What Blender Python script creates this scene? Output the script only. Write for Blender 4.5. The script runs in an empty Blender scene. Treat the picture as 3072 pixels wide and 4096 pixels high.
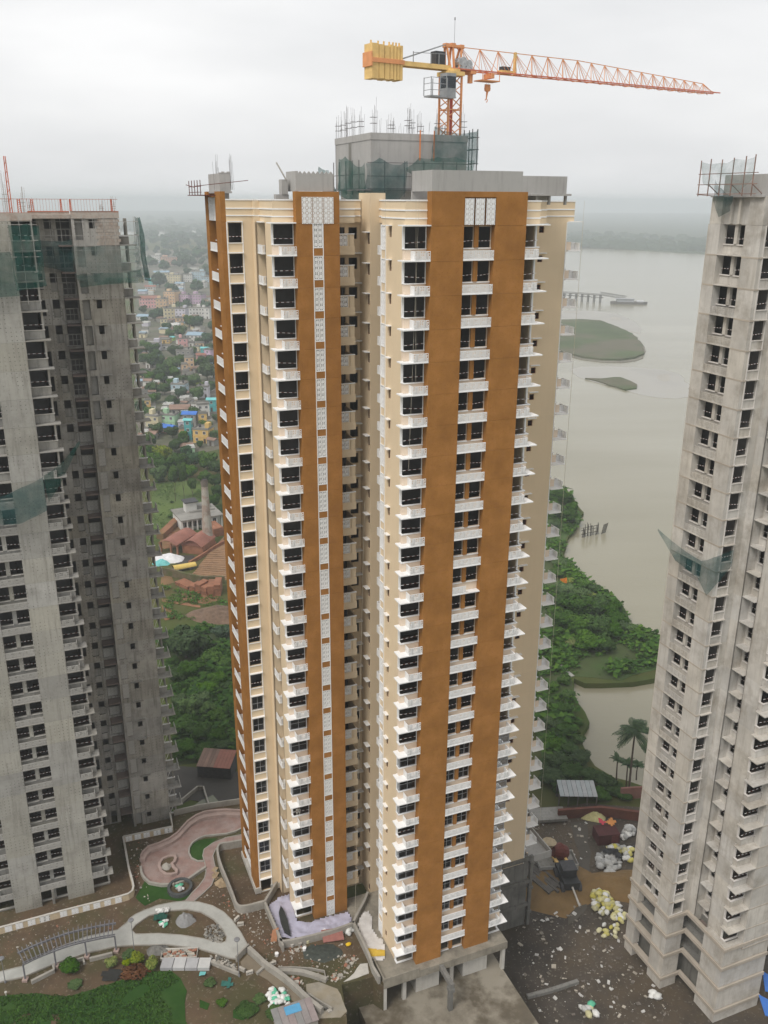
import bpy, math, random
from mathutils import Vector, Matrix, noise as mnoise
rnd = random.Random(7)
R = math.radians
scene = bpy.context.scene
COL = scene.collection
# ------------------------------------------------------------------ camera
CAMZ = 97.0                      # height of the lens above the river plain
FPX, PITCH, ROLL = 3582.4, 0.33431065, 0.00486726
FW = Vector((0, math.cos(PITCH), -math.sin(PITCH)))
UP0 = Vector((0, math.sin(PITCH), math.cos(PITCH)))
RT0 = Vector((1, 0, 0))
RT = RT0*math.cos(ROLL) + UP0*math.sin(ROLL)
UP = UP0*math.cos(ROLL) - RT0*math.sin(ROLL)
cd = bpy.data.cameras.new('camera')
cd.sensor_fit = 'HORIZONTAL'; cd.sensor_width = 36.0; cd.lens = 36.0*FPX/3072.0
cd.clip_start = 0.5; cd.clip_end = 30000
cam = bpy.data.objects.new('camera', cd); COL.objects.link(cam)
m = Matrix((RT, UP, -FW)).transposed().to_4x4(); m.translation = Vector((0, 0, CAMZ))
cam.matrix_world = m
scene.camera = cam
# ------------------------------------------------------------------ sky, sun, exposure
SUN_EL, SUN_AZ = R(52), R(218)          # azimuth measured clockwise from +Y
w = bpy.data.worlds.new('World'); scene.world = w; w.use_nodes = True
nt = w.node_tree; nt.nodes.clear()
N = nt.nodes.new; LK = nt.links.new
sky = N('ShaderNodeTexSky'); sky.sky_type = 'NISHITA'; sky.sun_disc = False
sky.sun_elevation = SUN_EL; sky.sun_rotation = SUN_AZ
sky.air_density = 1.0; sky.dust_density = 6.0; sky.ozone_density = 1.0
bg1 = N('ShaderNodeBackground'); bg1.inputs[1].default_value = 0.05
LK(sky.outputs[0], bg1.inputs[0])
tc = N('ShaderNodeTexCoord'); mp = N('ShaderNodeMapping'); mp.inputs['Scale'].default_value = (1.1, 1.1, 4.2)
LK(tc.outputs['Generated'], mp.inputs[0])
nz = N('ShaderNodeTexNoise'); nz.inputs['Scale'].default_value = 1.7; nz.inputs['Detail'].default_value = 5; nz.inputs['Roughness'].default_value = 0.5
LK(mp.outputs[0], nz.inputs[0])
rp = N('ShaderNodeValToRGB')
rp.color_ramp.elements[0].position = 0.32; rp.color_ramp.elements[0].color = (0.72, 0.73, 0.745, 1)
rp.color_ramp.elements[1].position = 0.72; rp.color_ramp.elements[1].color = (1.0, 1.0, 1.0, 1)
LK(nz.outputs[0], rp.inputs[0])
bg2 = N('ShaderNodeBackground'); bg2.inputs[1].default_value = 0.74      # the cloud deck
LK(rp.outputs[0], bg2.inputs[0])
add = N('ShaderNodeMixShader'); add.inputs[0].default_value = 0.92
LK(bg1.outputs[0], add.inputs[1]); LK(bg2.outputs[0], add.inputs[2])
wo = N('ShaderNodeOutputWorld'); LK(add.outputs[0], wo.inputs[0])
sd = bpy.data.lights.new('sun', 'SUN'); sd.energy = 1.5; sd.angle = R(24); sd.color = (1.0, 0.95, 0.88)
sun = bpy.data.objects.new('sun', sd); COL.objects.link(sun)
sdir = Vector((math.sin(SUN_AZ)*math.cos(SUN_EL), math.cos(SUN_AZ)*math.cos(SUN_EL), math.sin(SUN_EL)))
sun.rotation_euler = sdir.to_track_quat('Z', 'Y').to_euler()
vs = scene.view_settings
vs.view_transform = 'Standard'; vs.look = 'None'; vs.gamma = 1.0; vs.use_curve_mapping = False
vs.exposure = 0.55
scene.cycles.max_bounces = 6; scene.cycles.diffuse_bounces = 3; scene.cycles.glossy_bounces = 2
scene.cycles.transmission_bounces = 4; scene.cycles.transparent_max_bounces = 12; scene.cycles.volume_bounces = 1
scene.cycles.use_denoising = True
scene.cycles.caustics_reflective = False; scene.cycles.caustics_refractive = False

# ------------------------------------------------------------------ geometry helpers
def ray(px, py):
    return FW + RT*((px-1536)/FPX) - UP*((py-2048)/FPX)
def at(px, py, z=0.0):
    """point of the level plane z seen along a photo direction (survey of the site plan)"""
    d = ray(px, py); t = (z-CAMZ)/d.z
    return (d.x*t, d.y*t)
def high(px, py, x, y):
    """height of a vertical feature standing over ground point x, y"""
    d = ray(px, py); t = (d.x*x+d.y*y)/(d.x*d.x+d.y*d.y)
    return CAMZ + d.z*t
ANG = R(22.2); OX, OY = 4.03, 82.30            # tower grid: origin and turn
CA, SA = math.cos(ANG), math.sin(ANG)
def loc(s, t): return (OX+CA*s-SA*t, OY+SA*s+CA*t)
class MB:
    def __init__(s): s.v = []; s.f = []; s.mi = []
    def quad(s, a, b, c, d, mi=0):
        n = len(s.v); s.v += [a, b, c, d]; s.f.append((n, n+1, n+2, n+3)); s.mi.append(mi)
    def tri(s, a, b, c, mi=0):
        n = len(s.v); s.v += [a, b, c]; s.f.append((n, n+1, n+2)); s.mi.append(mi)
    def box(s, x0, x1, y0, y1, z0, z1, mi=0):
        if x0 > x1: x0, x1 = x1, x0
        if y0 > y1: y0, y1 = y1, y0
        n = len(s.v)
        s.v += [(x0,y0,z0),(x1,y0,z0),(x1,y1,z0),(x0,y1,z0),(x0,y0,z1),(x1,y0,z1),(x1,y1,z1),(x0,y1,z1)]
        for f in ((3,2,1,0),(4,5,6,7),(0,1,5,4),(1,2,6,5),(2,3,7,6),(3,0,4,7)):
            s.f.append(tuple(n+i for i in f)); s.mi.append(mi)
    def obox(s, c, ax, ay, az, mi=0):
        """box from centre and three half-axis vectors"""
        c, ax, ay, az = Vector(c), Vector(ax), Vector(ay), Vector(az); n = len(s.v)
        for k in (-1, 1):
            for i, j in ((-1,-1),(1,-1),(1,1),(-1,1)): s.v.append(tuple(c+ax*i+ay*j+az*k))
        for f in ((3,2,1,0),(4,5,6,7),(0,1,5,4),(1,2,6,5),(2,3,7,6),(3,0,4,7)):
            s.f.append(tuple(n+i for i in f)); s.mi.append(mi)
    def bar(s, p, q, r, mi=0, r2=None):
        """square bar from p to q"""
        p, q = Vector(p), Vector(q); d = q-p
        if d.length < 1e-6: return
        up = Vector((0,0,1)) if abs(d.normalized().z) < 0.95 else Vector((1,0,0))
        a = d.cross(up).normalized()*r; b = d.cross(a).normalized()*(r2 or r)
        s.obox((p+q)/2, a, b, d/2, mi)
    def tube(s, p, q, r, n=8, mi=0, r1=None, cap=True):
        p, q = Vector(p), Vector(q); d = q-p; r1 = r if r1 is None else r1
        up = Vector((0,0,1)) if abs(d.normalized().z) < 0.95 else Vector((1,0,0))
        a = d.cross(up).normalized(); b = d.cross(a).normalized(); k = len(s.v)
        for i in range(n):
            o = a*math.cos(2*math.pi*i/n)+b*math.sin(2*math.pi*i/n)
            s.v.append(tuple(p+o*r)); s.v.append(tuple(q+o*r1))
        for i in range(n):
            j = (i+1) % n; s.f.append((k+2*i, k+2*i+1, k+2*j+1, k+2*j)); s.mi.append(mi)
        if cap:
            s.f.append(tuple(k+2*i for i in range(n))); s.mi.append(mi)
            s.f.append(tuple(k+2*i+1 for i in reversed(range(n)))); s.mi.append(mi)
    def prism(s, pts, z0, z1, mi=0, bottom=True):
        """vertical prism over a polygon"""
        ar = sum(pts[i][0]*pts[(i+1)%len(pts)][1]-pts[(i+1)%len(pts)][0]*pts[i][1] for i in range(len(pts)))
        if ar < 0: pts = list(reversed(pts))
        n = len(pts); k = len(s.v)
        s.v += [(p[0], p[1], z0) for p in pts] + [(p[0], p[1], z1) for p in pts]
        s.f.append(tuple(range(k+n, k+2*n))); s.mi.append(mi)
        if bottom: s.f.append(tuple(reversed(range(k, k+n)))); s.mi.append(mi)
        for i in range(n):
            j = (i+1) % n; s.f.append((k+i, k+j, k+n+j, k+n+i)); s.mi.append(mi)
    def ribbon(s, pts, w0, z0, z1, mi=0, close=False):
        """wall or kerb of width w0 along a polyline (pts are its middle line)"""
        P = [Vector((p[0], p[1])) for p in pts]; n = len(P); L = []; Rr = []
        for i in range(n):
            a = P[(i-1) % n] if (close or i > 0) else P[i]; b = P[(i+1) % n] if (close or i < n-1) else P[i]
            d = (b-a).normalized(); o = Vector((-d.y, d.x))*w0/2
            L.append(P[i]+o); Rr.append(P[i]-o)
        for i in range(n if close else n-1):
            j = (i+1) % n
            A, B, C, D = L[i], L[j], Rr[j], Rr[i]
            t = lambda p, z: (p.x, p.y, z)
            s.quad(t(D,z1), t(C,z1), t(B,z1), t(A,z1), mi)
            s.quad(t(A,z0), t(A,z1), t(B,z1), t(B,z0), mi); s.quad(t(C,z0), t(C,z1), t(D,z1), t(D,z0), mi)
        if not close:
            for (a, b) in ((L[0], Rr[0]), (Rr[-1], L[-1])):
                s.quad((a.x,a.y,z0), (b.x,b.y,z0), (b.x,b.y,z1), (a.x,a.y,z1), mi)
    def wall(s, ax, c, inw, a0, a1, z0, z1, th, ops=(), mi=0, mr=None):
        """axis wall with rectangular openings; ax 's' runs along x at y=c, 't' along y at x=c; inw = sign of the inside"""
        mr = mi if mr is None else mr
        xs = sorted({a0, a1} | {min(max(o[k], a0), a1) for o in ops for k in (0, 1)})
        zs = sorted({z0, z1} | {min(max(o[k], z0), z1) for o in ops for k in (2, 3)})
        c2 = c+inw*th
        P = (lambda a, d, z: (a, d, z)) if ax == 's' else (lambda a, d, z: (d, a, z))
        flip = (ax == 's') != (inw > 0)
        def Q(p, q, r, t, m):
            if flip: s.quad(t, r, q, p, m)
            else: s.quad(p, q, r, t, m)
        def solid(i, j):
            if i < 0 or j < 0 or i >= len(xs)-1 or j >= len(zs)-1: return False
            xm, zm = (xs[i]+xs[i+1])/2, (zs[j]+zs[j+1])/2
            return not any(o[0] < xm < o[1] and o[2] < zm < o[3] for o in ops)
        for i in range(len(xs)-1):
            for j in range(len(zs)-1):
                if not solid(i, j): continue
                A, B, C, D = xs[i], xs[i+1], zs[j], zs[j+1]
                Q(P(A,c,C), P(B,c,C), P(B,c,D), P(A,c,D), mi)
                Q(P(B,c2,C), P(A,c2,C), P(A,c2,D), P(B,c2,D), mr)
                if not solid(i-1, j): Q(P(A,c2,C), P(A,c,C), P(A,c,D), P(A,c2,D), mr if i else mi)
                if not solid(i+1, j): Q(P(B,c,C), P(B,c2,C), P(B,c2,D), P(B,c,D), mr if i < len(xs)-2 else mi)
                if not solid(i, j-1): Q(P(A,c2,C), P(B,c2,C), P(B,c,C), P(A,c,C), mr)
                if not solid(i, j+1): Q(P(A,c,D), P(B,c,D), P(B,c2,D), P(A,c2,D), mr)
    def mesh(s, name, mats, smooth=False):
        me = bpy.data.meshes.new(name); me.from_pydata(s.v, [], s.f)
        for mm in (mats if isinstance(mats, (list, tuple)) else [mats]): me.materials.append(mm)
        me.polygons.foreach_set('material_index', s.mi)
        if smooth: me.polygons.foreach_set('use_smooth', [True]*len(s.f))
        me.update(); return me
    def build(s, name, mats, parent=None, loc=(0,0,0), rz=0.0, smooth=False):
        return put(name, s.mesh(name, mats, smooth), parent, loc, rz)
def put(name, me, parent=None, loc=(0,0,0), rz=0.0, sc=None):
    o = bpy.data.objects.new(name, me); COL.objects.link(o)
    o.location = loc
    if rz: o.rotation_euler = (0, 0, rz)
    if sc: o.scale = sc if isinstance(sc, (tuple, list)) else (sc, sc, sc)
    if parent: o.parent = parent
    return o
def tag(o, label, cat, group=None, kind=None):
    o['label'] = label; o['category'] = cat
    if group: o['group'] = group
    if kind: o['kind'] = kind
    return o
def thing(name, label, cat, loc=(0,0,0), rz=0.0, group=None):
    o = bpy.data.objects.new(name, None); COL.objects.link(o); o.empty_display_size = 0.5
    o.location = loc; o.rotation_euler = (0, 0, rz)
    return tag(o, label, cat, group)
def structure(o, label=None):
    o['kind'] = 'structure'
    if label: o['label'] = label
    return o
def stuff(o, label=None, cat=None):
    o['kind'] = 'stuff'
    if label: o['label'] = label
    if cat: o['category'] = cat
    return o

# ------------------------------------------------------------------ materials
def M(name, col, rough=0.85, var=0.10, scale=0.8, rand=0.0, streak=0.0, stain=None, stain_amt=0.0, stain_scale=0.25,
      dots=False, speck=None, speck_amt=0.0, speck_scale=30.0, metal=0.0, bump=0.0, spec=0.3, huer=0.0, patch=None, patch_amt=0.5, patch_scale=0.1, patch_edge=0.08):
    mt = bpy.data.materials.new(name); mt.use_nodes = True; t = mt.node_tree; t.nodes.clear()
    n = t.nodes.new; l = t.links.new
    out = n('ShaderNodeOutputMaterial'); b = n('ShaderNodeBsdfPrincipled'); l(b.outputs[0], out.inputs[0])
    b.inputs['Roughness'].default_value = rough; b.inputs['Metallic'].default_value = metal
    b.inputs['Specular IOR Level'].default_value = spec
    g = n('ShaderNodeNewGeometry')
    def noise(sc, vec=None, det=4, rg=0.6):
        x = n('ShaderNodeTexNoise'); x.inputs['Scale'].default_value = sc; x.inputs['Detail'].default_value = det; x.inputs['Roughness'].default_value = rg
        l(vec if vec else g.outputs['Position'], x.inputs['Vector']); return x.outputs[0]
    def math_(op, a, bb=None, cl=False):
        x = n('ShaderNodeMath'); x.operation = op; x.use_clamp = cl
        for k, y in enumerate((a, bb)):
            if y is None: continue
            if isinstance(y, (int, float)): x.inputs[k].default_value = y
            else: l(y, x.inputs[k])
        return x.outputs[0]
    def rng(v, a, c, d=0.0, e=1.0):
        x = n('ShaderNodeMapRange'); x.inputs[1].default_value = a; x.inputs[2].default_value = c; x.inputs[3].default_value = d; x.inputs[4].default_value = e
        l(v, x.inputs[0]); return x.outputs[0]
    def mix(f, a, c):
        x = n('ShaderNodeMix'); x.data_type = 'RGBA'
        if isinstance(f, (int, float)): x.inputs[0].default_value = f
        else: l(f, x.inputs[0])
        for k, y in ((6, a), (7, c)):
            if isinstance(y, tuple): x.inputs[k].default_value = (*y, 1)
            else: l(y, x.inputs[k])
        return x.outputs[2]
    cur = None
    v = rng(noise(scale), 0.3, 0.7, 1-var, 1+var)
    hs = n('ShaderNodeHueSaturation'); hs.inputs['Color'].default_value = (*col, 1)
    if rand or huer:
        oi = n('ShaderNodeObjectInfo')
        if rand: v = math_('MULTIPLY', v, rng(oi.outputs['Random'], 0, 1, 1-rand, 1+rand))
        if huer:
            r2 = math_('FRACT', math_('MULTIPLY', oi.outputs['Random'], 7.31))
            l(rng(r2, 0, 1, 1-huer*6, 1+huer*6), hs.inputs['Saturation'])
    l(v, hs.inputs['Value']); cur = hs.outputs[0]
    if patch:
        cur = mix(math_('MULTIPLY', rng(noise(patch_scale, det=6), 0.5-patch_edge, 0.5+patch_edge), patch_amt), cur, patch)
    if stain:
        cur = mix(math_('MULTIPLY', rng(noise(stain_scale, det=6, rg=0.7), 0.5, 0.72), stain_amt), cur, stain)
    if streak:
        mp_ = n('ShaderNodeMapping'); mp_.inputs['Scale'].default_value = (2.6, 2.6, 0.22); l(g.outputs['Position'], mp_.inputs[0])
        cur = mix(math_('MULTIPLY', rng(noise(1.0, mp_.outputs[0], 5, 0.65), 0.5, 0.74), streak), cur, stain or (0.06, 0.055, 0.05))
    if dots:
        to = n('ShaderNodeTexCoord'); sx = n('ShaderNodeSeparateXYZ'); l(to.outputs['Object'], sx.inputs[0])
        d = None
        hz = math_('ADD', sx.outputs[0], math_('MULTIPLY', sx.outputs[1], 1.0))
        u_ = math_('SUBTRACT', math_('FRACT', math_('MULTIPLY', hz, 2.1)), 0.5)
        w_ = math_('SUBTRACT', math_('FRACT', math_('MULTIPLY', sx.outputs[2], 2.3)), 0.5)
        rr = math_('SQRT', math_('ADD', math_('MULTIPLY', u_, u_), math_('MULTIPLY', w_, w_)))
        msk = math_('MULTIPLY', rng(rr, 0.10, 0.15, 1, 0), rng(noise(0.45, det=3), 0.45, 0.56))
        cur = mix(math_('MULTIPLY', msk, 0.62), cur, (0.05, 0.048, 0.045))
        # form-board lines
        cur = mix(rng(noise(4.0, None, 6), 0.35, 0.65, 0.0, 0.10), cur, (0.10, 0.095, 0.085))
    if speck:
        cur = mix(math_('MULTIPLY', rng(noise(speck_scale, det=2), 0.60, 0.68), speck_amt), cur, speck)
    l(cur, b.inputs['Base Color'])
    if bump:
        bm = n('ShaderNodeBump'); bm.inputs['Strength'].default_value = bump; bm.inputs['Distance'].default_value = 0.05
        l(noise(6.0, det=5), bm.inputs['Height']); l(bm.outputs[0], b.inputs['Normal'])
    return mt
WHITE = M('white_paint', (0.84, 0.84, 0.835), 0.6, 0.04, 0.6, stain=(0.55, 0.53, 0.50), stain_amt=0.18, stain_scale=0.9)
CREAM = M('cream_paint', (0.72, 0.58, 0.40), 0.75, 0.05, 0.25, rand=0.02, streak=0.10, stain=(0.50, 0.36, 0.22), stain_amt=0.15)
PEACH = M('peach_paint', (0.74, 0.61, 0.48), 0.75, 0.05, 0.5, rand=0.02)
BROWN = M('brown_texture_paint', (0.325, 0.148, 0.038), 0.9, 0.16, 0.5, rand=0.035, streak=0.14, stain=(0.42, 0.20, 0.07), stain_amt=0.28, stain_scale=0.5, bump=0.25, speck=(0.22, 0.085, 0.02), speck_amt=0.5, speck_scale=9, spec=0.12)
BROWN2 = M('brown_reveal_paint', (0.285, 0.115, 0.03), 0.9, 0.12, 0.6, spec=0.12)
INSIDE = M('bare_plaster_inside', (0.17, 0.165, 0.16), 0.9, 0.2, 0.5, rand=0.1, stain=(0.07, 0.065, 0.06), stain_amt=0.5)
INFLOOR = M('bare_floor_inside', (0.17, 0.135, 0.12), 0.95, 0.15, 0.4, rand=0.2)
CONC = M('raw_concrete', (0.30, 0.29, 0.265), 0.9, 0.13, 0.4, rand=0.09, streak=0.55, stain=(0.10, 0.095, 0.085), stain_amt=0.45, stain_scale=0.3, huer=0.05, bump=0.15, spec=0.2)
CONCF = M('form_marked_concrete', (0.37, 0.36, 0.325), 0.9, 0.10, 0.35, rand=0.13, streak=0.5, stain=(0.13, 0.12, 0.10), stain_amt=0.4, stain_scale=0.3, dots=True, huer=0.07, bump=0.15, spec=0.2)
CONCD = M('damp_concrete', (0.19, 0.185, 0.17), 0.9, 0.2, 0.4, rand=0.1, streak=0.6, stain=(0.055, 0.052, 0.05), stain_amt=0.6, huer=0.05, spec=0.2)
CONCP = M('pale_concrete', (0.52, 0.495, 0.455), 0.9, 0.14, 0.45, rand=0.09, streak=0.45, stain=(0.27, 0.235, 0.19), stain_amt=0.75, stain_scale=0.3, huer=0.05, spec=0.2)
CONCPJ = M('pale_concrete_joint', (0.42, 0.37, 0.31), 0.9, 0.12, 0.5, spec=0.2)
CONCR = M('roof_concrete', (0.40, 0.39, 0.375), 0.9, 0.10, 0.5, streak=0.4, stain=(0.20, 0.19, 0.18), stain_amt=0.4, spec=0.2)
SCREED = M('trim_plaster', (0.50, 0.48, 0.44), 0.9, 0.1, 0.6, streak=0.3, stain=(0.25, 0.23, 0.2), stain_amt=0.5)
JALIG = M('grey_screen_concrete', (0.42, 0.41, 0.385), 0.9, 0.08, 0.5, rand=0.05)
FRAME = M('grey_aluminium', (0.36, 0.37, 0.39), 0.45, 0.05, 1.0, metal=0.3)
REDFR = M('dark_red_frame', (0.13, 0.035, 0.025), 0.6, 0.1, 1.0)
RAIL = M('guard_bar', (0.55, 0.54, 0.53), 0.6, 0.45, 3.0)
def glass(name, col, rough=0.08):
    mt = bpy.data.materials.new(name); mt.use_nodes = True; t = mt.node_tree; t.nodes.clear()
    n = t.nodes.new; l = t.links.new
    out = n('ShaderNodeOutputMaterial'); mx = n('ShaderNodeMixShader'); tr = n('ShaderNodeBsdfTransparent'); gl = n('ShaderNodeBsdfGlossy')
    tr.inputs[0].default_value = (*col, 1); gl.inputs['Roughness'].default_value = rough; gl.inputs[0].default_value = (0.8, 0.85, 0.9, 1)
    fr = n('ShaderNodeFresnel'); fr.inputs[0].default_value = 1.5
    l(fr.outputs[0], mx.inputs[0]); l(tr.outputs[0], mx.inputs[1]); l(gl.outputs[0], mx.inputs[2]); l(mx.outputs[0], out.inputs[0])
    return mt
GLASS = glass('window_glass', (0.55, 0.58, 0.62))
def netmat(name, col, alpha):
    mt = bpy.data.materials.new(name); mt.use_nodes = True; t = mt.node_tree; t.nodes.clear()
    n = t.nodes.new; l = t.links.new
    out = n('ShaderNodeOutputMaterial'); mx = n('ShaderNodeMixShader'); tr = n('ShaderNodeBsdfTransparent'); df = n('ShaderNodeBsdfDiffuse')
    tl = n('ShaderNodeBsdfTranslucent'); m2 = n('ShaderNodeMixShader'); m2.inputs[0].default_value = 0.35
    df.inputs[0].default_value = (*col, 1); tl.inputs[0].default_value = (*col, 1)
    l(df.outputs[0], m2.inputs[1]); l(tl.outputs[0], m2.inputs[2])
    g = n('ShaderNodeNewGeometry'); x = n('ShaderNodeTexNoise'); x.inputs['Scale'].default_value = 0.8; x.inputs['Detail'].default_value = 5
    l(g.outputs['Position'], x.inputs['Vector']); mr = n('ShaderNodeMapRange'); mr.inputs[1].default_value = 0.3; mr.inputs[2].default_value = 0.7
    mr.inputs[3].default_value = alpha-0.18; mr.inputs[4].default_value = alpha+0.18; l(x.outputs[0], mr.inputs[0])
    l(mr.outputs[0], mx.inputs[0]); l(tr.outputs[0], mx.inputs[1]); l(m2.outputs[0], mx.inputs[2]); l(mx.outputs[0], out.inputs[0])
    return mt
NETG = netmat('green_safety_net', (0.03, 0.12, 0.10), 0.52)
NETB = netmat('blue_green_safety_net', (0.04, 0.12, 0.12), 0.5)
NETL = netmat('pale_safety_net', (0.22, 0.30, 0.28), 0.35)
# ------------------------------------------------------------------ towers
ZB = 11.9                                   # level of the garden podium
ZJ = lambda i: 91.9287-3.0*i - ZB           # storey i (0 = top) above the tower root
NS = 27
def xf(mb, T):
    mb.v = [T(*p) for p in mb.v]; return mb
def fan(mb, T, a0, a1, z0, h, mw=0.76, gaps=()):
    """cast screen of nested arches with a stem, along a from a0 to a1"""
    n = max(1, round((a1-a0)/mw)); mw = (a1-a0)/n; k = MB(); y = 0.03
    k.box(a0, a1, -y, y, z0, z0+0.05); k.box(a0, a1, -y, y, z0+h-0.05, z0+h)
    for i in range(n+1):
        x = a0+i*mw; k.box(max(a0, x-0.03), min(a1, x+0.03), -y, y, z0+0.05, z0+h-0.05)
    for i in range(n):
        c = a0+(i+0.5)*mw; hw = mw/2-0.03
        k.box(c-0.022, c+0.022, -y*.9, y*.9, z0+0.05, z0+h-0.05)
        r = 0.10
        while r < math.hypot(hw, h):
            pts = []
            for q in range(0, 13):
                a = math.pi*q/12; x, z = math.cos(a)*r, 0.04+math.sin(a)*r
                pts.append((x, z) if abs(x) <= hw and z <= h-0.05 else None)
            for p, q in zip(pts, pts[1:]):
                if p and q: k.bar((c+p[0], 0, z0+p[1]), (c+q[0], 0, z0+q[1]), y*.9, r2=0.032)
            r += 0.098
    xf(k, T); o = len(mb.v); mb.v += k.v; mb.f += [tuple(o+i for i in f) for f in k.f]; mb.mi += [0]*len(k.f)
def star(mb, T, a0, a1, z0, z1, nx, nz, y=0.03):
    """cast screen of eight-spoke star tiles"""
    k = MB(); dx, dz = (a1-a0)/nx, (z1-z0)/nz
    for i in range(nx+1): k.box(max(a0, a0+i*dx-0.028), min(a1, a0+i*dx+0.028), -y, y, z0, z1)
    for j in range(nz+1): k.box(a0, a1, -y*.95, y*.95, max(z0, z0+j*dz-0.028), min(z1, z0+j*dz+0.028))
    for i in range(nx):
        for j in range(nz):
            cx, cz = a0+(i+.5)*dx, z0+(j+.5)*dz
            for q in range(8):
                a = math.pi*q/4; rr = (0.5 if q % 2 == 0 else 0.69)*min(dx, dz)
                k.bar((cx, 0, cz), (cx+math.cos(a)*rr, 0, cz+math.sin(a)*rr), y*.9, r2=0.029)
                a += math.pi/8
                k.bar((cx+math.cos(a)*.16*dx, 0, cz+math.sin(a)*.16*dx), (cx+math.cos(a)*.40*dx, 0, cz+math.sin(a)*.40*dx), y*.8, r2=0.016)
            k.box(cx-.045, cx+.045, -y*.92, y*.92, cz-.045, cz+.045)
    xf(k, T); o = len(mb.v); mb.v += k.v; mb.f += [tuple(o+i for i in f) for f in k.f]; mb.mi += [0]*len(k.f)
def wframe(T, segs, z0, z1, split=0.42, mats=None):
    """aluminium casement; segs = list of (p, q) ends in facade coordinates (a, d)"""
    f = MB(); g = MB()
    for (p, q) in segs:
        a = Vector((p[0], p[1], 0)); b = Vector((q[0], q[1], 0)); L = (b-a).length
        zz = z0+(z1-z0)*split
        for z in (z0+.03, zz, z1-.03): f.bar(a+Vector((0,0,z)), b+Vector((0,0,z)), 0.025, r2=0.03)
        n = 3 if L < 1.6 else 4
        for x in ([0.03/L, .5, 1-.03/L] if L > 0.8 else [0.03/L, 1-.03/L]):
            c = a.lerp(b, x); f.bar(c+Vector((0,0,z0)), c+Vector((0,0,z1)), 0.03)
        g.quad(tuple(a+Vector((0,0,z0))), tuple(b+Vector((0,0,z0))), tuple(b+Vector((0,0,z1))), tuple(a+Vector((0,0,z1))))
    return xf(f, T).mesh('window', FRAME), xf(g, T).mesh('pane', GLASS)
def railmesh(T, p, q, z, tilt=0.0):
    b = MB(); a, c = Vector((p[0], p[1], z-tilt)), Vector((q[0], q[1], z+tilt)); n = 7
    for k in range(n): b.bar(a.lerp(c, k/n), a.lerp(c, (k+1)/n), 0.02, mi=k % 2)
    return xf(b, T).mesh('guard_bar', [WHITE, REDFR])
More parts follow.
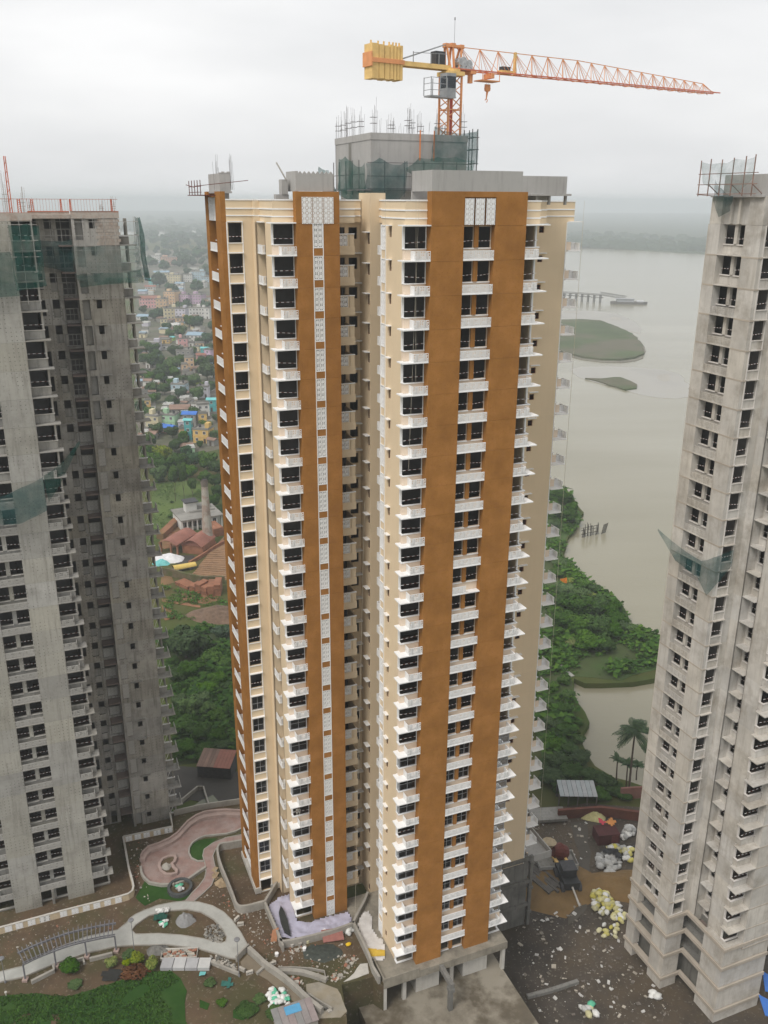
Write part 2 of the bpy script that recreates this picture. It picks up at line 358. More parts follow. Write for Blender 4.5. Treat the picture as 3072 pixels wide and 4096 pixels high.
class Tower:
    def __init__(s, name, label, org, st, group=None):
        x, y = loc(*org)
        s.root = thing(name, label, 'building', (x, y, ZB), ANG, group); s.st = st; s.cache = {}
    def inst(s, name, me, i, parent=None, dz=0.0):
        if parent: return None if parent == 'none' else put(name, me, parent)
        if i >= NS and name in ('balcony', 'window_shade', 'ledge', 'jali_panel', 'jali_screen'): return 'none'
        return put(name, me, s.root, (0, 0, ZJ(i)+dz))
    def one(s, name, mb, mats, parent=None, z=None):
        o = mb.build(name, mats, parent or s.root)
        if not parent: o.location = (0, 0, 85.1-0.0 if z is None else z)      # z given relative to the lens height
        return o
    # ---- facade modules; T maps (along, inwards, up) to tower coordinates
    def recess(s, T, a0, a1, floors, glaze, jali=True, top=True, missing=()):
        st = s.st; am = (a0+a1)/2
        w_ = MB(); d = 0.72
        w_.wall('s', d, 1, a0, a1, 0.12, 3.0, 0.16, [(a0+.02, am-.24, 1.10, 2.92), (am+.24, a1-.02, 1.10, 2.92)], 0, 1)
        w_.box(a0+.02, am-.2, d-.12, d, 1.0, 1.09, 2); w_.box(am+.2, a1-.02, d-.12, d, 1.0, 1.09, 2)
        w_.box(am-.22, am+.22, d-.16, d-.004, 1.12, 3.0, 3)
        me = xf(w_, T).mesh('window_wall', [st['para'], st['para'], st['trim'], st['panel']])
        b = MB(); b.box(a0, a1, 0.0, d, 0.0, 0.11); bal = xf(b, T).mesh('balcony', st['slab'])
        j = MB(); fan(j, lambda a, y, z: T(a, y+.05, z), a0+.01, a1-.01, 0.11, 0.78); jm = j.mesh('jali_screen', st['jali'])
        jh = MB(); fan(jh, lambda a, y, z: T(a, y+.05, z), a0+.01, am, 0.11, 0.78); jmh = jh.mesh('jali_screen', st['jali'])
        f, g = wframe(T, [((a0+.04, d+.06), (am-.26, d+.06)), ((am+.26, d+.06), (a1-.04, d+.06))], 1.12, 2.9)
        rails = [[railmesh(T, (a0+.02, d+.08), (am-.24, d+.08), 1.68, tl) for tl in (0.0, 0.06, -0.05)], [railmesh(T, (am+.24, d+.08), (a1-.02, d+.08), 1.68, tl) for tl in (0.0, -0.05, 0.07)]]
        for i in floors:
            s.inst('window_wall', me, i)
            o = s.inst('balcony', bal, i)
            if jali and i not in missing: s.inst('jali_screen', jm if i != st.get('half', -1) else jmh, i, o)
            if i in glaze: s.inst('pane', g, i, s.inst('window', f, i))
            elif i < NS:
                for rr in rails: s.inst('guard_bar', rnd.choice(rr), i)
    def bay(s, T, floors, glaze, L=2.05, missing=()):
        """corner bay left of a projecting panel whose edge is a=0; the bay wall stands 1 m behind the panel face"""
        st = s.st; k = MB()
        k.wall('s', 1.0, 1, -L, 0.0, 0.12, 1.0, 0.15); k.wall('t', -L, 1, 1.15, 1.62, 0.12, 1.0, 0.15)
        k.box(-L-.07, 0, 0.93, 1.15, 1.0, 1.08, 1); k.box(-L-.07, -L+.15, 1.15, 1.62, 1.0, 1.08, 1)
        k.box(-L-.03, -L+.16, 1.48, 1.66, 1.08, 3.0, 2); k.box(-.06, 0.0, 1.0, 1.1, 1.08, 2.93, 2)
        k.box(-L, 0, 1.0, 1.6, 2.93, 3.0, 1)
        me = xf(k, T).mesh('bay_wall', [st['para'], st['trim'], st.get('post', st['trim'])])
        b = MB(); b.prism([(-2.58, 0.0), (0.0, 0.0), (0.0, 1.0), (-L, 1.0), (-L, 1.45), (-2.58, 1.45)], 0.0, 0.11)
        bal = xf(b, T).mesh('balcony', st['slab'])
        j = MB(); fan(j, lambda a, y, z: T(a, y+.04, z), -1.5, -.01, 0.11, 0.78)
        fan(j, lambda a, y, z: T(-1.5+y, a, z), 0.08, 0.98, 0.11, 0.78); jm = j.mesh('jali_screen', st['jali'])
        f, g = wframe(T, [((-L+.08, 1.06), (-.07, 1.06)), ((-L+.06, 1.08), (-L+.06, 1.48))], 1.09, 2.92)
        rails = [railmesh(T, (-L+.05, 1.08), (-.05, 1.08), 1.6, tl) for tl in (0.0, 0.06, -0.08, 0.0)]
        for i in floors:
            s.inst('bay_wall', me, i); o = s.inst('balcony', bal, i)
            if i not in missing: s.inst('jali_screen', jm, i, o)
            if i in glaze: s.inst('pane', g, i, s.inst('window', f, i))
            elif i < NS: s.inst('guard_bar', rnd.choice(rails), i)
    def panel(s, T, a0, a1, floors, depth=0.98, mat=None, name='wall_panel', z0=0.0, z1=3.0, ops=()):
        k = MB(); g = 0.008
        k.box(a0, a1, 0.0, depth, z0+g, z1-g)
        me = xf(k, T).mesh(name, mat or s.st['panel'])
        for i in floors: s.inst(name, me, i)
    def wallrow(s, name, ax, c, inw, a0, a1, floors, ops=(), th=0.2, mat=None, z0=0.0, z1=3.0):
        k = MB(); k.wall(ax, c, inw, a0, a1, z0, z1, th, ops, 0, 1)
        me = k.mesh(name, [mat or s.st['wall'], s.st.get('reveal') or mat or s.st['wall']])
        for i in floors: s.inst(name, me, i)
    def shade(s, ax, c, out, a0, a1, z, floors, th=0.09):
        k = MB()
        if ax == 's': k.box(a0, a1, c-out, c, z, z+th)
        else: k.box(c-out, c, a0, a1, z, z+th)
        me = k.mesh('window_shade', s.st['slab'])
        for i in floors: s.inst('window_shade', me, i)
    def small_window(s, T, p, q, z0, z1, floors, mat=None):
        k = MB(); a, b = Vector((*p, 0)), Vector((*q, 0)); e = Vector((0,0,1))
        for z in (z0+.03, (z0+z1)/2, z1-.03): k.bar(a+e*z, b+e*z, 0.025)
        for x in (0.05, 0.95): k.bar(a.lerp(b, x)+e*z0, a.lerp(b, x)+e*z1, 0.025)
        me = xf(k, T).mesh('small_window', mat or REDFR)
        for i in floors: s.inst('small_window', me, i)
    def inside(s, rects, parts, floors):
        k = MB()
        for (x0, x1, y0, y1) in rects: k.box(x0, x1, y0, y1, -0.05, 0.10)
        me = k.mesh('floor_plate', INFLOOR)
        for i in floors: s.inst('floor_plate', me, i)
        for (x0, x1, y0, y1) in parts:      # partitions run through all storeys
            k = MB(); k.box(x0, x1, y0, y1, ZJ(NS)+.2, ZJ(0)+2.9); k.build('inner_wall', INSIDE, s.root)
ID = lambda a, d, z: (a, d, z)
def TF(s0, t0, sx=1): return lambda a, d, z: (s0+sx*a, t0+d, z)
def TL(s0, t0): return lambda a, d, z: (s0+d, t0-a, z)        # facade that looks along -s, 'a' runs towards the camera
ALL = range(NS+1)                           # the last one is the ground storey, partly sunk into the podium
FW_RECTS = [(-1.85, 11.4, 1.2, 6.45), (1.05, 11.4, 6.45, 13.2), (-10.7, -4.6, 12.6, 17.0), (-4.5, 14.5, 16.1, 31.0), (-13.7, -4.5, 18.5, 25.6), (14.5, 21.0, 11.5, 27.0), (11.4, 15.8, 13.6, 16.1)]
FW_PARTS = [(-1.6, 3.9, 4.4, 4.55), (5.6, 11.2, 4.4, 4.55), (3.9, 5.6, 3.6, 3.75), (0.9, 1.05, 4.5, 13), (9.0, 9.15, 4.5, 13), (4.72, 4.84, 0.95, 3.6),
            (-10.5, -4.7, 15.4, 15.55), (-8.0, -7.85, 13.4, 15.4), (-13.6, -12.6, 21.0, 21.15), (-13.5, -4.6, 21.4, 21.55), (-10.6, -10.45, 18.5, 25.5), (-4.4, 14.4, 19.2, 19.35), (-2.6, -2.45, 16.2, 19.2), (14.6, 20.9, 14.6, 14.75), (20.0, 20.15, 12, 16), (11.5, 15.7, 15.9, 16.05), (12.0, 12.15, 13.4, 16), (-0.4, -0.25, 13, 19)]
def hull_walls(tw, floors, mat, sides):
    """plain outer walls of the faces turned away from the lens"""
    for (ax, c, inw, a0, a1) in sides:
        k = MB(); k.wall(ax, c, inw, a0, a1, ZJ(NS), ZJ(0)+3.0, 0.2); k.build('rear_wall', mat, tw.root)
REAR = [('s', 31.2, -1, -4.6, 14.6), ('t', -4.7, 1, 25.8, 31.2), ('s', 25.8, -1, -14.5, -4.7), ('t', 14.7, -1, 27.2, 31.2), ('s', 27.2, -1, 14.7, 21.25)]

# ================= the finished tower in the middle
st = dict(panel=BROWN, wall=CREAM, para=PEACH, slab=WHITE, jali=WHITE, trim=WHITE, half=11)
A = Tower('apartment_tower', 'tall cream and brown apartment tower with white balconies, crane on its roof', (0, 0), st)
A.recess(ID, 3.2, 6.35, ALL, set(range(18, 27)))
A.bay(ID, ALL, set(range(18, 27)) - {21})
A.bay(TF(9.56, 0, -1), ALL, set(range(18, 27)))
A.bay(TF(-8.86, 11.4), ALL, set(range(18, 27)) - {22})
for a0, a1 in ((0.0, 3.2), (6.35, 9.56)): A.panel(ID, a0, a1, ALL)
# left block: two brown panels with the star-tile strip between them
for a0, a1 in ((-8.86, -7.25), (-6.17, -4.5)): A.panel(TF(0, 11.4), a0, a1, ALL)
A.panel(TF(0, 11.4), -7.25+.07, -6.17-.07, ALL, 0.9, z0=0.0, z1=0.72)
k = MB(); k.box(-7.25, -7.18, 11.36, 12.3, 0, 3.0); k.box(-6.24, -6.17, 11.36, 12.3, 0, 3.0); k.box(-7.18, -6.24, 11.37, 11.9, .72, .79); k.box(-7.18, -6.24, 11.37, 11.9, 2.93, 3.0)
k.box(-7.18, -6.24, 11.62, 11.8, .79, 2.93, 1)
me = k.mesh('strip_surround', [WHITE, CONCD])
j = MB(); star(j, TF(0, 11.44), -7.16, -6.26, 0.80, 2.92, 2, 4); jm = j.mesh('jali_panel', WHITE)
for i in ALL: A.inst('jali_panel', jm, i, A.inst('strip_surround', me, i))
# left flank of the front wing
A.wallrow('flank_wall', 't', -2.05, 1, 1.66, 6.6, ALL, [(4.13, 4.68, 1.95, 2.9), (5.53, 6.5, 0.85, 2.9)])
A.shade('t', -2.05, 0.38, 4.0, 4.8, 2.93, ALL); A.small_window(lambda a, d, z: (a, d, z), (-1.9, 4.13), (-1.9, 4.68), 1.95, 2.9, ALL)
k = MB(); k.box(-2.12, -2.05, 5.42, 5.53, 0, 3.0); k.box(-2.12, -2.0, 6.5, 6.63, 0, 3.0); k.box(-2.11, -2.0, 5.53, 6.5, .76, .85); k.box(-2.11, -2.0, 5.53, 6.5, 2.9, 2.98)
k.box(-1.80, -1.7, 5.53, 6.5, .85, 2.9, 1)
me = k.mesh('strip_surround', [WHITE, CONCD])
j = MB(); star(j, lambda a, d, z: (-2.03+d, a, z), 5.54, 6.49, 0.86, 2.89, 2, 4); jm = j.mesh('jali_panel', WHITE)
for i in ALL: A.inst('jali_panel', jm, i, A.inst('strip_surround', me, i))
k = MB(); k.wall('s', 6.6, -1, -1.85, 0.9, 0, 3, 0.15); k.wall('t', 0.9, 1, 6.6, 12.9, 0, 3, .15, [(8.4, 9.3, .1, 2.3), (10.6, 11.6, 1.1, 2.3)]); k.wall('s', 12.9, 1, -.73, .9, 0, 3, .15)
me = k.mesh('recess_wall', CREAM)
b = MB(); b.box(-.3, .92, 7.4, 12.0, 0, .11); bm_ = b.mesh('balcony', WHITE)
j = MB(); fan(j, lambda a, d, z: (-.27+d, a, z), 7.42, 11.98, .11, .78); fan(j, lambda a, d, z: (a, 11.95+d, z), -.27, .88, .11, .78); jm = j.mesh('jali_screen', WHITE)
for i in ALL: A.inst('recess_wall', me, i); A.inst('jali_screen', jm, i, A.inst('balcony', bm_, i))
# the slot beside the left block
A.wallrow('slot_wall', 't', -.73, 1, 13.05, 15.9, ALL, [(13.08, 13.72, 0.93, 2.05)]); A.shade('t', -.73, 0.52, 12.95, 13.98, 2.06, ALL)
A.small_window(ID, (-.6, 13.1), (-.6, 13.7), .93, 2.05, ALL)
A.wallrow('slot_wall', 's', 15.9, 1, -4.5, -.73, ALL, [(-4.3, -2.36, .12, 2.5), (-1.95, -1.0, 1.35, 2.5)])
k = MB(); k.box(-4.5, -2.36, 13.05, 15.9, 0.0, 0.14, 0); k.box(-4.5, -2.34, 13.0, 13.15, -.04, 0.75, 0); k.box(-2.5, -2.36, 13.15, 15.9, 0.14, 1.9, 0)
k.box(-4.5, -3.1, 13.05, 13.15, .75, .82, 0); k.box(-4.5, -2.40, 13.05, 13.16, 1.86, 1.9, 0); k.box(-2.9, -2.42, 13.05, 13.15, .75, 1.86, 0); k.box(-3.1, -2.95, 13.05, 13.15, .75, 1.86, 0)
k.box(-4.5, -2.36, 13.0, 13.2, 1.9, 1.99, 1)
me = k.mesh('balcony', [CREAM, WHITE])
j = MB(); star(j, TF(0, 13.09), -4.48, -3.1, .82, 1.86, 3, 2); jm = j.mesh('jali_panel', WHITE)
k = MB(); k.box(-2.34, -.75, 15.2, 15.9, -.08, .02); lm = k.mesh('ledge', WHITE)
k = MB()
for z in (.14, 2.48): k.bar((-4.3, 16.0, z), (-2.36, 16.0, z), .03)
for x in (-4.28, -3.35, -2.4): k.bar((x, 16.0, .12), (x, 16.0, 2.5), .03)
dm = k.mesh('balcony_door', FRAME); k = MB(); k.quad((-4.3, 16.02, .12), (-2.36, 16.02, .12), (-2.36, 16.02, 2.5), (-4.3, 16.02, 2.5)); dg = k.mesh('pane', GLASS)
for i in ALL:
    A.inst('jali_panel', jm, i, A.inst('balcony', me, i)); A.inst('ledge', lm, i)
    if i > 8: A.inst('pane', dg, i, A.inst('balcony_door', dm, i))
# left wing: bay flank, corner balcony, stepped wall, window column
def left_wing(tw, floors, glazeB, glazeMid, miss=(), cover=True):
    st = tw.st
    tw.wallrow('bay_flank_wall', 't', -10.9, 1, 13.06, 15.42, floors)
    k = MB(); k.wall('t', -10.05, 1, 15.42, 17.2, 0, 3, .15, [(15.55, 16.85, 1.05, 2.92)]); k.wall('s', 15.42, -1, -10.9, -10.05, 0, 3, .12); k.wall('s', 17.2, 1, -11.4, -10.05, 0, 3, .2); k.wall('t', -11.4, 1, 17.2, 18.3, 0, 3, .2)
    k.box(-10.2, -10.05, 15.5, 16.9, .98, 1.05, 1)
    me = k.mesh('recess_wall', [st['wall'], st['trim']])
    b = MB(); b.box(-11.25, -10.05, 15.42, 17.18, 0, .11); bm_ = b.mesh('balcony', st['slab'])
    j = MB(); fan(j, lambda a, d, z: (-11.21+d, a, z), 15.46, 17.16, .11, .78); fan(j, lambda a, d, z: (a, 15.46+d, z), -11.2, -10.66, .11, .78); jm = j.mesh('jali_screen', st['jali'])
    f, g = wframe(ID, [((-9.98, 15.57), (-9.98, 16.83))], 1.06, 2.9)
    rl = railmesh(ID, (-9.97, 15.56), (-9.97, 16.84), 1.65, .03)
    tw.wallrow('window_column_wall', 's', 18.3, 1, -14.05, -11.4, floors, [(-13.88, -12.52, 1.03, 2.93)], mat=st['wall'])
    k = MB(); k.box(-14.08, -13.96, 18.24, 18.32, 0, 3.0); k.box(-12.5, -12.4, 18.24, 18.32, 0, 3.0); k.box(-13.96, -12.5, 18.22, 18.32, .95, 1.03)
    tm = k.mesh('window_surround', st['trim'])
    k = MB(); k.box(-14.0, -12.43, 17.98, 18.298, 0.0, .10); shm = k.mesh('window_shade', st['slab'])
    fb, gb = wframe(ID, [((-13.86, 18.4), (-12.54, 18.4))], 1.05, 2.92)
    rb = [railmesh(ID, (-13.86, 18.4), (-12.54, 18.4), 1.62, tl) for tl in (0, .05, -.06)]
    for i in floors:
        tw.inst('recess_wall', me, i); o = tw.inst('balcony', bm_, i)
        if i not in miss: tw.inst('jali_screen', jm, i, o)
        if i in glazeMid: tw.inst('pane', g, i, tw.inst('window', f, i))
        elif i < NS: tw.inst('guard_bar', rl, i)
        s_ = tw.inst('window_surround', tm, i); tw.inst('window_shade', shm, i)
        if i in glazeB: tw.inst('pane', gb, i, tw.inst('window', fb, i))
        elif i < NS: tw.inst('guard_bar', rnd.choice(rb), i)
left_wing(A, ALL, set(range(18, 27)), set(range(15, 27)))
A.panel(TL(-14.55, 25.8), 0.0, 1.5, ALL); A.panel(TL(-14.55, 25.8), 5.0, 7.5, ALL, 0.5)
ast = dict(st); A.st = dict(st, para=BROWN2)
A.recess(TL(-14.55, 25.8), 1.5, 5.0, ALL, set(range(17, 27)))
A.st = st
# set-back wing on the right
A.wallrow('wing_wall', 's', 11.2, 1, 14.6, 21.25, ALL, [(17.8, 18.42, 1.95, 2.62), (16.4, 17.2, .7, 2.9)])
A.shade('s', 11.2, 0.36, 17.6, 18.75, 2.84, ALL); A.small_window(ID, (17.82, 11.33), (18.4, 11.33), 1.95, 2.62, ALL)
k = MB(); k.box(21.17, 21.27, 11.15, 11.4, 0, 3.0); tm = k.mesh('corner_trim', WHITE)
k = MB(); k.wall('t', 21.25, -1, 11.4, 13.4, 0, 3, .2); k.wall('s', 12.6, 1, 21.25, 22.3, .11, 1.0, .15, (), 1); k.box(21.25, 22.36, 12.5, 12.75, 1.0, 1.08, 2); k.wall('t', 22.3, -1, 12.75, 14.2, .11, 1.0, .15, (), 1); k.box(22.12, 22.34, 13.6, 14.2, 1.08, 3.0, 2)
k.box(21.3, 22.3, 11.85, 11.97, .11, .95, 1)
bm2 = k.mesh('bay_wall', [CREAM, PEACH, WHITE])
b = MB(); b.box(21.3, 22.97, 10.88, 12.6, 0, .11); bm3 = b.mesh('balcony', WHITE)
j = MB(); fan(j, lambda a, d, z: (22.9+d, a, z), 11.0, 12.72, .11, .78); fan(j, lambda a, d, z: (a, 11.9+d, z), 22.3, 22.9, .11, .78); jm3 = j.mesh('jali_screen', WHITE)
f3, g3 = wframe(ID, [((21.3, 12.68), (22.25, 12.68))], 1.09, 2.93)
for i in ALL:
    A.inst('corner_trim', tm, i); A.inst('bay_wall', bm2, i); A.inst('jali_screen', jm3, i, A.inst('balcony', bm3, i))
    if i >= 14: A.inst('pane', g3, i, A.inst('window', f3, i))
k = MB(); k.box(21.26, 22.3, 13.3, 13.5, ZJ(NS), ZJ(0)+3.0); k.build('inner_wall', REDFR, A.root)
hull_walls(A, ALL, CREAM, REAR + [('t', 11.61, -1, 1.66, 13.2), ('s', 13.2, -1, 11.6, 14.6), ('t', 14.6, 1, 11.4, 13.2), ('t', 21.25, -1, 13.4, 27.2), ('t', -4.5, -1, 12.38, 15.9)])
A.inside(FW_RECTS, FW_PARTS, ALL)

# --- crown of the middle tower (heights relative to the lens)
def band(tw, pts, name='cornice', zt=0.1, mats=None):
    k = MB(); k.ribbon(pts, 0.22, -2.07, zt, 0)
    for z0, z1, pr in ((zt-.11, zt+.02, .36), (-.83, -.70, .36), (-1.50, -1.38, .36)): k.ribbon(pts, pr, z0, z1, 1)
    o = k.build(name, mats or [CREAM, WHITE], tw.root); o.location = (0, 0, 85.1); return o
for pts in ([(0.0, 1.06), (-1.94, 1.06), (-1.94, 6.5), (-.4, 6.5), (-.4, 9.5), (0.4, 9.5), (0.4, 12.9)], [(-4.5, 13.2), (-2.4, 13.2), (-2.4, 15.4), (-.85, 15.4)],
            [(-8.86, 12.46), (-10.79, 12.46), (-10.79, 17.3), (-11.3, 17.3), (-11.3, 18.4), (-14.05, 18.4)],
            [(9.56, 1.06), (11.5, 1.06), (11.5, 6.5), (15.5, 6.5), (15.5, 11.3), (22.0, 11.3), (22.0, 20)]): band(A, pts)
def topbox(tw, name, boxes, mat):
    for b in boxes:
        k = MB(); k.box(*b); o = k.build(name, mat, tw.root); o.location = (0, 0, 85.1)
    return o
# shade slabs over the top storey
topbox(A, 'top_shade', [(-2.58, 0, 0, 1.05, -2.07, -1.97), (-2.58, -2.05, 1.05, 1.45, -2.07, -1.97), (9.56, 12.14, 0, 1.05, -2.07, -1.97), (11.61, 12.14, 1.05, 1.45, -2.07, -1.97), (-11.44, -8.86, 11.4, 12.45, -2.07, -1.97), (-11.44, -10.9, 12.45, 12.85, -2.07, -1.97),
     (-11.25, -10.0, 15.42, 17.18, -2.07, -1.97), (-14.0, -12.43, 18.1, 18.298, -2.07, -1.97), (21.3, 22.97, 10.88, 12.6, -2.07, -1.97)], WHITE)
# brown fascia panels over the top storey with star screens
for x0, x1, y0 in ((0.0, 3.2, 0.0), (6.35, 9.56, 0.0), (-8.86, -4.5, 11.4)): topbox(A, 'fascia_panel', [(x0, x1, y0, y0+.98, -2.06, 0.82)], BROWN)
topbox(A, 'fascia_panel', [(3.2, 6.35, .35, .95, -2.06, .82), (3.2, 6.35, 0.0, .35, .35, .82)], BROWN)
topbox(A, 'fascia_panel', [(-14.55, -14.05, 18.3, 20.8, -2.06, .82), (-14.55, -13.6, 24.3, 25.8, -2.06, .82), (-14.2, -13.6, 20.8, 24.3, -2.06, .82)], BROWN)
def star_at(tw, T, a0, a1, z0, z1, nx, nz):
    j = MB(); star(j, T, a0, a1, z0, z1, nx, nz); o = j.build('jali_panel', WHITE, tw.root); o.location = (0, 0, 85.1); return o
for x in (3.26, 4.32, 5.40): star_at(A, TF(0, .02), x, x+.88, -1.98, .24, 2, 5)
for x in (-8.28, -7.2, -6.12): star_at(A, TF(0, 11.37), x, x+1.0, -2.1, .32, 2, 5)
for y in (21.0, 22.1, 23.2): star_at(A, lambda a, d, z: (-14.5+d, a, z), y, y+.95, -2.0, .25, 2, 5)
topbox(A, 'roof_slab', [(-1.8, 11.4, 1.2, 6.4, -.5, -.25), (1.1, 11.4, 6.4, 13, -.51, -.26), (-10.7, -4.5, 12.5, 18, -.5, -.25), (-13.9, 21.0, 18.5, 25.6, -.5, -.25), (-.5, 14.5, 13.2, 18.5, -.52, -.27), (-4.5, -.5, 16.1, 18.5, -.52, -.27), (-4.5, 14.5, 25.6, 31, -.5, -.25), (14.5, 21.2, 11.5, 27, -.51, -.26)], CONCR)
topbox(A, 'roof_parapet', [(0.0, 8.96, .05, .25, .82, 2.55), (0.0, .2, .25, 4.5, .82, 2.55), (8.76, 8.96, .25, 4.5, .82, 2.55), (0.0, 8.96, 4.3, 4.5, .0, 2.55)], CONCR)
topbox(A, 'roof_parapet', [(9.0, 17.5, 6.0, 6.2, .75, 2.36), (17.3, 17.5, 6.2, 10, .75, 2.36), (8.9, 17.95, 5.75, 10.5, .55, .74)], CONCR)
topbox(A, 'roof_post', [(11.5, 11.8, 6.3, 6.6, -.3, .55), (14.2, 14.5, 6.3, 6.6, -.3, .55), (15.7, 15.85, 6.3, 6.6, -.3, .55), (17.6, 17.8, 6.3, 6.6, -.3, .55), (10.2, 17.6, 9.0, 9.15, -.3, .55)], CONCR)
k = MB(); n = 8; x0, x1 = -8.46, -4.98; dx = (x1-x0)/n
for y0, y1 in ((11.75, 11.95),):
    for i in range(n):
        a, b = x0+i*dx, x0+(i+1)*dx; mdl = (a+b)/2
        for (p, q, zp, zq) in ((a, mdl, 2.38, 2.62), (mdl, b, 2.62, 2.38)):
            k.quad((p, y0, .85), (q, y0, .85), (q, y0, zq), (p, y0, zp)); k.quad((q, y1, .85), (p, y1, .85), (p, y1, zp), (q, y1, zq)); k.quad((p, y0, zp), (q, y0, zq), (q, y1, zq), (p, y1, zp))
k.box(-8.7, -8.46, 11.75, 15, .82, 2.62); k.box(-4.98, -4.8, 11.95, 15, .0, 2.4)
o = k.build('roof_parapet', CONCR, A.root); o.location = (0, 0, 85.1); o['label'] = 'concrete roof parapet with a zigzag top edge'
topbox(A, 'roof_hatch', [(-10.2, -8.9, 13.5, 14.2, -.2, .55), (-9.6, -9.0, 13.4, 14.4, .55, 1.9)], CONCR)
k = MB(); k.bar((-9.2, 13.3, 1.9), (-10.1, 13.3, 3.4), .06); o = k.build('roof_pipe', SCREED, A.root); o.location = (0, 0, 85.1)
# small tank room at the left end
k = MB(); k.box(-14.05, -12.95, 20.4, 25.8, .85, 2.55); k.box(-13.0, -12.9, 20.3, 25.9, 2.55, 2.6)
for i in range(4): k.prism([(-14.05+i*.27, 20.4), (-13.78+i*.27, 20.4), (-13.78+i*.27, 20.7), (-14.05+i*.27, 20.7)], 2.5, 2.62+.09*(i % 2))
k.box(-14.4, -12.9, 20.1, 26.2, .66, .85); k.box(-13.9, -13.1, 20.6, 25.5, -.2, .66)
o = k.build('tank_room', CONCR, A.root); o.location = (0, 0, 85.1)
k = MB()
for y in (20.5, 22, 23.5, 25, 26.5): k.bar((-16.0, y, .5), (-16.0, y, 1.9), .035)
for z in (.75, 1.3): k.bar((-16.0, 20.2, z), (-16.0, 26.7, z), .03)
k.box(-16.2, -14.4, 20.4, 26.6, .42, .5); k.bar((-16.6, 20.2, 1.3), (-11.2, 20.1, 1.9), .03); k.bar((-16.4, 21.5, 1.2), (-16.4, 26.0, 1.5), .03)
o = k.build('work_platform', REDFR, A.root); o.location = (0, 0, 85.1)
def rebars(tw, cx, cy, z0, n, hmin, hmax, spread=.35, mat=None, hoop=True):
    k = MB(); top = z0
    for i in range(n):
        x, y = cx+rnd.uniform(-spread, spread), cy+rnd.uniform(-spread, spread); h = rnd.uniform(hmin, hmax)
        k.tube((x, y, z0-.2), (x+rnd.uniform(-.12, .12), y+rnd.uniform(-.12, .12), z0+h), .011, 4, cap=False)
    if hoop:
        for z in (z0+hmin*.5, z0+hmin*.8): k.ribbon([(cx-spread, cy-spread), (cx+spread, cy-spread), (cx+spread, cy+spread), (cx-spread, cy+spread)], .02, z, z+.03, 0, True)
    o = k.build('rebar_bundle', mat or REBAR, tw.root); o.location = (0, 0, 85.1)
REBAR = M('rusty_rebar', (0.10, 0.085, 0.08), 0.8, 0.2, 2.0)
for (x, y) in ((-13.9, 22.6), (-13.3, 24.4), (-12.5, 22.0), (-12.3, 22.6)): rebars(A, x, y, 1.2, 4, 1.8, 3.4, .25, hoop=False)
# service core above the roof
k = MB(); k.wall('s', 17.0, 1, .96, 11.9, 1.15, 5.9, .25, [(6.4, 7.6, 1.5, 2.9)]); k.wall('t', .96, 1, 17.25, 28.0, 1.15, 5.9, .25); k.wall('t', 11.9, -1, 17.25, 28, 1.15, 5.9, .25); k.wall('s', 28, -1, .96, 11.9, 1.15, 5.9, .25)
k.box(.90, 11.96, 16.94, 28.06, 5.9, 6.55); k.box(.92, 1.02, 22.8, 23.6, 1.1, 5.88, 1)
o = k.build('service_core', [CONCR, CONCD], A.root); o.location = (0, 0, 85.1)
topbox(A, 'core_base', [(1.4, 11.5, 17.6, 27.6, -.3, 1.15)], SCREED)
topbox(A, 'slot_head', [(-4.5, -.73, 15.9, 16.1, -2.07, .05), (-.73, -.55, 13.0, 16.1, -2.07, .75), (-.73, .9, 12.9, 13.05, -2.07, .75)], CREAM)
for (x, y, h) in ((1.2, 27.6, 3), (1.2, 26.0, 3), (1.2, 24.4, 3.2), (1.2, 22.6, 3.2), (1.2, 20.6, 3), (1.4, 17.4, 3.4), (3.6, 18, 2), (5.2, 17.4, 3), (6.8, 20, 3), (8.6, 17.4, 2.6), (9.6, 24, 3), (11.6, 17.4, 3.2), (10.6, 20, 2)): rebars(A, x, y, 6.5, 7, h*.55, h, .3)
for x in range(14): rebars(A, 2.0+x*.62, 17.2, 6.5, 2, .5, 1.5, .15, hoop=False)
k = MB()
for x in (6.3, 7.9): k.bar((x, 16.7, 4.0), (x, 16.7, 6.9), .05)
o = k.build('formwork_prop', M('orange_prop', (.65, .2, .05), .6), A.root); o.location = (0, 0, 85.1)
k = MB(); Y = 16.3
for x in (2.2, 4.4, 6.6, 8.8, 10.4): k.bar((x, Y, .4), (x, Y, 3.9), .04)
for z in (1.2, 2.4, 3.7): k.bar((.3, Y, z), (12.2, Y, z), .035)
for y in (18.5, 20.5, 22.5, 24.5, 26.5): k.bar((.2, y, .6), (.2, y, 4.0), .04)
for z in (1.2, 2.6): k.bar((.2, 17, z), (.2, 27.5, z), .035)
k.box(-.1, 12.4, 16.1, 17.0, 1.02, 1.10); k.box(-.1, .9, 17, 28, 1.02, 1.10)
for x in (12.3, 12.9):
    for y in (16.6, 18.5): k.bar((x, y, 2.2), (x, y, 7.2), .04)
for z in (2.6, 3.8, 5.2, 6.4):
    for y in (16.6, 18.5): k.bar((11.9, y, z), (13.1, y, z), .035)
    k.bar((12.9, 16.4, z), (12.9, 19, z), .035)
o = k.build('scaffold', M('scaffold_tube', (.16, .15, .15), .7), A.root); o.location = (0, 0, 85.1)
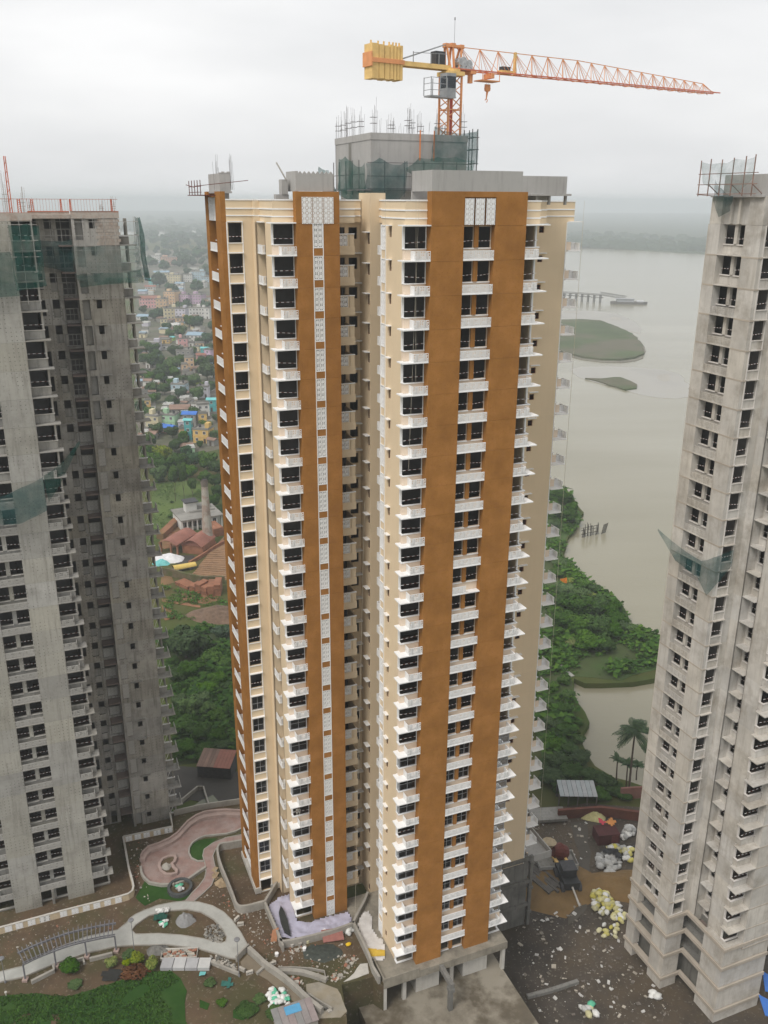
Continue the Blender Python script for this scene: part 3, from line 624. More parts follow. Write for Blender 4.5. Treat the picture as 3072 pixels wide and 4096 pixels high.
def net(tw, top, bot, mat, nu=16, nv=8, sag=.25, seed=1, name='safety_net', root=None, off=(0, 0, 85.1)):
    """hanging net between two 3-d polylines with folds"""
    def pl(P, u):
        u *= len(P)-1; i = min(int(u), len(P)-2); return Vector(P[i]).lerp(Vector(P[i+1]), u-i)
    k = MB(); g = []
    for a in range(nu+1):
        for b in range(nv+1):
            u, v = a/nu, b/nv; p = pl(top, u).lerp(pl(bot, u), v)
            e = math.sin(math.pi*v)**.7
            p += Vector((mnoise.noise((u*6+seed, v*2, seed)), mnoise.noise((u*6+9, v*2, seed)), .5*mnoise.noise((u*5, v*3, seed+4))))*sag*(.4+e)
            p.z -= sag*.6*math.sin(math.pi*((u*(len(top)-1)) % 1.0))*(1-v)
            g.append(tuple(p))
    k.v = g
    for a in range(nu):
        for b in range(nv):
            i = a*(nv+1)+b; k.f.append((i, i+nv+1, i+nv+2, i+1)); k.mi.append(0)
    o = k.build(name, mat, root or tw.root, smooth=True); o.location = off; return o
net(A, [(.1, 24.5, 4.3), (.1, 22.3, 4.5), (.1, 20.4, 3.9), (.1, 18, 3.3), (.1, 16.6, 3.7)], [(.0, 24.5, .6), (-.2, 22, .3), (-.1, 19.6, -.2), (0, 17.6, -.3), (.1, 16.5, .5)], NETG, seed=3)
net(A, [(.1, 16.2, 3.6), (1.6, 16.1, 4.2), (3.2, 16.0, 3.5), (4.6, 16.0, 3.9)], [(.0, 16.2, -.2), (1.2, 16, .2), (3, 15.8, -.5), (4.5, 16, .9)], NETB, seed=8)
net(A, [(4.2, 15.6, 3.2), (5.8, 15.9, 4.2), (8.0, 15.9, 4.35), (10.0, 15.9, 4.4), (12.2, 15.9, 4.1)], [(4.3, 15.6, 2.9), (7.2, 15.5, 1.5), (8.2, 15.5, 2.7), (10, 15.5, 2.6), (12.0, 15.6, 2.5)], NETG, seed=5)
net(A, [(6.3, 15.5, 2.9), (8.1, 15.5, 2.9)], [(8.1, 15.4, -.9), (9.6, 15.4, -.9)], NETG, nu=8, seed=14)
net(A, [(7.7, 16.2, 7.3), (9.4, 16.2, 6.8), (12.3, 16.2, 6.9), (12.9, 16.4, 7.2)], [(7.3, 16.2, 3.9), (9.2, 16.1, 3.9), (12.2, 16.1, 3.9), (12.9, 16.4, 3.6)], NETB, seed=21)
net(A, [(12.95, 16.5, 7.2), (13.0, 18.5, 7.0), (12.9, 20, 7.0)], [(12.95, 16.5, 2.4), (13.0, 18.5, 2.2), (12.9, 20, 2.3)], NETL, seed=31)
net(A, [(-1.3, 27.3, 3.6), (-.6, 26.0, 3.2)], [(-1.4, 27.5, 2.0), (.1, 24.6, .6)], NETG, nu=6, seed=41)
# window-cleaning ropes
k = MB()
for p, q in (((-1.2, .7, .1), (-1.25, .0, -16)), ((-.9, .7, .1), (-1.9, -.1, -24)), ((-2.6, 4.3, .1), (-2.62, 4.3, -60)), ((22.8, 10.6, .1), (22.9, 10.5, -80)), ((23.4, 11.4, -2), (23.5, 11.4, -80)), ((-2.9, 9.0, -30), (-4.7, 8.0, -84))): k.tube(p, q, .012, 4, cap=False)
o = k.build('rope', M('pale_rope', (.55, .5, .4), .9), A.root); o.location = (0, 0, 85.1)
SLABC = M('stained_slab', (.27, .245, .20), .9, .2, .6, streak=.4, stain=(.12, .105, .085), stain_amt=.8, stain_scale=.5)
# podium part of the middle tower (below -85.1)
k = MB(); k.box(-4.5, 11.8, -.95, 13, -86.15, -85.12); k.box(-4.5, -4.3, -.95, 2.6, -85.12, -84.7); k.box(-4.3, 0, -.95, -.8, -85.12, -84.72)
o = k.build('podium_slab', SLABC, A.root); o.location = (0, 0, 85.1)
k = MB()
for (x, y) in ((-4.3, -.7), (-1.6, -.2), (4.75, .1), (11.4, -.6), (11.4, 4), (-4.3, 4)): k.box(x-.22, x+.22, y-.22, y+.22, -89.5, -86.15)
o = k.build('podium_column', SCREED, A.root); o.location = (0, 0, 85.1)
k = MB(); k.box(0.05, 3.1, .02, 6, -89.5, -86.15); k.box(6.3, 9.6, .02, 6, -89.5, -86.15)
o = k.build('podium_wall', SCREED, A.root); o.location = (0, 0, 85.1)
k = MB(); k.box(2.6, 3.1, -4.0, -.95, -85.95, -85.3); k.box(2.55, 3.05, -3.9, -3.4, -89.5, -85.95); k.box(2.45, 3.15, -4.1, -3.3, -86.5, -86.0)
o = k.build('podium_beam', CONCD, A.root); o.location = (0, 0, 85.1)
k = MB()
for z in (-85.2, -89.0, -93.0): k.box(11.8, 22.3, 10.9, 11.3, z-.5, z)
k.wall('s', 11.25, 1, 11.8, 22.0, -97, -85.1, .25, [(12.5, 14.5, -96.5, -94)]); k.wall('t', 22.0, -1, 11.5, 26, -97, -85.1, .25)
o = k.build('podium_wall', CONCD, A.root); o.location = (0, 0, 85.1); o['label'] = 'bare damp concrete wall under the set-back wing'
k = MB(); k.box(22.2, 22.65, 10.9, 11.35, -97, -85.1)
for z in (-86.0, -90.2, -94.4): k.box(22.1, 22.8, 10.8, 11.45, z-.4, z)
o = k.build('podium_column', CONCD, A.root); o.location = (0, 0, 85.1)
k = MB(); k.box(22.3, 25.6, 11.2, 17, -86.3, -86.1); k.box(22.3, 25.6, 11.1, 11.25, -86.3, -85.2); k.box(25.5, 25.65, 11.1, 17, -86.3, -85.2); k.box(22.3, 25.6, 16.9, 17.05, -86.3, -85.2)
o = k.build('podium_planter', CONCR, A.root); o.location = (0, 0, 85.1)
k = MB(); k.box(-14.7, -13.9, 18.1, 25.9, -85.12, -84.3); k.box(-12.6, -11.4, 18.22, 18.4, -85.12, -84.4)
o = k.build('plinth', SCREED, A.root); o.location = (0, 0, 85.1)
# ================= the grey tower on the left
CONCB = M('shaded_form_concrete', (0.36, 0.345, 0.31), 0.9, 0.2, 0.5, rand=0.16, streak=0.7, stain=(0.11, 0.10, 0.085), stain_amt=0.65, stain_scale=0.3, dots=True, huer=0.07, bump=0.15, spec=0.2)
stL = dict(panel=CONCF, wall=CONCF, para=CONC, slab=CONC, jali=JALIG, trim=SCREED, reveal=CONC)
B = Tower('concrete_tower', 'grey unfinished concrete tower with dark openings behind the cream low wall', (-43.6, 26.35), stL)
up = set(range(0, 8))
B.recess(ID, 3.2, 6.35, ALL, set(), missing=up | {8}); B.bay(ID, ALL, set(), missing=up); B.bay(TF(9.56, 0, -1), ALL, set(), missing=up)
for a0, a1 in ((0.0, 3.2), (6.35, 9.56)): B.panel(ID, a0, a1, ALL)
# inner corner on its right: balcony wall, then the block with the star-tile strip
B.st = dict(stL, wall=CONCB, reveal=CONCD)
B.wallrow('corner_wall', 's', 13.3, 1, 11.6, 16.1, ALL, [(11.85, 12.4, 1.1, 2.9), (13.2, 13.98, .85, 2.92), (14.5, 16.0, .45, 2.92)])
B.st = stL
k = MB(); k.wall('s', 13.52, 1, 13.15, 14.02, .7, 1.85, .12); k.box(14.1, 15.98, 13.18, 13.3, 1.80, 1.88); k.box(14.12, 14.3, 13.2, 13.3, .45, 1.8); k.box(15.9, 16.0, 13.2, 13.3, .45, 1.8); k.box(14.3, 15.98, 13.16, 13.35, .38, .5)
bm_ = k.mesh('balcony', CONC)
j = MB(); star(j, TF(0, 13.26), 14.55, 15.88, .55, 1.8, 3, 3); jm = j.mesh('jali_panel', JALIG)
k = MB()
for x in (14.5, 15.0, 15.42, 15.86): k.box(x, x+.07, 13.22, 13.3, .5, 1.8)
for z in (1.1, 1.75): k.box(14.5, 15.9, 13.23, 13.29, z, z+.07)
jr = k.mesh('balcony_frame', CONC)
for i in ALL:
    o = B.inst('balcony', bm_, i); B.inst('jali_panel' if i > 7 else 'balcony_frame', jm if i > 7 else jr, i, o)
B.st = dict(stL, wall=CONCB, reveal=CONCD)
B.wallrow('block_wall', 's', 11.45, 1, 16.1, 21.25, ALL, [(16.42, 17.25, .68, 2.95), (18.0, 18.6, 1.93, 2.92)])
k = MB(); k.wall('t', 16.1, 1, 11.65, 13.3, 0, 3, .2); k.wall('t', 21.25, -1, 11.65, 13.0, 0, 3, .2); k.box(17.6, 19.0, 11.1, 11.45, 2.98, 3.06)
k.box(16.43, 17.24, 11.95, 12.05, .68, 2.95)
me = k.mesh('block_side_wall', CONC)
j = MB(); star(j, TF(0, 11.5), 16.44, 17.23, .72, 2.92, 2, 5); jm = j.mesh('jali_panel', JALIG)
k = MB(); k.wall('s', 12.2, 1, 21.25, 22.4, .11, 1.0, .15); k.box(21.25, 22.45, 12.15, 12.4, 1.0, 1.08, 1); k.box(21.3, 21.36, 12.2, 12.3, 1.08, 2.9, 1); k.box(22.1, 22.3, 12.2, 14, 1.08, 3.0, 0); k.bar((21.4, 12.25, 1.1), (22.0, 12.25, 2.6), .025, 1)
bm2 = k.mesh('bay_wall', [CONC, WHITE])
b = MB(); b.box(21.25, 23.1, 10.9, 12.6, 0, .12); bm3 = b.mesh('balcony', CONC)
j = MB(); fan(j, lambda a, d, z: (22.95+d, a, z), 11.2, 12.7, .12, .78); jm3 = j.mesh('jali_screen', JALIG)
for i in ALL:
    B.inst('block_side_wall', me, i); B.inst('bay_wall', bm2, i); o = B.inst('balcony', bm3, i)
    if i > 7: B.inst('jali_panel', jm, i); B.inst('jali_screen', jm3, i, o)
hull_walls(B, ALL, CONC, [('s', 31.2, -1, -4.6, 14.6), ('t', -2.05, 1, 1.66, 16.0), ('s', 16.0, 1, -4.6, -2.05), ('t', -4.7, 1, 16, 31.2), ('t', 14.7, -1, 27.2, 31.2), ('s', 27.2, -1, 14.7, 21.25), ('t', 11.61, -1, 1.66, 13.3), ('t', 21.25, -1, 13.0, 27.2)])
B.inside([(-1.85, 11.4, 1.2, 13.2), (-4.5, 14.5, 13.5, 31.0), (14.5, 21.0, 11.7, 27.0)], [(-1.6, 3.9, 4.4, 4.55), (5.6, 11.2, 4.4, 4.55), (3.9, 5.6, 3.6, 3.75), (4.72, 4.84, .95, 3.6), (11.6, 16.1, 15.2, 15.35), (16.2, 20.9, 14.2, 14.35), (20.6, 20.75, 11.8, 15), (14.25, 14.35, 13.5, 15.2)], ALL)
# pour joints, roof edge, brick infill and nets at the top
PJ = M('brick_infill', (0.40, 0.33, 0.28), .95, .2, 3, patch=(.45, .42, .38), patch_scale=1.2, patch_amt=.7)
topbox(B, 'roof_edge', [(0, 9.56, -.02, .3, -2.06, -1.3), (-2.1, 11.65, .9, 1.2, -2.05, -1.3), (11.6, 16.1, 13.2, 13.5, -2.05, -1.3), (16.1, 21.4, 11.35, 11.6, -2.05, -1.25), (-2, 21.3, 11.7, 27, -2.05, -1.6), (-1.9, 11.5, 1.2, 13, -2.05, -1.62)], PJ)
k = MB()
for i in (0,):
    for r_ in range(8):
        z = -5.0+.36*r_
        for c_ in range(6):
            x = 18.7+c_*.42+(.2 if r_ % 2 else 0)
            k.box(x, x+.39, 11.40, 11.449, z, z+.33)
    for r_ in range(8):
        for c_ in range(5):
            x = .2+c_*.58+(.25 if r_ % 2 else 0); k.box(x, x+.52, -.05, -.002, -5+.36*r_, -5+.36*r_+.33)
o = k.build('block_masonry', PJ, B.root); o.location = (0, 0, 85.1); o['kind'] = 'stuff'
RUST = M('rust_orange_steel', (0.38, 0.10, 0.045), .85, .2, 2)
k = MB()
for q in range(70):
    x = -1.8+q*.33; y = 1.0 if x < 11.6 else (13.2 if x < 16.1 else 11.4)
    k.tube((x, y, -1.4), (x+rnd.uniform(-.05, .05), y, .04+rnd.uniform(-.06, .06)), .012, 4, cap=False)
for (a, b, y) in ((-2, 11.6, 1.0), (11.6, 16.1, 13.2), (16.1, 21.4, 11.4)): k.bar((a, y, .02), (b, y, .02), .02); k.bar((a, y, -1.32), (b, y, -1.32), .05)
o = k.build('edge_guard', RUST, B.root); o.location = (0, 0, 85.1)
k = MB()
for x, y, h, t in ((8.4, 1.3, .0, .12), (7.0, 1.5, .0, .1), (9.8, 1.6, 4.0, .12), (12.2, 13.4, 0, .13), (15.3, 13.4, 0, .08), (16.2, 11.6, 0, .07), (20.7, 11.6, 0, .08), (10.6, 1.6, 0, .15)):
    for d in (-t, t): k.bar((x+d, y, -1.3), (x+d*.6, y, h+.02), .045)
    for z in range(6): k.bar((x-t, y, -1.2+z*(h+1.2)/6), (x+t, y, -1.2+(z+.6)*(h+1.2)/6), .02)
o = k.build('column_cage', M('orange_primer', (.52, .12, .05), .8, .2, 2), B.root); o.location = (0, 0, 85.1)
REB2 = M('pale_rebar', (.30, .25, .22), .8)
for (x, y, h) in ((9.4, 2.0, 3.6), (12.0, 13.6, 1.2), (19.6, 11.7, 1.0), (20.9, 11.8, 1.1), (11.0, 3, 2)): rebars(B, x, y, -1.3, 7, h*.6, h+.6, .25, mat=REB2)
k = MB()
for x in [x*1.15 for x in range(-1, 19)]:
    y = -.55 if x < 12 else (12.6 if x < 16 else 10.7)
    k.tube((x, y, -10.2 if x < 12 else -9.4), (x, y, -1.6), .028, 5, cap=False)
for z in (-2.4, -3.9, -5.5, -7.0, -8.6):
    k.bar((-2, -.55, z), (12, -.55, z), .025); k.bar((12, 12.6, z), (16, 12.6, z), .025); k.bar((16, 10.7, z), (23.4, 10.7, z), .025)
for y in (10.7, 12, 13.3, 14.6): k.tube((23.4, y, -9.4), (23.4, y, -1.9), .028, 5, cap=False)
for z in (-2.4, -3.9, -5.5, -7.0, -8.6): k.bar((23.4, 10.7, z), (23.4, 15, z), .025)
o = k.build('scaffold', M('bamboo_scaffold', (.36, .35, .33), .9, .2, 2), B.root); o.location = (0, 0, 85.1)
net(B, [(9.3, -.6, -2.4), (11.0, -.6, -2.3), (12.2, -.4, -2.5)], [(9.4, -.7, -8.8), (10.8, -.8, -8.6), (12.3, -.5, -8.4)], NETG, seed=51)
net(B, [(-2, -.6, -4.9), (3, -.6, -4.8), (9.2, -.6, -5.0)], [(-2, -.8, -9.2), (3, -.9, -9.6), (9.6, -.8, -9.3)], NETG, seed=52)
net(B, [(12.0, 12.4, -4.2), (14.2, 12.4, -4.5), (16, 12.0, -4.3)], [(12.0, 12.3, -7.2), (14.0, 12.2, -7.6), (16, 11.8, -8.3)], NETB, seed=53)
net(B, [(15.8, 10.6, -4.9), (19, 10.5, -5.0), (23.3, 10.5, -4.8)], [(15.9, 10.4, -8.6), (19, 10.2, -9.3), (23.3, 10.3, -9.0)], NETL, seed=54)
net(B, [(15.9, 10.5, -8.2), (19, 10.3, -8.0), (23.3, 10.4, -7.7)], [(16.4, 10.4, -9.6), (19, 10.1, -9.3), (23.5, 10.2, -9.2)], NETG, seed=55)
net(B, [(23.4, 10.6, -1.9), (23.9, 12.6, -1.9), (23.6, 15, -1.9)], [(23.6, 10.4, -9.0), (24.6, 12.6, -9.3), (24.2, 15, -9.3)], NETG, seed=56)
net(B, [(-1, -.6, -28.9), (4.7, -.7, -30.4), (7.0, -.6, -29.6), (9.6, -.6, -28.6)], [(-1, -1.2, -31), (4.7, -1.4, -33.2), (6.8, -1.3, -33.4), (9.6, -1.3, -32.2)], NETB, seed=57, sag=.15)
net(B, [(9.7, -.6, -28.4), (11.6, .5, -27.6), (13.9, 3.0, -25.8)], [(9.9, -.8, -31.5), (11.5, .4, -29.6), (14.0, 3.0, -26.0)], NETG, seed=58, sag=.15)
k = MB(); k.box(4.45, 4.75, -.1, .25, -86.8, -83.0); o = k.build('ground_post', CONC, B.root); o.location = (0, 0, 85.1)
# ================= the pale grey tower on the right
SCRP = M('pale_plaster_trim', (0.66, 0.63, 0.60), .85, .06, .6, stain=(.45, .41, .36), stain_amt=.4)
stR = dict(panel=CONCP, wall=CONCP, para=CONCP, slab=CONCP, jali=CONCP, trim=SCRP, post=SCRP, reveal=CONCP)
RSs, RSt = 47.2, -23.2
Cc = Tower('concrete_tower', 'pale concrete tower beside the river with white framed openings', (RSs, RSt), stR)
allw = set()
Cc.bay(TF(-8.86, 11.4), ALL, allw, missing=set(range(0, 27)))
for a0, a1 in ((-8.86, -4.5),): Cc.panel(TF(0, 11.4), a0, a1, ALL)
left_wing(Cc, ALL, set(), set(), miss=set(range(0, 27)))
Cc.panel(TL(-14.55, 25.6), 0.0, 1.6, ALL); Cc.panel(TL(-14.55, 25.6), 5.1, 7.3, ALL, 0.5)
Cc.recess(TL(-14.55, 25.6), 1.6, 5.1, ALL, set(), missing={0, 1})
k = MB(); k.box(-14.57, -14.03, 18.22, 18.32, -.10, .06); k.box(-14.57, -14.5, 18.3, 20.5, -.10, .06); k.box(-14.57, -14.5, 24.0, 25.6, -.1, .06); k.box(-8.9, -4.5, 11.37, 11.5, -.08, .05)
jm = k.mesh('pour_joint', CONCPJ)
for i in ALL: Cc.inst('pour_joint', jm, i)
k = MB(); k.box(-11.0, -4.5, 12.2, 12.4, 0, .1); 
hull_walls(Cc, ALL, CONCP, REAR + [('t', -4.5, -1, 12.38, 16.1), ('s', 16.1, 1, -4.5, 14.6), ('t', 14.7, -1, 16.1, 27.2)])
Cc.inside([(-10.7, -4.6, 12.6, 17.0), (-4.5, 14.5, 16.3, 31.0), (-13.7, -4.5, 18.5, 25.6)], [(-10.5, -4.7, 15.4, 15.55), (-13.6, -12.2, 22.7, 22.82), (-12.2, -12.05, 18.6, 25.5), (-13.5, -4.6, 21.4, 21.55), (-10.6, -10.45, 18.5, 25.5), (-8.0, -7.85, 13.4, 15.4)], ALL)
topbox(Cc, 'roof_edge', [(-14.55, -14.05, 18.3, 20.3, -2.06, .62), (-14.55, -14.05, 24.0, 25.6, -2.06, .62), (-14.2, -13.9, 20.3, 24, -2.06, .62), (-14.5, -14.1, 22.65, 22.95, -2.0, .3), (-14.5, -14.1, 21.5, 21.8, -2.0, .3), (-14.05, -11.4, 18.3, 18.7, -2.06, .3), (-11.4, -10.9, 12.4, 18.3, -2.06, .3), (-10.9, -4.5, 11.4, 12.4, -2.06, .3), (-14.0, -4.5, 12.4, 25.5, -.6, -.3), (-4.5, 14.5, 16.2, 31, -.6, -.3)], CONCP)
topbox(Cc, 'roof_parapet', [(-14.3, -14.1, 18.6, 24.4, .64, 2.6), (-14.1, -10.5, 18.6, 18.8, .64, 2.6), (-14.1, -11, 24.2, 24.4, .64, 2.6), (-14.9, -13.9, 18.4, 25.5, .5, .66)], CONCR)
k = MB()
for y, z1 in ((26.6, 4.0), (25.2, 4.1), (23.6, 4.0), (22.0, 4.1), (20.4, 4.2), (19.2, 4.3)): k.bar((-15.6, y, .6), (-15.6, y, z1), .04)
for z in (.8, 1.7, 2.7): k.bar((-15.6, 18.6, z), (-15.6, 26.8, z), .035)
for y in (19.2, 22, 25.2): k.bar((-15.6, y, 1.7), (-14.1, y, .7), .035)
k.bar((-15.6, 26.6, .75), (-14.2, 25.4, .62), .04)
o = k.build('scaffold', M('rusty_scaffold', (.24, .15, .12), .8, .3, 1.0), Cc.root); o.location = (0, 0, 85.1)
net(Cc, [(-15.62, 26.6, 3.9), (-15.62, 23.6, 3.7), (-15.62, 22.0, 4.0), (-15.6, 19.2, 4.1)], [(-15.65, 26.0, 1.8), (-15.65, 24, 1.2), (-15.62, 21, .8), (-15.6, 19.2, 2.2)], NETL, seed=71)
net(Cc, [(-15.4, 24.6, 2.2), (-15.3, 23.4, 1.2), (-15.2, 22, .6)], [(-15.0, 25.0, .2), (-14.9, 24.0, -1.4), (-14.8, 22.6, -.8)], NETB, nu=10, seed=72)
net(Cc, [(-16.6, 25.8, -35.3), (-15.3, 23.6, -36.8), (-14.9, 20.2, -37.4), (-15.1, 18.2, -36.2), (-12.9, 17.7, -35.4)], [(-16.7, 25.7, -35.5), (-15.6, 23.5, -38.5), (-15.2, 20.2, -39.3), (-15.6, 18.0, -40.6), (-12.8, 17.8, -37.4)], NETB, seed=73, sag=.12)
# stepped base of the right tower
for z0, z1, mat_ in ((-88.0, -85.1, 0), (-91.2, -88.4, 0), (-94.9, -91.6, 0), (-97.2, -95.3, 0)):
    topbox(Cc, 'base_wall', [(-14.5, -12.0, 18.2, 19.0, z0, z1), (-14.5, -13.4, 19.0, 20.8, z0, z1), (-14.5, -13.5, 24.1, 25.7, z0, z1), (-11.6, -4.5, 11.5, 12.2, z0, z1), (-11.6, -10.8, 12.2, 15.0, z0, z1)], CONCP)
for z in (-85.2, -88.1, -91.3, -95.0): topbox(Cc, 'base_beam', [(-14.7, -11.8, 18.0, 18.8, z-.42, z+.02), (-14.7, -13.9, 18.8, 25.9, z-.42, z+.02), (-11.8, -11.3, 11.3, 18.3, z-.42, z+.02), (-11.3, -4.5, 11.3, 11.9, z-.42, z+.02)], CONCPJ)
topbox(Cc, 'base_core', [(-12.8, -4.6, 19.4, 25, -97, -85.3), (-10.2, -4.6, 13.5, 19.4, -97, -85.3)], CONCD)
for z in (-88.15, -91.35): topbox(Cc, 'base_plate', [(-14, -4.6, 18.6, 25.2, z-.3, z), (-11.2, -4.6, 12.3, 18.6, z-.3, z)], CONCD)
# ================= tower crane
ORANGE = M('crane_orange', (0.72, 0.31, 0.13), .6, .12, 1.5)
YELLOW = M('crane_yellow', (0.78, 0.53, 0.20), .6, .10, 1.2, stain=(.40, .25, .10), stain_amt=.4, stain_scale=.8)
GREYM = M('machine_grey', (.30, .31, .32), .6, .15, 2)
DARKM = M('dark_canvas', (.06, .06, .065), .8, .2, 2)
CX, CY, CH = 6.8, 104.0, CAMZ+12.55
jd = Vector((36.0, 23.0, 0)).normalized(); jn = Vector((-jd.y, jd.x, 0)); jang = math.atan2(jd.y, jd.x)
crane = thing('tower_crane', 'yellow and orange tower crane standing on the roof of the cream and brown tower', 'crane', (CX, CY, CAMZ+6.2), jang)
def cr(name, mb, mat, parent=None): return mb.build(name, mat, parent or crane)
H0 = CH-(CAMZ+6.2)
k = MB(); wv = .82
for sx in (-1, 1):
    for sy in (-1, 1): k.box(sx*wv-.09, sx*wv+.09, sy*wv-.09, sy*wv+.09, -8, H0)
n = 12; dz = (H0+6)/n
cs = [(-wv, -wv), (wv, -wv), (wv, wv), (-wv, wv)]
for i in range(n):
    z0, z1 = -6+i*dz, -6+(i+1)*dz
    for q in range(4):
        a, b = cs[q], cs[(q+1) % 4]
        if i % 2: a, b = b, a
        k.bar((a[0], a[1], z0), (b[0], b[1], z1), .04)
for z in (H0-3.4, H0-6.6):
    for q in range(4): k.bar((*cs[q], z), (*cs[(q+1) % 4], z), .05)
cr('mast', k, ORANGE)
k = MB(); k.tube((.35, .3, -4), (.35, .3, H0), .14, 8); cr('ladder_tube', k, M('crane_red', (.42, .08, .05), .6))
k = MB(); k.box(-1.05, 1.05, -1.05, 1.05, H0-.15, H0+.25); k.tube((0, 0, H0+.25), (0, 0, H0+.5), 1.0, 16); cr('slewing_ring', k, YELLOW)
# jib: two bottom chords, one top chord, webs
k = MB(); JL = 42.5; zb = H0+.55
def topz(x): return zb+2.15-1.15*max(0, (x-18)/(JL-18)) if x < JL-1.5 else zb+.35
for sy in (-.55, .55): k.bar((-.9, sy, zb), (JL, sy, zb+.2), .06, mi=1)
xs = [1.2]; 
while xs[-1] < JL-2: xs.append(xs[-1]+2.55-.02*xs[-1])
for a, b in zip(xs, xs[1:]): k.bar((a, 0, topz(a)), (b, 0, topz(b)), .035)
k.bar((xs[-1], 0, topz(xs[-1])), (JL, 0, zb+.25), .05)
for a, b in zip(xs, xs[1:]):
    for sy in (-.55, .55):
        for fx in (-.18, .35, .62, .95): k.bar((a, 0, topz(a)), (a+(b-a)*fx, sy, zb+.02), .017 if fx > 0 else .03)
    k.bar((a, -.55, zb), (a, .55, zb), .035); k.bar((a, -.55, zb), (b, .55, zb), .025)
cr('jib', k, [ORANGE, M('crane_red_chord', (.60, .16, .09), .6)])
k = MB()
for x in (xs[3],): k.box(x-.12, x+.12, -.14, .14, zb, topz(x)+.1)
k.box(xs[2]+.3, xs[2]+1.9, -.35, .35, zb+.02, zb+.35); cr('jib_joint', k, YELLOW)
k = MB(); k.box(xs[2]+.5, xs[2]+1.6, -.3, .3, zb+.35, zb+.72); cr('jib_winch', k, DARKM)
# tower head with A-frame
k = MB()
for sx in (-.75, .05, 1.2):
    for sy in (-.5, .5): k.bar((sx*.6, sy, zb), (sx, sy*.35, zb+2.1), .09)
k.bar((-.9, -.2, zb+2.15), (1.4, -.2, zb+2.15), .12); k.bar((-.9, .2, zb+2.15), (1.4, .2, zb+2.15), .12)
k.box(-.95, -.45, -.3, .3, zb+1.95, zb+2.35); k.box(-.2, .35, -.3, .3, zb+2.0, zb+2.42); k.box(.95, 1.45, -.3, .3, zb+1.95, zb+2.35)
cr('crane_head', k, ORANGE)
k = MB(); k.box(-10.2, -.4, -.62, -.42, zb-.2, zb+.22); k.box(-10.2, -.4, .42, .62, zb-.2, zb+.22)
for x in range(11): k.box(-10.1+x*.95, -10.0+x*.95, -.42, .42, zb-.1, zb+.1)
k.box(-6.6, -.8, -.5, .5, zb+.2, zb+.26)
cr('counter_jib', k, YELLOW)
k = MB()
for sy in (-.5, .5): k.bar((-.9, sy*.5, zb+2.2), (-6.6, sy, zb+.35), .045)
for x in (-5.2, -3.0, -2.0): k.bar((x, -.6, zb+.2), (x, -.6, zb+1.2), .035)
k.bar((-5.2, -.6, zb+1.1), (-1.0, -.6, zb+1.25), .025)
cr('counter_tie', k, GREYM)
x = -10.2
for i, t_ in enumerate((.80, .64, .6, .42, .34, .34, .34)):
    k = MB(); k.box(x+.02, x+t_-.02, -.75, .75, zb-1.6+.05*(i % 2), zb+1.55-.06*(i % 3)); k.box(x+.1, x+.25, -.3, -.2, zb+1.5, zb+1.85)
    cr('counterweight', k, YELLOW); x += t_+.03
k = MB(); k.box(-10.2, -6.4, -.86, -.76, zb-.15, zb+.25); k.box(-10.32, -10.2, -.85, .85, zb-.5, zb+.8); cr('ballast_clamp', k, ORANGE)
k = MB(); k.box(-1.9, -.7, -1.9, -.75, H0-2.3, H0-.1); cabo = cr('cab', k, GREYM)
k = MB(); k.box(-1.85, -.75, -1.92, -1.9, H0-1.5, H0-.4); k.box(-1.92, -1.9, -1.8, -.85, H0-1.5, H0-.4); cr('pane', k, GLASS, cabo)
k = MB(); k.box(-3.9, -.7, -2.0, -.7, H0-2.45, H0-2.3)
for (x, y) in ((-3.9, -2), (-3.9, -.7), (-2.8, -2), (-1.9, -2), (-2.8, -.7)): k.bar((x, y, H0-2.3), (x, y, H0-.6), .035)
for z in (H0-.65, H0-1.2, H0-1.8): k.bar((-3.9, -2, z), (-1.9, -2, z), .025); k.bar((-3.9, -2, z), (-3.9, -.7, z), .025)
cr('cab_platform', k, GREYM)
k = MB(); k.box(-2.3, -1.1, -.45, .5, zb+.25, zb+1.5); cr('motor_cover', k, DARKM)
k = MB(); k.tube((1.2, -.6, zb+.7), (1.2, .6, zb+.7), .5, 12); k.tube((2.0, -.55, zb+.55), (2.0, .55, zb+.55), .42, 12); k.box(.7, 2.4, -.6, .6, zb+.05, zb+.25); k.bar((.6, -.7, zb+.2), (.6, -.7, zb+1.3), .04); cr('hoist_drum', k, M('cable_drum', (.42, .43, .44), .5, .3, 4))
k = MB(); k.box(2.2, 2.9, -.6, .6, zb-.35, zb-.05); k.box(2.35, 2.75, -.2, .2, zb-1.2, zb-.3); k.box(4.9, 5.3, -.7, .7, zb-.6, zb-.1); k.box(3.6, 6.1, -.7, .7, zb-.9, zb-.8); k.bar((3.7, -.7, zb-.8), (3.7, -.7, zb-.1), .03); k.bar((6, -.7, zb-.8), (6, -.7, zb-.1), .03); cr('trolley', k, ORANGE)
k = MB(); hz = zb-1.9
for y in (-.15, .15): k.tube((4.9, y, zb-.8), (4.95, y, hz+.5), .014, 4)
hk = cr('hoist_rope', k, GREYM)
k = MB(); k.tube((4.95, -.14, hz+.35), (4.95, .14, hz+.35), .34, 12); k.box(4.62, 5.28, -.1, .1, hz+.1, hz+.75); k.tube((4.95, 0, hz+.05), (4.85, 0, hz-.65), .13, 8, r1=.06)
for q in range(6):
    a, b = math.pi*(-.5+q*.25), math.pi*(-.5+(q+1)*.25)
    k.tube((4.85+math.cos(a)*.16, 0, hz-.85+math.sin(a)*.16), (4.85+math.cos(b)*.16, 0, hz-.85+math.sin(b)*.16), .045, 5)
cr('hook_block', k, ORANGE, hk)
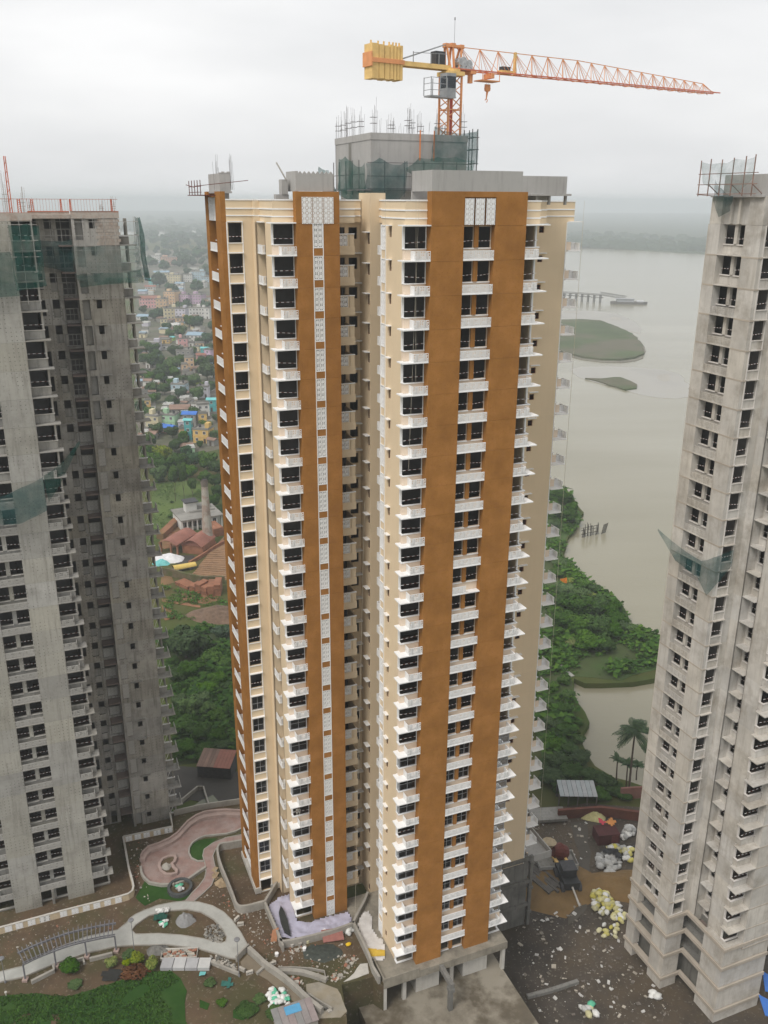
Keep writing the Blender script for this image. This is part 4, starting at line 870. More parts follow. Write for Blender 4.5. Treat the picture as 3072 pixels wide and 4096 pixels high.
k = MB(); k.bar((.35, 0, zb+2.3), (.35, 0, zb+4.7), .015); k.tube((.35, 0, zb+4.6), (.35, 0, zb+4.85), .07, 6); cr('mast_light', k, GREYM)

# ================= ground, river, islands, far bank
GRASSC = M('grassy_ground', (0.060, 0.085, 0.022), .95, .25, .05, patch=(0.13, 0.085, 0.045), patch_amt=.55, patch_scale=.012, stain=(0.04, 0.065, 0.018), stain_amt=.7, stain_scale=.05, bump=.3, spec=.1)
FARLAND = M('far_fields', (0.045, 0.065, 0.03), .95, .3, .004, patch=(.07, .075, .045), patch_scale=.0025, spec=.05)
def zone(name, pts, z, mat, th=None, label=None, kind='structure', wob=0.0, seg=4.0):
    """a sheet of ground with a slightly ragged outline"""
    P = []
    for i in range(len(pts)):
        a, b = Vector(pts[i]), Vector(pts[(i+1) % len(pts)])
        n = max(1, int((b-a).length/seg)) if wob else 1
        for q in range(n):
            p = a.lerp(b, q/n)
            if wob: p = p+Vector((mnoise.noise((p.x*.35, p.y*.35, 1)), mnoise.noise((p.x*.35, p.y*.35, 7))))*wob
            P.append((p.x, p.y))
    k = MB()
    if th: k.prism(P, z-th, z)
    else: k.prism(P, z-.3, z, bottom=False)
    o = k.build(name, mat); o['kind'] = kind
    if label: o['label'] = label
    return o
def PX(lst, x0, y0, s, z=0.0): return [at(x0+s*a, y0+s*b, z) for a, b in lst]
# river
mt = bpy.data.materials.new('river_water'); mt.use_nodes = True; t = mt.node_tree; b_ = t.nodes['Principled BSDF']
b_.inputs['Roughness'].default_value = .18; b_.inputs['Specular IOR Level'].default_value = .5
g_ = t.nodes.new('ShaderNodeNewGeometry'); n1 = t.nodes.new('ShaderNodeTexNoise'); n1.inputs['Scale'].default_value = .012; n1.inputs['Detail'].default_value = 6
mp_ = t.nodes.new('ShaderNodeMapping'); mp_.inputs['Scale'].default_value = (.35, 1.3, 1); t.links.new(g_.outputs['Position'], mp_.inputs[0]); t.links.new(mp_.outputs[0], n1.inputs['Vector'])
r_ = t.nodes.new('ShaderNodeValToRGB'); r_.color_ramp.elements[0].position = .35; r_.color_ramp.elements[0].color = (.215, .195, .128, 1); r_.color_ramp.elements[1].position = .68; r_.color_ramp.elements[1].color = (.285, .265, .195, 1)
t.links.new(n1.outputs[0], r_.inputs[0]); t.links.new(r_.outputs[0], b_.inputs['Base Color'])
n2 = t.nodes.new('ShaderNodeTexNoise'); n2.inputs['Scale'].default_value = .55; n2.inputs['Detail'].default_value = 4
mp2 = t.nodes.new('ShaderNodeMapping'); mp2.inputs['Scale'].default_value = (.5, 1.4, 1); mp2.inputs['Rotation'].default_value = (0, 0, .35); t.links.new(g_.outputs['Position'], mp2.inputs[0]); t.links.new(mp2.outputs[0], n2.inputs['Vector'])
bm = t.nodes.new('ShaderNodeBump'); bm.inputs['Strength'].default_value = .28; bm.inputs['Distance'].default_value = .25; t.links.new(n2.outputs[0], bm.inputs['Height']); t.links.new(bm.outputs[0], b_.inputs['Normal'])
WATER = mt
k = MB(); k.quad((-9000, -600, -1.2), (9000, -600, -1.2), (9000, 9000, -1.2), (-9000, 9000, -1.2)); o = k.build('river', WATER); structure(o)
# our bank: right shore, creek, then round behind the lens, left shore along the far side of the town
s9_ = 600/1659
shore = PX([(-200, 30), (60, 75), (240, 90), (300, 160), (420, 290), (490, 420), (480, 560), (345, 680), (300, 880), (400, 1000), (520, 1140), (700, 1230), (800, 1290), (900, 1370), (970, 1520), (1020, 1640), (1130, 1660), (1300, 1770), (1420, 1850), (1700, 1960), (1700, 2150)], 2150, 1900, s9_)
creek = [at(*p) for p in ((2640, 2712), (2520, 2728), (2420, 2738), (2340, 2735), (2285, 2722), (2300, 2790), (2340, 2850), (2352, 2890), (2318, 2930), (2322, 2975), (2355, 3020), (2400, 3075), (2450, 3110), (2520, 3130), (2600, 3150), (2700, 3170), (3100, 3190))]
left = [at(*p) for p in ((820, 962), (760, 955), (640, 944), (550, 938), (300, 935), (-300, 930))]
hid = [at(2140, 1880), at(2000, 1640), at(1500, 1180), at(1150, 1010), at(950, 972)]
land = list(reversed(left)) + list(reversed(hid)) + shore + creek + [(240, 60), (240, -500), (-2500, -500)]
zone('ground', land, 0.0, GRASSC, 3.0, wob=1.6, seg=6)
far = [at(-1500, 898, -1.2), at(0, 905, -1.2), at(550, 913, -1.2), at(820, 923, -1.2), at(1500, 950, -1.2), at(2305, 987, -1.2), at(2820, 1018, -1.2), at(3400, 1050, -1.2), (6000, 1500), (8800, 3000), (8800, 8800), (-8800, 8800), (-8800, 4000)]
zone('far_bank', far, .4, FARLAND, 3.0)
SAND = M('wet_sand', (.36, .35, .325), .7, .10, .03, stain=(.30, .285, .24), stain_amt=.6, stain_scale=.03)
MUD = M('river_mud', (.17, .155, .12), .6, .2, .1)
ISLG = M('island_grass', (.065, .09, .035), .95, .25, .03, patch=(.13, .11, .08), patch_amt=.75, patch_scale=.02, bump=.4)
sI = 700/1659
zone('sandbar', PX([(100, 830), (300, 812), (560, 815), (720, 838), (860, 885), (960, 945), (1000, 985), (960, 1030), (880, 1010), (700, 960), (500, 905), (200, 905)], 2150, 900, sI, -1.2), -1.1, SAND, wob=3, seg=10)
zone('sandbar', PX([(335, 1400), (350, 1365), (420, 1345), (700, 1345), (1000, 1355), (1200, 1375), (1350, 1420), (1440, 1520), (1440, 1640), (1300, 1650), (1150, 1640), (1000, 1610), (850, 1570), (650, 1520), (480, 1480), (380, 1445)], 2150, 900, sI, -1.2), -1.12, SAND, wob=3, seg=10)
zone('mud_flat', PX([(120, 1200), (300, 1250), (420, 1285), (620, 1308), (800, 1308), (930, 1292), (1010, 1265), (1030, 1180), (1000, 1130), (960, 1090), (860, 1015), (600, 912), (420, 902), (120, 905)], 2150, 900, sI, -1.2), -.9, MUD, .4, wob=2.5, seg=8)
zone('island', PX([(120, 1190), (300, 1235), (420, 1265), (620, 1290), (800, 1288), (920, 1272), (990, 1240), (1005, 1175), (985, 1135), (940, 1085), (850, 1018), (600, 918), (420, 908), (120, 912)], 2150, 900, sI, -1.2), .3, ISLG, 1.5, wob=2.5, seg=7)
zone('island', PX([(470, 1462), (600, 1468), (720, 1452), (800, 1458), (870, 1490), (940, 1525), (930, 1560), (850, 1575), (750, 1545), (620, 1505), (520, 1480)], 2150, 900, sI, -1.2), -.3, ISLG, .8, wob=2.5, seg=6)
for pts in ([(250, 815), (420, 818), (400, 830), (260, 840)], [(700, 870), (800, 880), (790, 905), (690, 895)], [(1130, 1420), (1240, 1410), (1275, 1450), (1215, 1490), (1130, 1460)]): zone('mud_flat', PX(pts, 2150, 900, sI, -1.2), -1.06, M('damp_sand', (.33, .31, .27), .5, .1, .05), wob=2, seg=6)
# far woods on the other bank: one mass of rounded crowns
FARW = M('far_woods_green', (.035, .055, .028), .95, .3, .02, spec=.05)
k = MB()
for i in range(900):
    f = rnd.random(); u_ = rnd.random(); px = -200+3500*f; base = 905+(px-0)*.0365 if px > 0 else 905
    px, py = px, base-1-55*u_**2.2
    x, y = at(px, py); r = rnd.uniform(10, 24); h = rnd.uniform(7, 15)
    if y > 7600: continue
    n = 6; kk = len(k.v)
    for (fr, fz) in ((1, 0), (.92, .55), (.5, .92)):
        for q in range(n):
            a = 2*math.pi*q/n+i; e = rnd.uniform(.8, 1.2); k.v.append((x+math.cos(a)*r*fr*e, y+math.sin(a)*r*fr*e, .3+h*fz*e))
    k.v.append((x, y, .3+h))
    for lv in (0, 1):
        for q in range(n): k.f.append((kk+lv*n+q, kk+lv*n+(q+1) % n, kk+(lv+1)*n+(q+1) % n, kk+(lv+1)*n+q)); k.mi.append(0)
    for q in range(n): k.f.append((kk+2*n+q, kk+2*n+(q+1) % n, kk+3*n)); k.mi.append(0)
o = k.build('far_woods', FARW, smooth=True); stuff(o, 'hazy woods along the far river bank', 'woods')
# jetty with gangway, pontoon and its piles
WOODG = M('weathered_wood', (.12, .11, .10), .9, .2, 1)
j0 = at(2150+sI*250, 900+sI*712, -1.2); j1 = at(2150+sI*592, 900+sI*738, -1.2); jv = Vector(j1)-Vector(j0); je = jv.normalized(); jnn = Vector((-je.y, je.x))
jet = thing('jetty', 'long grey jetty on piles reaching into the river beyond the islands', 'jetty', (j0[0], j0[1], -1.2))
k = MB(); L = jv.length; k.bar((-je.x*60, -je.y*60, 7.6), (jv.x, jv.y, 7.6), 1.2, r2=.3)
for d in (-1.1, 1.1): k.bar((-je.x*60+jnn.x*d, -je.y*60+jnn.y*d, 8.7), (jv.x+jnn.x*d, jv.y+jnn.y*d, 8.7), .12)
k.build('deck', WOODG, jet)
for q in range(7):
    p = jv*(q/6); k = MB()
    for d in (-1.5, 1.5): k.tube((p.x+jnn.x*d, p.y+jnn.y*d, -2), (p.x+jnn.x*d, p.y+jnn.y*d, 7.4), .55, 7)
    k.bar((p.x-jnn.x*2.6-je.x*2, p.y-jnn.y*2.6-je.y*2, 5.3), (p.x+jnn.x*2.6+je.x*2, p.y+jnn.y*2.6+je.y*2, 5.3), .35)
    k.build('pile', WOODG, jet)
g0 = Vector((j1[0], j1[1], 6.6)); g1_ = at(2150+sI*835, 900+sI*728, -1.2); g1 = Vector((g1_[0], g1_[1], 1.6))
gw = thing('gangway', 'sloping truss gangway between the jetty end and the pontoon', 'gangway', tuple(g0))
k = MB(); dv = g1-g0; sd_ = Vector((-dv.y, dv.x, 0)).normalized()
for d in (-1.3, 1.3):
    for z in (0, 3.0): k.bar(sd_*d+Vector((0,0,z)), dv+sd_*d+Vector((0,0,z)), .22)
    for q in range(12): k.bar(dv*(q/12)+sd_*d, dv*((q+1)/12)+sd_*d+Vector((0,0,3.0)), .1); k.bar(dv*(q/12)+sd_*d, dv*(q/12)+sd_*d+Vector((0,0,3.0)), .1)
k.obox(dv/2, dv/2, sd_*1.3, Vector((0,0,.15))); k.build('truss', WOODG, gw)
px_, py_ = at(2150+sI*870, 900+sI*748, -1.2)
pt_ = thing('pontoon', 'flat dark pontoon boat moored at the end of the gangway', 'boat', (px_, py_, -1.2), -.12)
k = MB(); k.prism([(-17, -5), (13, -5), (18, 0), (13, 5), (-17, 5), (-19, 0)], -.5, 2.2); k.build('hull', WOODG, pt_)
k = MB(); k.box(-13, 4, -3.6, 3.6, 2.2, 4.8); k.build('deckhouse', M('deckhouse_grey', (.35, .36, .38), .7), pt_)
k = MB(); k.box(-14, 5, -4.2, 4.2, 4.8, 5.1); k.build('roof', GREYM, pt_)
k = MB(); k.box(7, 14, -3, 3, 2.2, 3.4); k.build('stern_cover', M('pale_cover', (.55, .56, .58), .7), pt_)
# bamboo fish fence in the bay
a0 = Vector(at(2150+s9_*480, 1900+s9_*690, -1.2)); a1 = Vector(at(2150+s9_*660, 1900+s9_*655, -1.2))
bf = thing('bamboo_fence', 'dark bamboo stake fence standing in the river at the bay', 'fence', (a0.x, a0.y, -1.2))
BAM = M('dark_bamboo', (.06, .055, .045), .9)
for q in range(22):
    p = (a1-a0)*(q/21)+Vector((rnd.uniform(-.4, .4), rnd.uniform(-.4, .4))); k = MB()
    k.tube((p.x, p.y, -1), (p.x+rnd.uniform(-.5, .5), p.y, rnd.uniform(2.6, 4.4)), .09, 5); k.build('stake', BAM, bf)
k = MB()
for z in (1.0, 2.2, 3.0): k.bar((0, 0, z), ((a1-a0).x, (a1-a0).y, z), .07)
k.build('rail', BAM, bf)
for q in range(6):
    p = Vector(at(2150+s9_*(700+q*9), 1900+s9_*(655-4*q), -1.2)); k = MB(); k.tube((0, 0, -1), (.8, .2, 3.2), .09, 5)
    o = k.build('mooring_stake', BAM, None, (p.x, p.y, -1.2)); tag(o, 'thin dark stakes leaning in the water past the bamboo fence', 'stake', 'leaning stakes past the bamboo fence')
# ================= trees
def leafmat(name, c): return M(name, c, .9, .22, .6, rand=.12, huer=.04, spec=.08)
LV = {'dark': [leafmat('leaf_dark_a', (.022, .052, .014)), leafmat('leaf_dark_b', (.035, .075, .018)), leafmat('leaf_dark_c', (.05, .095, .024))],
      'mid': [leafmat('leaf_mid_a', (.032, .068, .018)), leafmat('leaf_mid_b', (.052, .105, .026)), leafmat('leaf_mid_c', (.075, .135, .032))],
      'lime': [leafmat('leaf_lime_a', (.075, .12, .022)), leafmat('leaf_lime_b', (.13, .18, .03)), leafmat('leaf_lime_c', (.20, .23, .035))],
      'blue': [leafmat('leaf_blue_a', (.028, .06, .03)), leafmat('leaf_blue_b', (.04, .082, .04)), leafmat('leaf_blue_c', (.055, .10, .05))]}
BARK = M('bark', (.085, .065, .048), .95, .2, 2)
def crown_mesh(seed, n, leaf, flat=.8, lob=7):
    r = random.Random(seed); lobes = [((0, 0, 0), .72)]
    for i in range(lob):
        a = 2*math.pi*i/lob+r.uniform(-.4, .4); d = r.uniform(.35, .62)
        lobes.append(((math.cos(a)*d, math.sin(a)*d, r.uniform(-.32, .5)*flat), r.uniform(.30, .50)))
    k = MB()
    for i in range(n):
        (c, rad) = r.choice(lobes[:1]*2+lobes)
        while True:
            v = Vector((r.uniform(-1, 1), r.uniform(-1, 1), r.uniform(-1, 1)))
            if .05 < v.length < 1: break
        v = v.normalized(); rr = rad*(r.uniform(.55, 1.0)**.5)*(1+.16*mnoise.noise(v*3+Vector((seed, 0, 0))))
        p = Vector(c)+Vector((v.x*rr, v.y*rr, v.z*rr*flat))
        nrm = (v+Vector((r.uniform(-1, 1), r.uniform(-1, 1), r.uniform(-.4, 1.2)))*.7).normalized()
        a = nrm.cross(Vector((r.uniform(-1, 1), r.uniform(-1, 1), r.uniform(-1, 1)))).normalized(); b = nrm.cross(a)
        s = leaf*r.uniform(.6, 1.35); a *= s; b *= s*.7
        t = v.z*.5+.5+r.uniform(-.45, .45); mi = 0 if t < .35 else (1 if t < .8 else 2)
        k.quad(tuple(p-a), tuple(p-b*.9), tuple(p+a), tuple(p+b), mi)
    return k
CROWNS = {}
for kind, n, leaf, flat in (('dark', 2600, .085, .8), ('mid', 2400, .085, .85), ('lime', 1500, .10, .9), ('blue', 2200, .085, .8)):
    CROWNS[kind] = [crown_mesh(11+q*7+len(kind), n, leaf, flat).mesh('crown', LV[kind]) for q in range(2)]
SMALLC = {kind: crown_mesh(91+len(kind), 420, .19, .85).mesh('crown', LV[kind]) for kind in LV}
k = MB(); k.tube((0, 0, 0), (.05, .03, .62), .055, 7, r1=.035)
for a in range(4): k.tube((.05, .03, .5), (math.cos(a*1.7)*.38, math.sin(a*1.7)*.38, 1.0), .028, 5, r1=.01)
TRUNK = k.mesh('trunk', BARK)
def tree(x, y, rad, h, kind, label, group=None, small=False, z=0.0, cat='tree'):
    t = thing('tree' if cat == 'tree' else 'bush', label, cat, (x, y, z), rnd.uniform(0, 6.28), group)
    put('trunk', TRUNK, t, sc=(rad*.9, rad*.9, h*.62))
    put('crown', SMALLC[kind] if small else rnd.choice(CROWNS[kind]), t, (0, 0, max(h-rad*.8, h*.52)), sc=(rad, rad, max(min(rad, h*.6), h*.42)))
    return t
def ptree(px, py, wpx, kind, label, hr=1.15, group=None, small=False, cat='tree'):
    """tree whose foot stands at photo point px, py and whose crown is wpx wide there"""
    x, y = at(px, py); d = math.sqrt(x*x+y*y+CAMZ*CAMZ); r = wpx*d/FPX/2
    return tree(x, y, r, r*2*hr*.75, kind, label, group, small, cat=cat)

def place(px, py, box, left, right, above, below):
    """words for a spot inside a patch of trees, by its edges"""
    u_, v_ = (px-box[0])/(box[2]-box[0]), (py-box[1])/(box[3]-box[1])
    h = left if u_ < .34 else (right if u_ > .66 else 'in the middle'); d = above if v_ < .34 else (below if v_ > .66 else 'halfway down')
    return h, d
SEEN = {}
def uniq(lb):
    n = SEEN.get(lb, 0)+1; SEEN[lb] = n
    return lb if n == 1 else lb+(', right one', ', rightmost', ', behind', ', rear one', ', last')[min(n-2, 4)]
TONE = {'dark': 'dark green', 'mid': 'mid green', 'lime': 'yellow green', 'blue': 'grey green'}
def many(rows, name, box, words, group, patch, cat='tree', xfm=None, k=1.0, small=None):
    ws = sorted(r[2] for r in rows); m1, m2 = ws[len(ws)//3], ws[2*len(ws)//3]
    rows = sorted(rows, key=lambda r: (r[0], r[1]))
    for r in rows:
        px, py = xfm(r[0], r[1]) if xfm else (r[0], r[1]); h, d = place(r[0], r[1], box, *words)
        sz = 'small' if r[2] <= m1 else ('large' if r[2] > m2 else '')
        ptree(px, py, r[2]*k, r[3], uniq(('%s %s %s %s %s, %s' % (sz, TONE[r[3]], name, patch, h, d)).strip()), r[4] if len(r) > 4 else 1.15, group, small=bool(small and py < small), cat=cat)
# ================= the town beyond the kiln
def paint(name, c): return M(name, c, .85, .10, .15, rand=.08, streak=.25, stain=tuple(x*.55 for x in c), stain_amt=.45, stain_scale=.25)
PAL = dict(white=(.62, .61, .58), cream=(.62, .55, .37), pink=(.60, .33, .33), salmon=(.58, .37, .28), lilac=(.52, .38, .50), paleblue=(.42, .54, .60), turquoise=(.14, .46, .46), mint=(.36, .55, .36),
           ochre=(.60, .40, .14), peach=(.60, .42, .26), grey=(.28, .27, .25), lime=(.34, .52, .14), teal=(.08, .36, .38), lavender=(.50, .48, .54), brick=(.30, .15, .10))
PM = {k_: paint('wall_'+k_, c) for k_, c in PAL.items()}
ROOFM = {'grey': M('roof_grey', (.24, .23, .21), .95, .2, .2, rand=.15, stain=(.10, .10, .09), stain_amt=.6), 'bluetarp': M('blue_tarp', (.05, .16, .50), .7, .15, .4), 'tealtarp': M('teal_tarp', (.16, .48, .48), .7, .15, .4),
         'tin': M('rust_tin', (.20, .13, .10), .8, .25, .3, rand=.2), 'red': M('red_roof', (.27, .12, .09), .85, .2, .3), 'bluetin': M('pale_blue_tin', (.26, .36, .44), .7, .15, .3), 'white': M('white_roof', (.60, .60, .58), .9, .1, .2)}
WDARK = M('dark_window', (.035, .035, .04), .4, .2, 1)
k = MB(); k.box(-.55, .55, -.04, .05, -.6, .6, 1); k.box(-.65, .65, -.07, .04, .6, .68); k.box(-.62, .62, -.07, .04, -.68, -.6); k.box(-.62, -.55, -.06, .04, -.6, .6); k.box(.55, .62, -.06, .04, -.6, .6); k.box(-.03, .03, -.05, .04, -.6, .6)
WINM = k.mesh('window', [WHITE, WDARK])
k = MB(); k.box(-.5, .5, -.04, .05, 0, 2.0); DOORM = k.mesh('door', M('dark_door', (.07, .05, .04), .7, .2, 1))
HN = [0]
def house(px, py, wpx, col, fl, label, roof='grey', rot=None, depth=None, group=None, wins=True, fh=3.1, win_gap=2.6):
    x, y = at(px, py); d = math.sqrt(x*x+y*y+CAMZ*CAMZ); w_ = max(2.5, wpx*d/FPX); dp = depth or w_*rnd.uniform(.7, 1.0); h = fl*fh
    rz = rot if rot is not None else rnd.uniform(-.5, .35)
    t = thing('house', label, 'house', (x+dp*.5*-math.sin(rz)*-1*0, y+dp*.5, 0), rz, group)
    k = MB(); k.box(-w_/2, w_/2, -dp/2, dp/2, -.5, h)
    for q in range(1, fl): k.box(-w_/2-.12, w_/2+.12, -dp/2-.12, dp/2+.12, q*fh-.12, q*fh+.02)
    k.build('wall', PM[col], t)
    k = MB(); rm = ROOFM[roof if roof in ROOFM else 'grey']
    if roof in ('tin', 'red', 'bluetin', 'bluetarp', 'tealtarp'):
        e = .5; ww, dd = w_/2+e, dp/2+e; zr = h+min(dp, 7)*.22
        k.quad((-ww, -dd, h-.1), (ww, -dd, h-.1), (ww, 0, zr), (-ww, 0, zr)); k.quad((ww, dd, h-.1), (-ww, dd, h-.1), (-ww, 0, zr), (ww, 0, zr))
        k.tri((-ww, -dd, h-.1), (-ww, 0, zr), (-ww, dd, h-.1)); k.tri((ww, dd, h-.1), (ww, 0, zr), (ww, -dd, h-.1))
    else:
        k.box(-w_/2-.25, w_/2+.25, -dp/2-.25, dp/2+.25, h, h+.18)
        for b in ((-w_/2, w_/2, -dp/2, -dp/2+.15), (-w_/2, w_/2, dp/2-.15, dp/2), (-w_/2, -w_/2+.15, -dp/2+.15, dp/2-.15), (w_/2-.15, w_/2, -dp/2+.15, dp/2-.15)): k.box(*b, h+.18, h+.8)
    ro = k.build('roof', rm, t)
    if roof == 'grey' and fl > 1 and w_ > 6:
        k = MB(); sx = rnd.choice((-1, 1)); k.box(sx*w_*.15, sx*w_*.42, -dp*.1, dp*.35, h+.19, h+2.3); k.build('stair_head', PM[col], t)
        k = MB(); k.tube((-sx*w_*.25, dp*.1, h+.2), (-sx*w_*.25, dp*.1, h+1.5), .55, 8); k.build('water_tank', DARKM, ro)
    if wins:
        n = max(1, int(w_/win_gap)); ns = max(1, int(dp/win_gap))
        for q in range(fl):
            for c in range(n):
                if q == 0 and c == n//2: put('door', DOORM, t, (-w_/2+(c+.5)*w_/n, -dp/2, 0.02)); continue
                put('window', WINM, t, (-w_/2+(c+.5)*w_/n, -dp/2, q*fh+1.6))
            for c in range(ns):
                for sx in (1,) if rz > -.1 else (-1,):
                    put('window', WINM, t, (sx*w_/2, -dp/2+(c+.5)*dp/ns, q*fh+1.6), sx*math.pi/2)
    return t
zone('town_ground', [at(*p) for p in ((540, 1000), (880, 1000), (900, 1400), (890, 1790), (760, 1820), (640, 1800), (540, 1760))], .05, M('town_dirt', (.15, .13, .105), .95, .25, .06, patch=(.05, .07, .025), patch_amt=.7, patch_scale=.03, stain=(.24, .22, .19), stain_amt=.6, stain_scale=.08), wob=3, seg=12)
z2 = .2261
H2 = [ # centre of the foot (in the 550,830 survey sheet), width, colour, storeys, roof, label
 (250, 985, 300, 'white', 4, 'grey', 'long whitish four storey block at the far edge of the town'), (560, 1020, 290, 'salmon', 4, 'grey', 'salmon pink four storey block behind the town'),
 (450, 1110, 80, 'white', 2, 'grey', 'small white house below the far salmon block'), (400, 1275, 250, 'cream', 3, 'bluetin', 'cream block under a long grey blue tin roof'),
 (650, 1330, 210, 'cream', 3, 'grey', 'cream yellow house with arched front in the far town'), (880, 1320, 150, 'white', 3, 'grey', 'white three storey house left of the pale blue block'), (1060, 1310, 230, 'paleblue', 4, 'grey', 'tall pale blue block beside the brown tower edge'),
 (1190, 1320, 120, 'paleblue', 2, 'grey', 'low pale blue house touching the tall pale blue block'), (290, 1370, 150, 'turquoise', 2, 'tealtarp', 'bright turquoise house among dark trees'), (210, 1500, 170, 'white', 2, 'red', 'white house with a red roof below the turquoise house'),
 (180, 1775, 320, 'pink', 3, 'red', 'wide pink house with a flat red roof'), (430, 1860, 180, 'peach', 4, 'grey', 'tall peach house beside the wide pink one'), (600, 1715, 210, 'peach', 4, 'grey', 'peach house with a roof room behind the yellow block'),
 (850, 1710, 190, 'lilac', 3, 'grey', 'lilac house with white roof room, left half of the pair'), (1060, 1710, 200, 'lilac', 3, 'grey', 'deep lilac house, right half of the pair'), (1190, 1740, 100, 'peach', 2, 'grey', 'small peach house next to the deep lilac one'),
 (570, 2045, 220, 'cream', 4, 'grey', 'yellowish four storey corner house with square windows'), (780, 2050, 180, 'lavender', 4, 'grey', 'pale lavender house right of the yellowish corner house'), (1010, 1965, 210, 'white', 3, 'grey', 'white house with scattered small windows'), (1210, 1970, 150, 'white', 3, 'grey', 'whitish house cut by the brown tower edge'),
 (760, 2090, 180, 'peach', 2, 'grey', 'low peach house with pink front'), (460, 2110, 110, 'cream', 2, 'grey', 'small cream house in front of the yellowish block'), (600, 2155, 240, 'white', 1, 'white', 'long low white roofed house'), (100, 1990, 200, 'white', 1, 'bluetin', 'low house with a pale blue tin roof'),
 (60, 1330, 90, 'cream', 2, 'grey', 'small cream house at the net edge of the grey tower'), (120, 1220, 130, 'grey', 3, 'grey', 'grey house half behind the green net'), (1120, 1420, 160, 'white', 2, 'grey', 'plain white house below the pale blue block'), (760, 1480, 110, 'white', 2, 'grey', 'white house with a stepped gable among trees')]
for (a, b, ww, col, fl, rf, lb) in H2: house(550+z2*a, 830+z2*b, z2*ww, col, fl, lb, rf, fh=3.0)
H3 = [
 (90, 95, 110, 'cream', 1, 'grey', 'cream cottage by the grey tower at the town middle'), (220, 345, 320, 'lavender', 2, 'grey', 'wide bluish white house with a stained front'), (470, 195, 190, 'ochre', 1, 'grey', 'orange yellow low house'), (600, 150, 100, 'lime', 1, 'tealtarp', 'bright lime green house'),
 (800, 260, 160, 'pink', 2, 'grey', 'pink two storey house with pink balcony'), (1020, 190, 270, 'white', 2, 'bluetin', 'white house under a pale blue tin roof'), (950, 255, 100, 'white', 1, 'grey', 'white box house between pink and orange'), (1090, 260, 140, 'peach', 1, 'grey', 'orange peach low house right of the white box'),
 (510, 310, 160, 'white', 1, 'grey', 'white low house with a dark roof'), (820, 480, 250, 'grey', 2, 'grey', 'bare grey concrete house'), (1190, 435, 120, 'teal', 2, 'tealtarp', 'vivid teal house standing left of the mauve one'), (1270, 555, 130, 'lilac', 3, 'grey', 'mauve house with tall windows beside the brown tower'), (1120, 560, 150, 'pink', 2, 'red', 'pink house with a red roof edge'),
 (890, 510, 140, 'white', 1, 'grey', 'white shed in front of the bare grey house'), (910, 705, 150, 'peach', 3, 'grey', 'tall peach house with a red room on top'), (830, 740, 100, 'peach', 2, 'grey', 'orange house with arches'), (730, 1115, 240, 'paleblue', 2, 'grey', 'pale bluish house with flat white roof'), (1000, 1140, 130, 'white', 1, 'grey', 'white wall house with one window'),
 (1160, 1160, 200, 'lavender', 2, 'grey', 'lavender white house with broken terrace'), (640, 1240, 130, 'pink', 1, 'grey', 'pale pink little house'), (830, 1250, 150, 'white', 1, 'white', 'white little house right of the pink one'), (870, 1330, 110, 'white', 1, 'grey', 'tiny white hut on a flat roof'),
 (730, 1450, 320, 'grey', 1, 'tin', 'long grey shed with a rusty roof'), (1140, 1490, 210, 'white', 2, 'grey', 'greyish white house above the blue roofs'), (1310, 1400, 150, 'teal', 2, 'tealtarp', 'green teal house at the tower edge'), (180, 1410, 100, 'ochre', 2, 'grey', 'yellow house peeping past the grey tower'),
 (300, 1705, 240, 'cream', 2, 'grey', 'pale yellow two storey house with brown shutters'), (560, 1690, 260, 'mint', 2, 'grey', 'mint green house joined to the pale yellow one'), (760, 1650, 180, 'grey', 1, 'grey', 'grey low house behind the blue tarp roof'), (530, 1790, 240, 'brick', 1, 'bluetarp', 'shed under a long blue tarp'),
 (920, 1670, 230, 'grey', 2, 'bluetarp', 'house under the largest bright blue roof'), (905, 1905, 120, 'teal', 3, 'tealtarp', 'narrow teal house with white crossed railing'), (1150, 1960, 280, 'ochre', 2, 'grey', 'ochre house with a rounded balcony and arched window'), (1150, 1660, 140, 'ochre', 2, 'grey', 'ochre room block behind the ochre house'),
 (240, 1900, 160, 'grey', 1, 'tin', 'low rusty shed beside the grey tower'), (850, 2120, 200, 'grey', 1, 'tin', 'dark low hut at the lower edge of the town'), (1320, 2010, 150, 'grey', 1, 'tin', 'brown hut by the brown tower'), (930, 2160, 130, 'mint', 1, 'white', 'hut with a pale green sheet roof')]
for (a, b, ww, col, fl, rf, lb) in H3: house(550+z2*a, 1330+z2*b, z2*ww, col, fl, lb, rf, fh=2.9 if fl > 1 else 2.7)
for i in range(140):
    px, py = rnd.uniform(560, 870), 1000+770*rnd.random()**.8
    cl, rf = rnd.choice(('white', 'grey', 'white', 'cream', 'lavender', 'grey', 'peach')), rnd.choice(('grey', 'tin', 'tin', 'grey', 'white', 'bluetin'))
    h_, d_ = place(px, py, (560, 1000, 870, 1770), 'by the grey tower', 'by the brown tower', 'near the river', 'near the kiln')
    house(px, py, rnd.uniform(13, 32), cl, 1, uniq('little %s house, %s roof, %s, %s' % (cl, {'grey': 'flat grey', 'tin': 'rusty tin', 'white': 'flat white', 'bluetin': 'blue tin'}[rf], h_, d_)), rf, group='little plain houses in the town', wins=py > 1350)
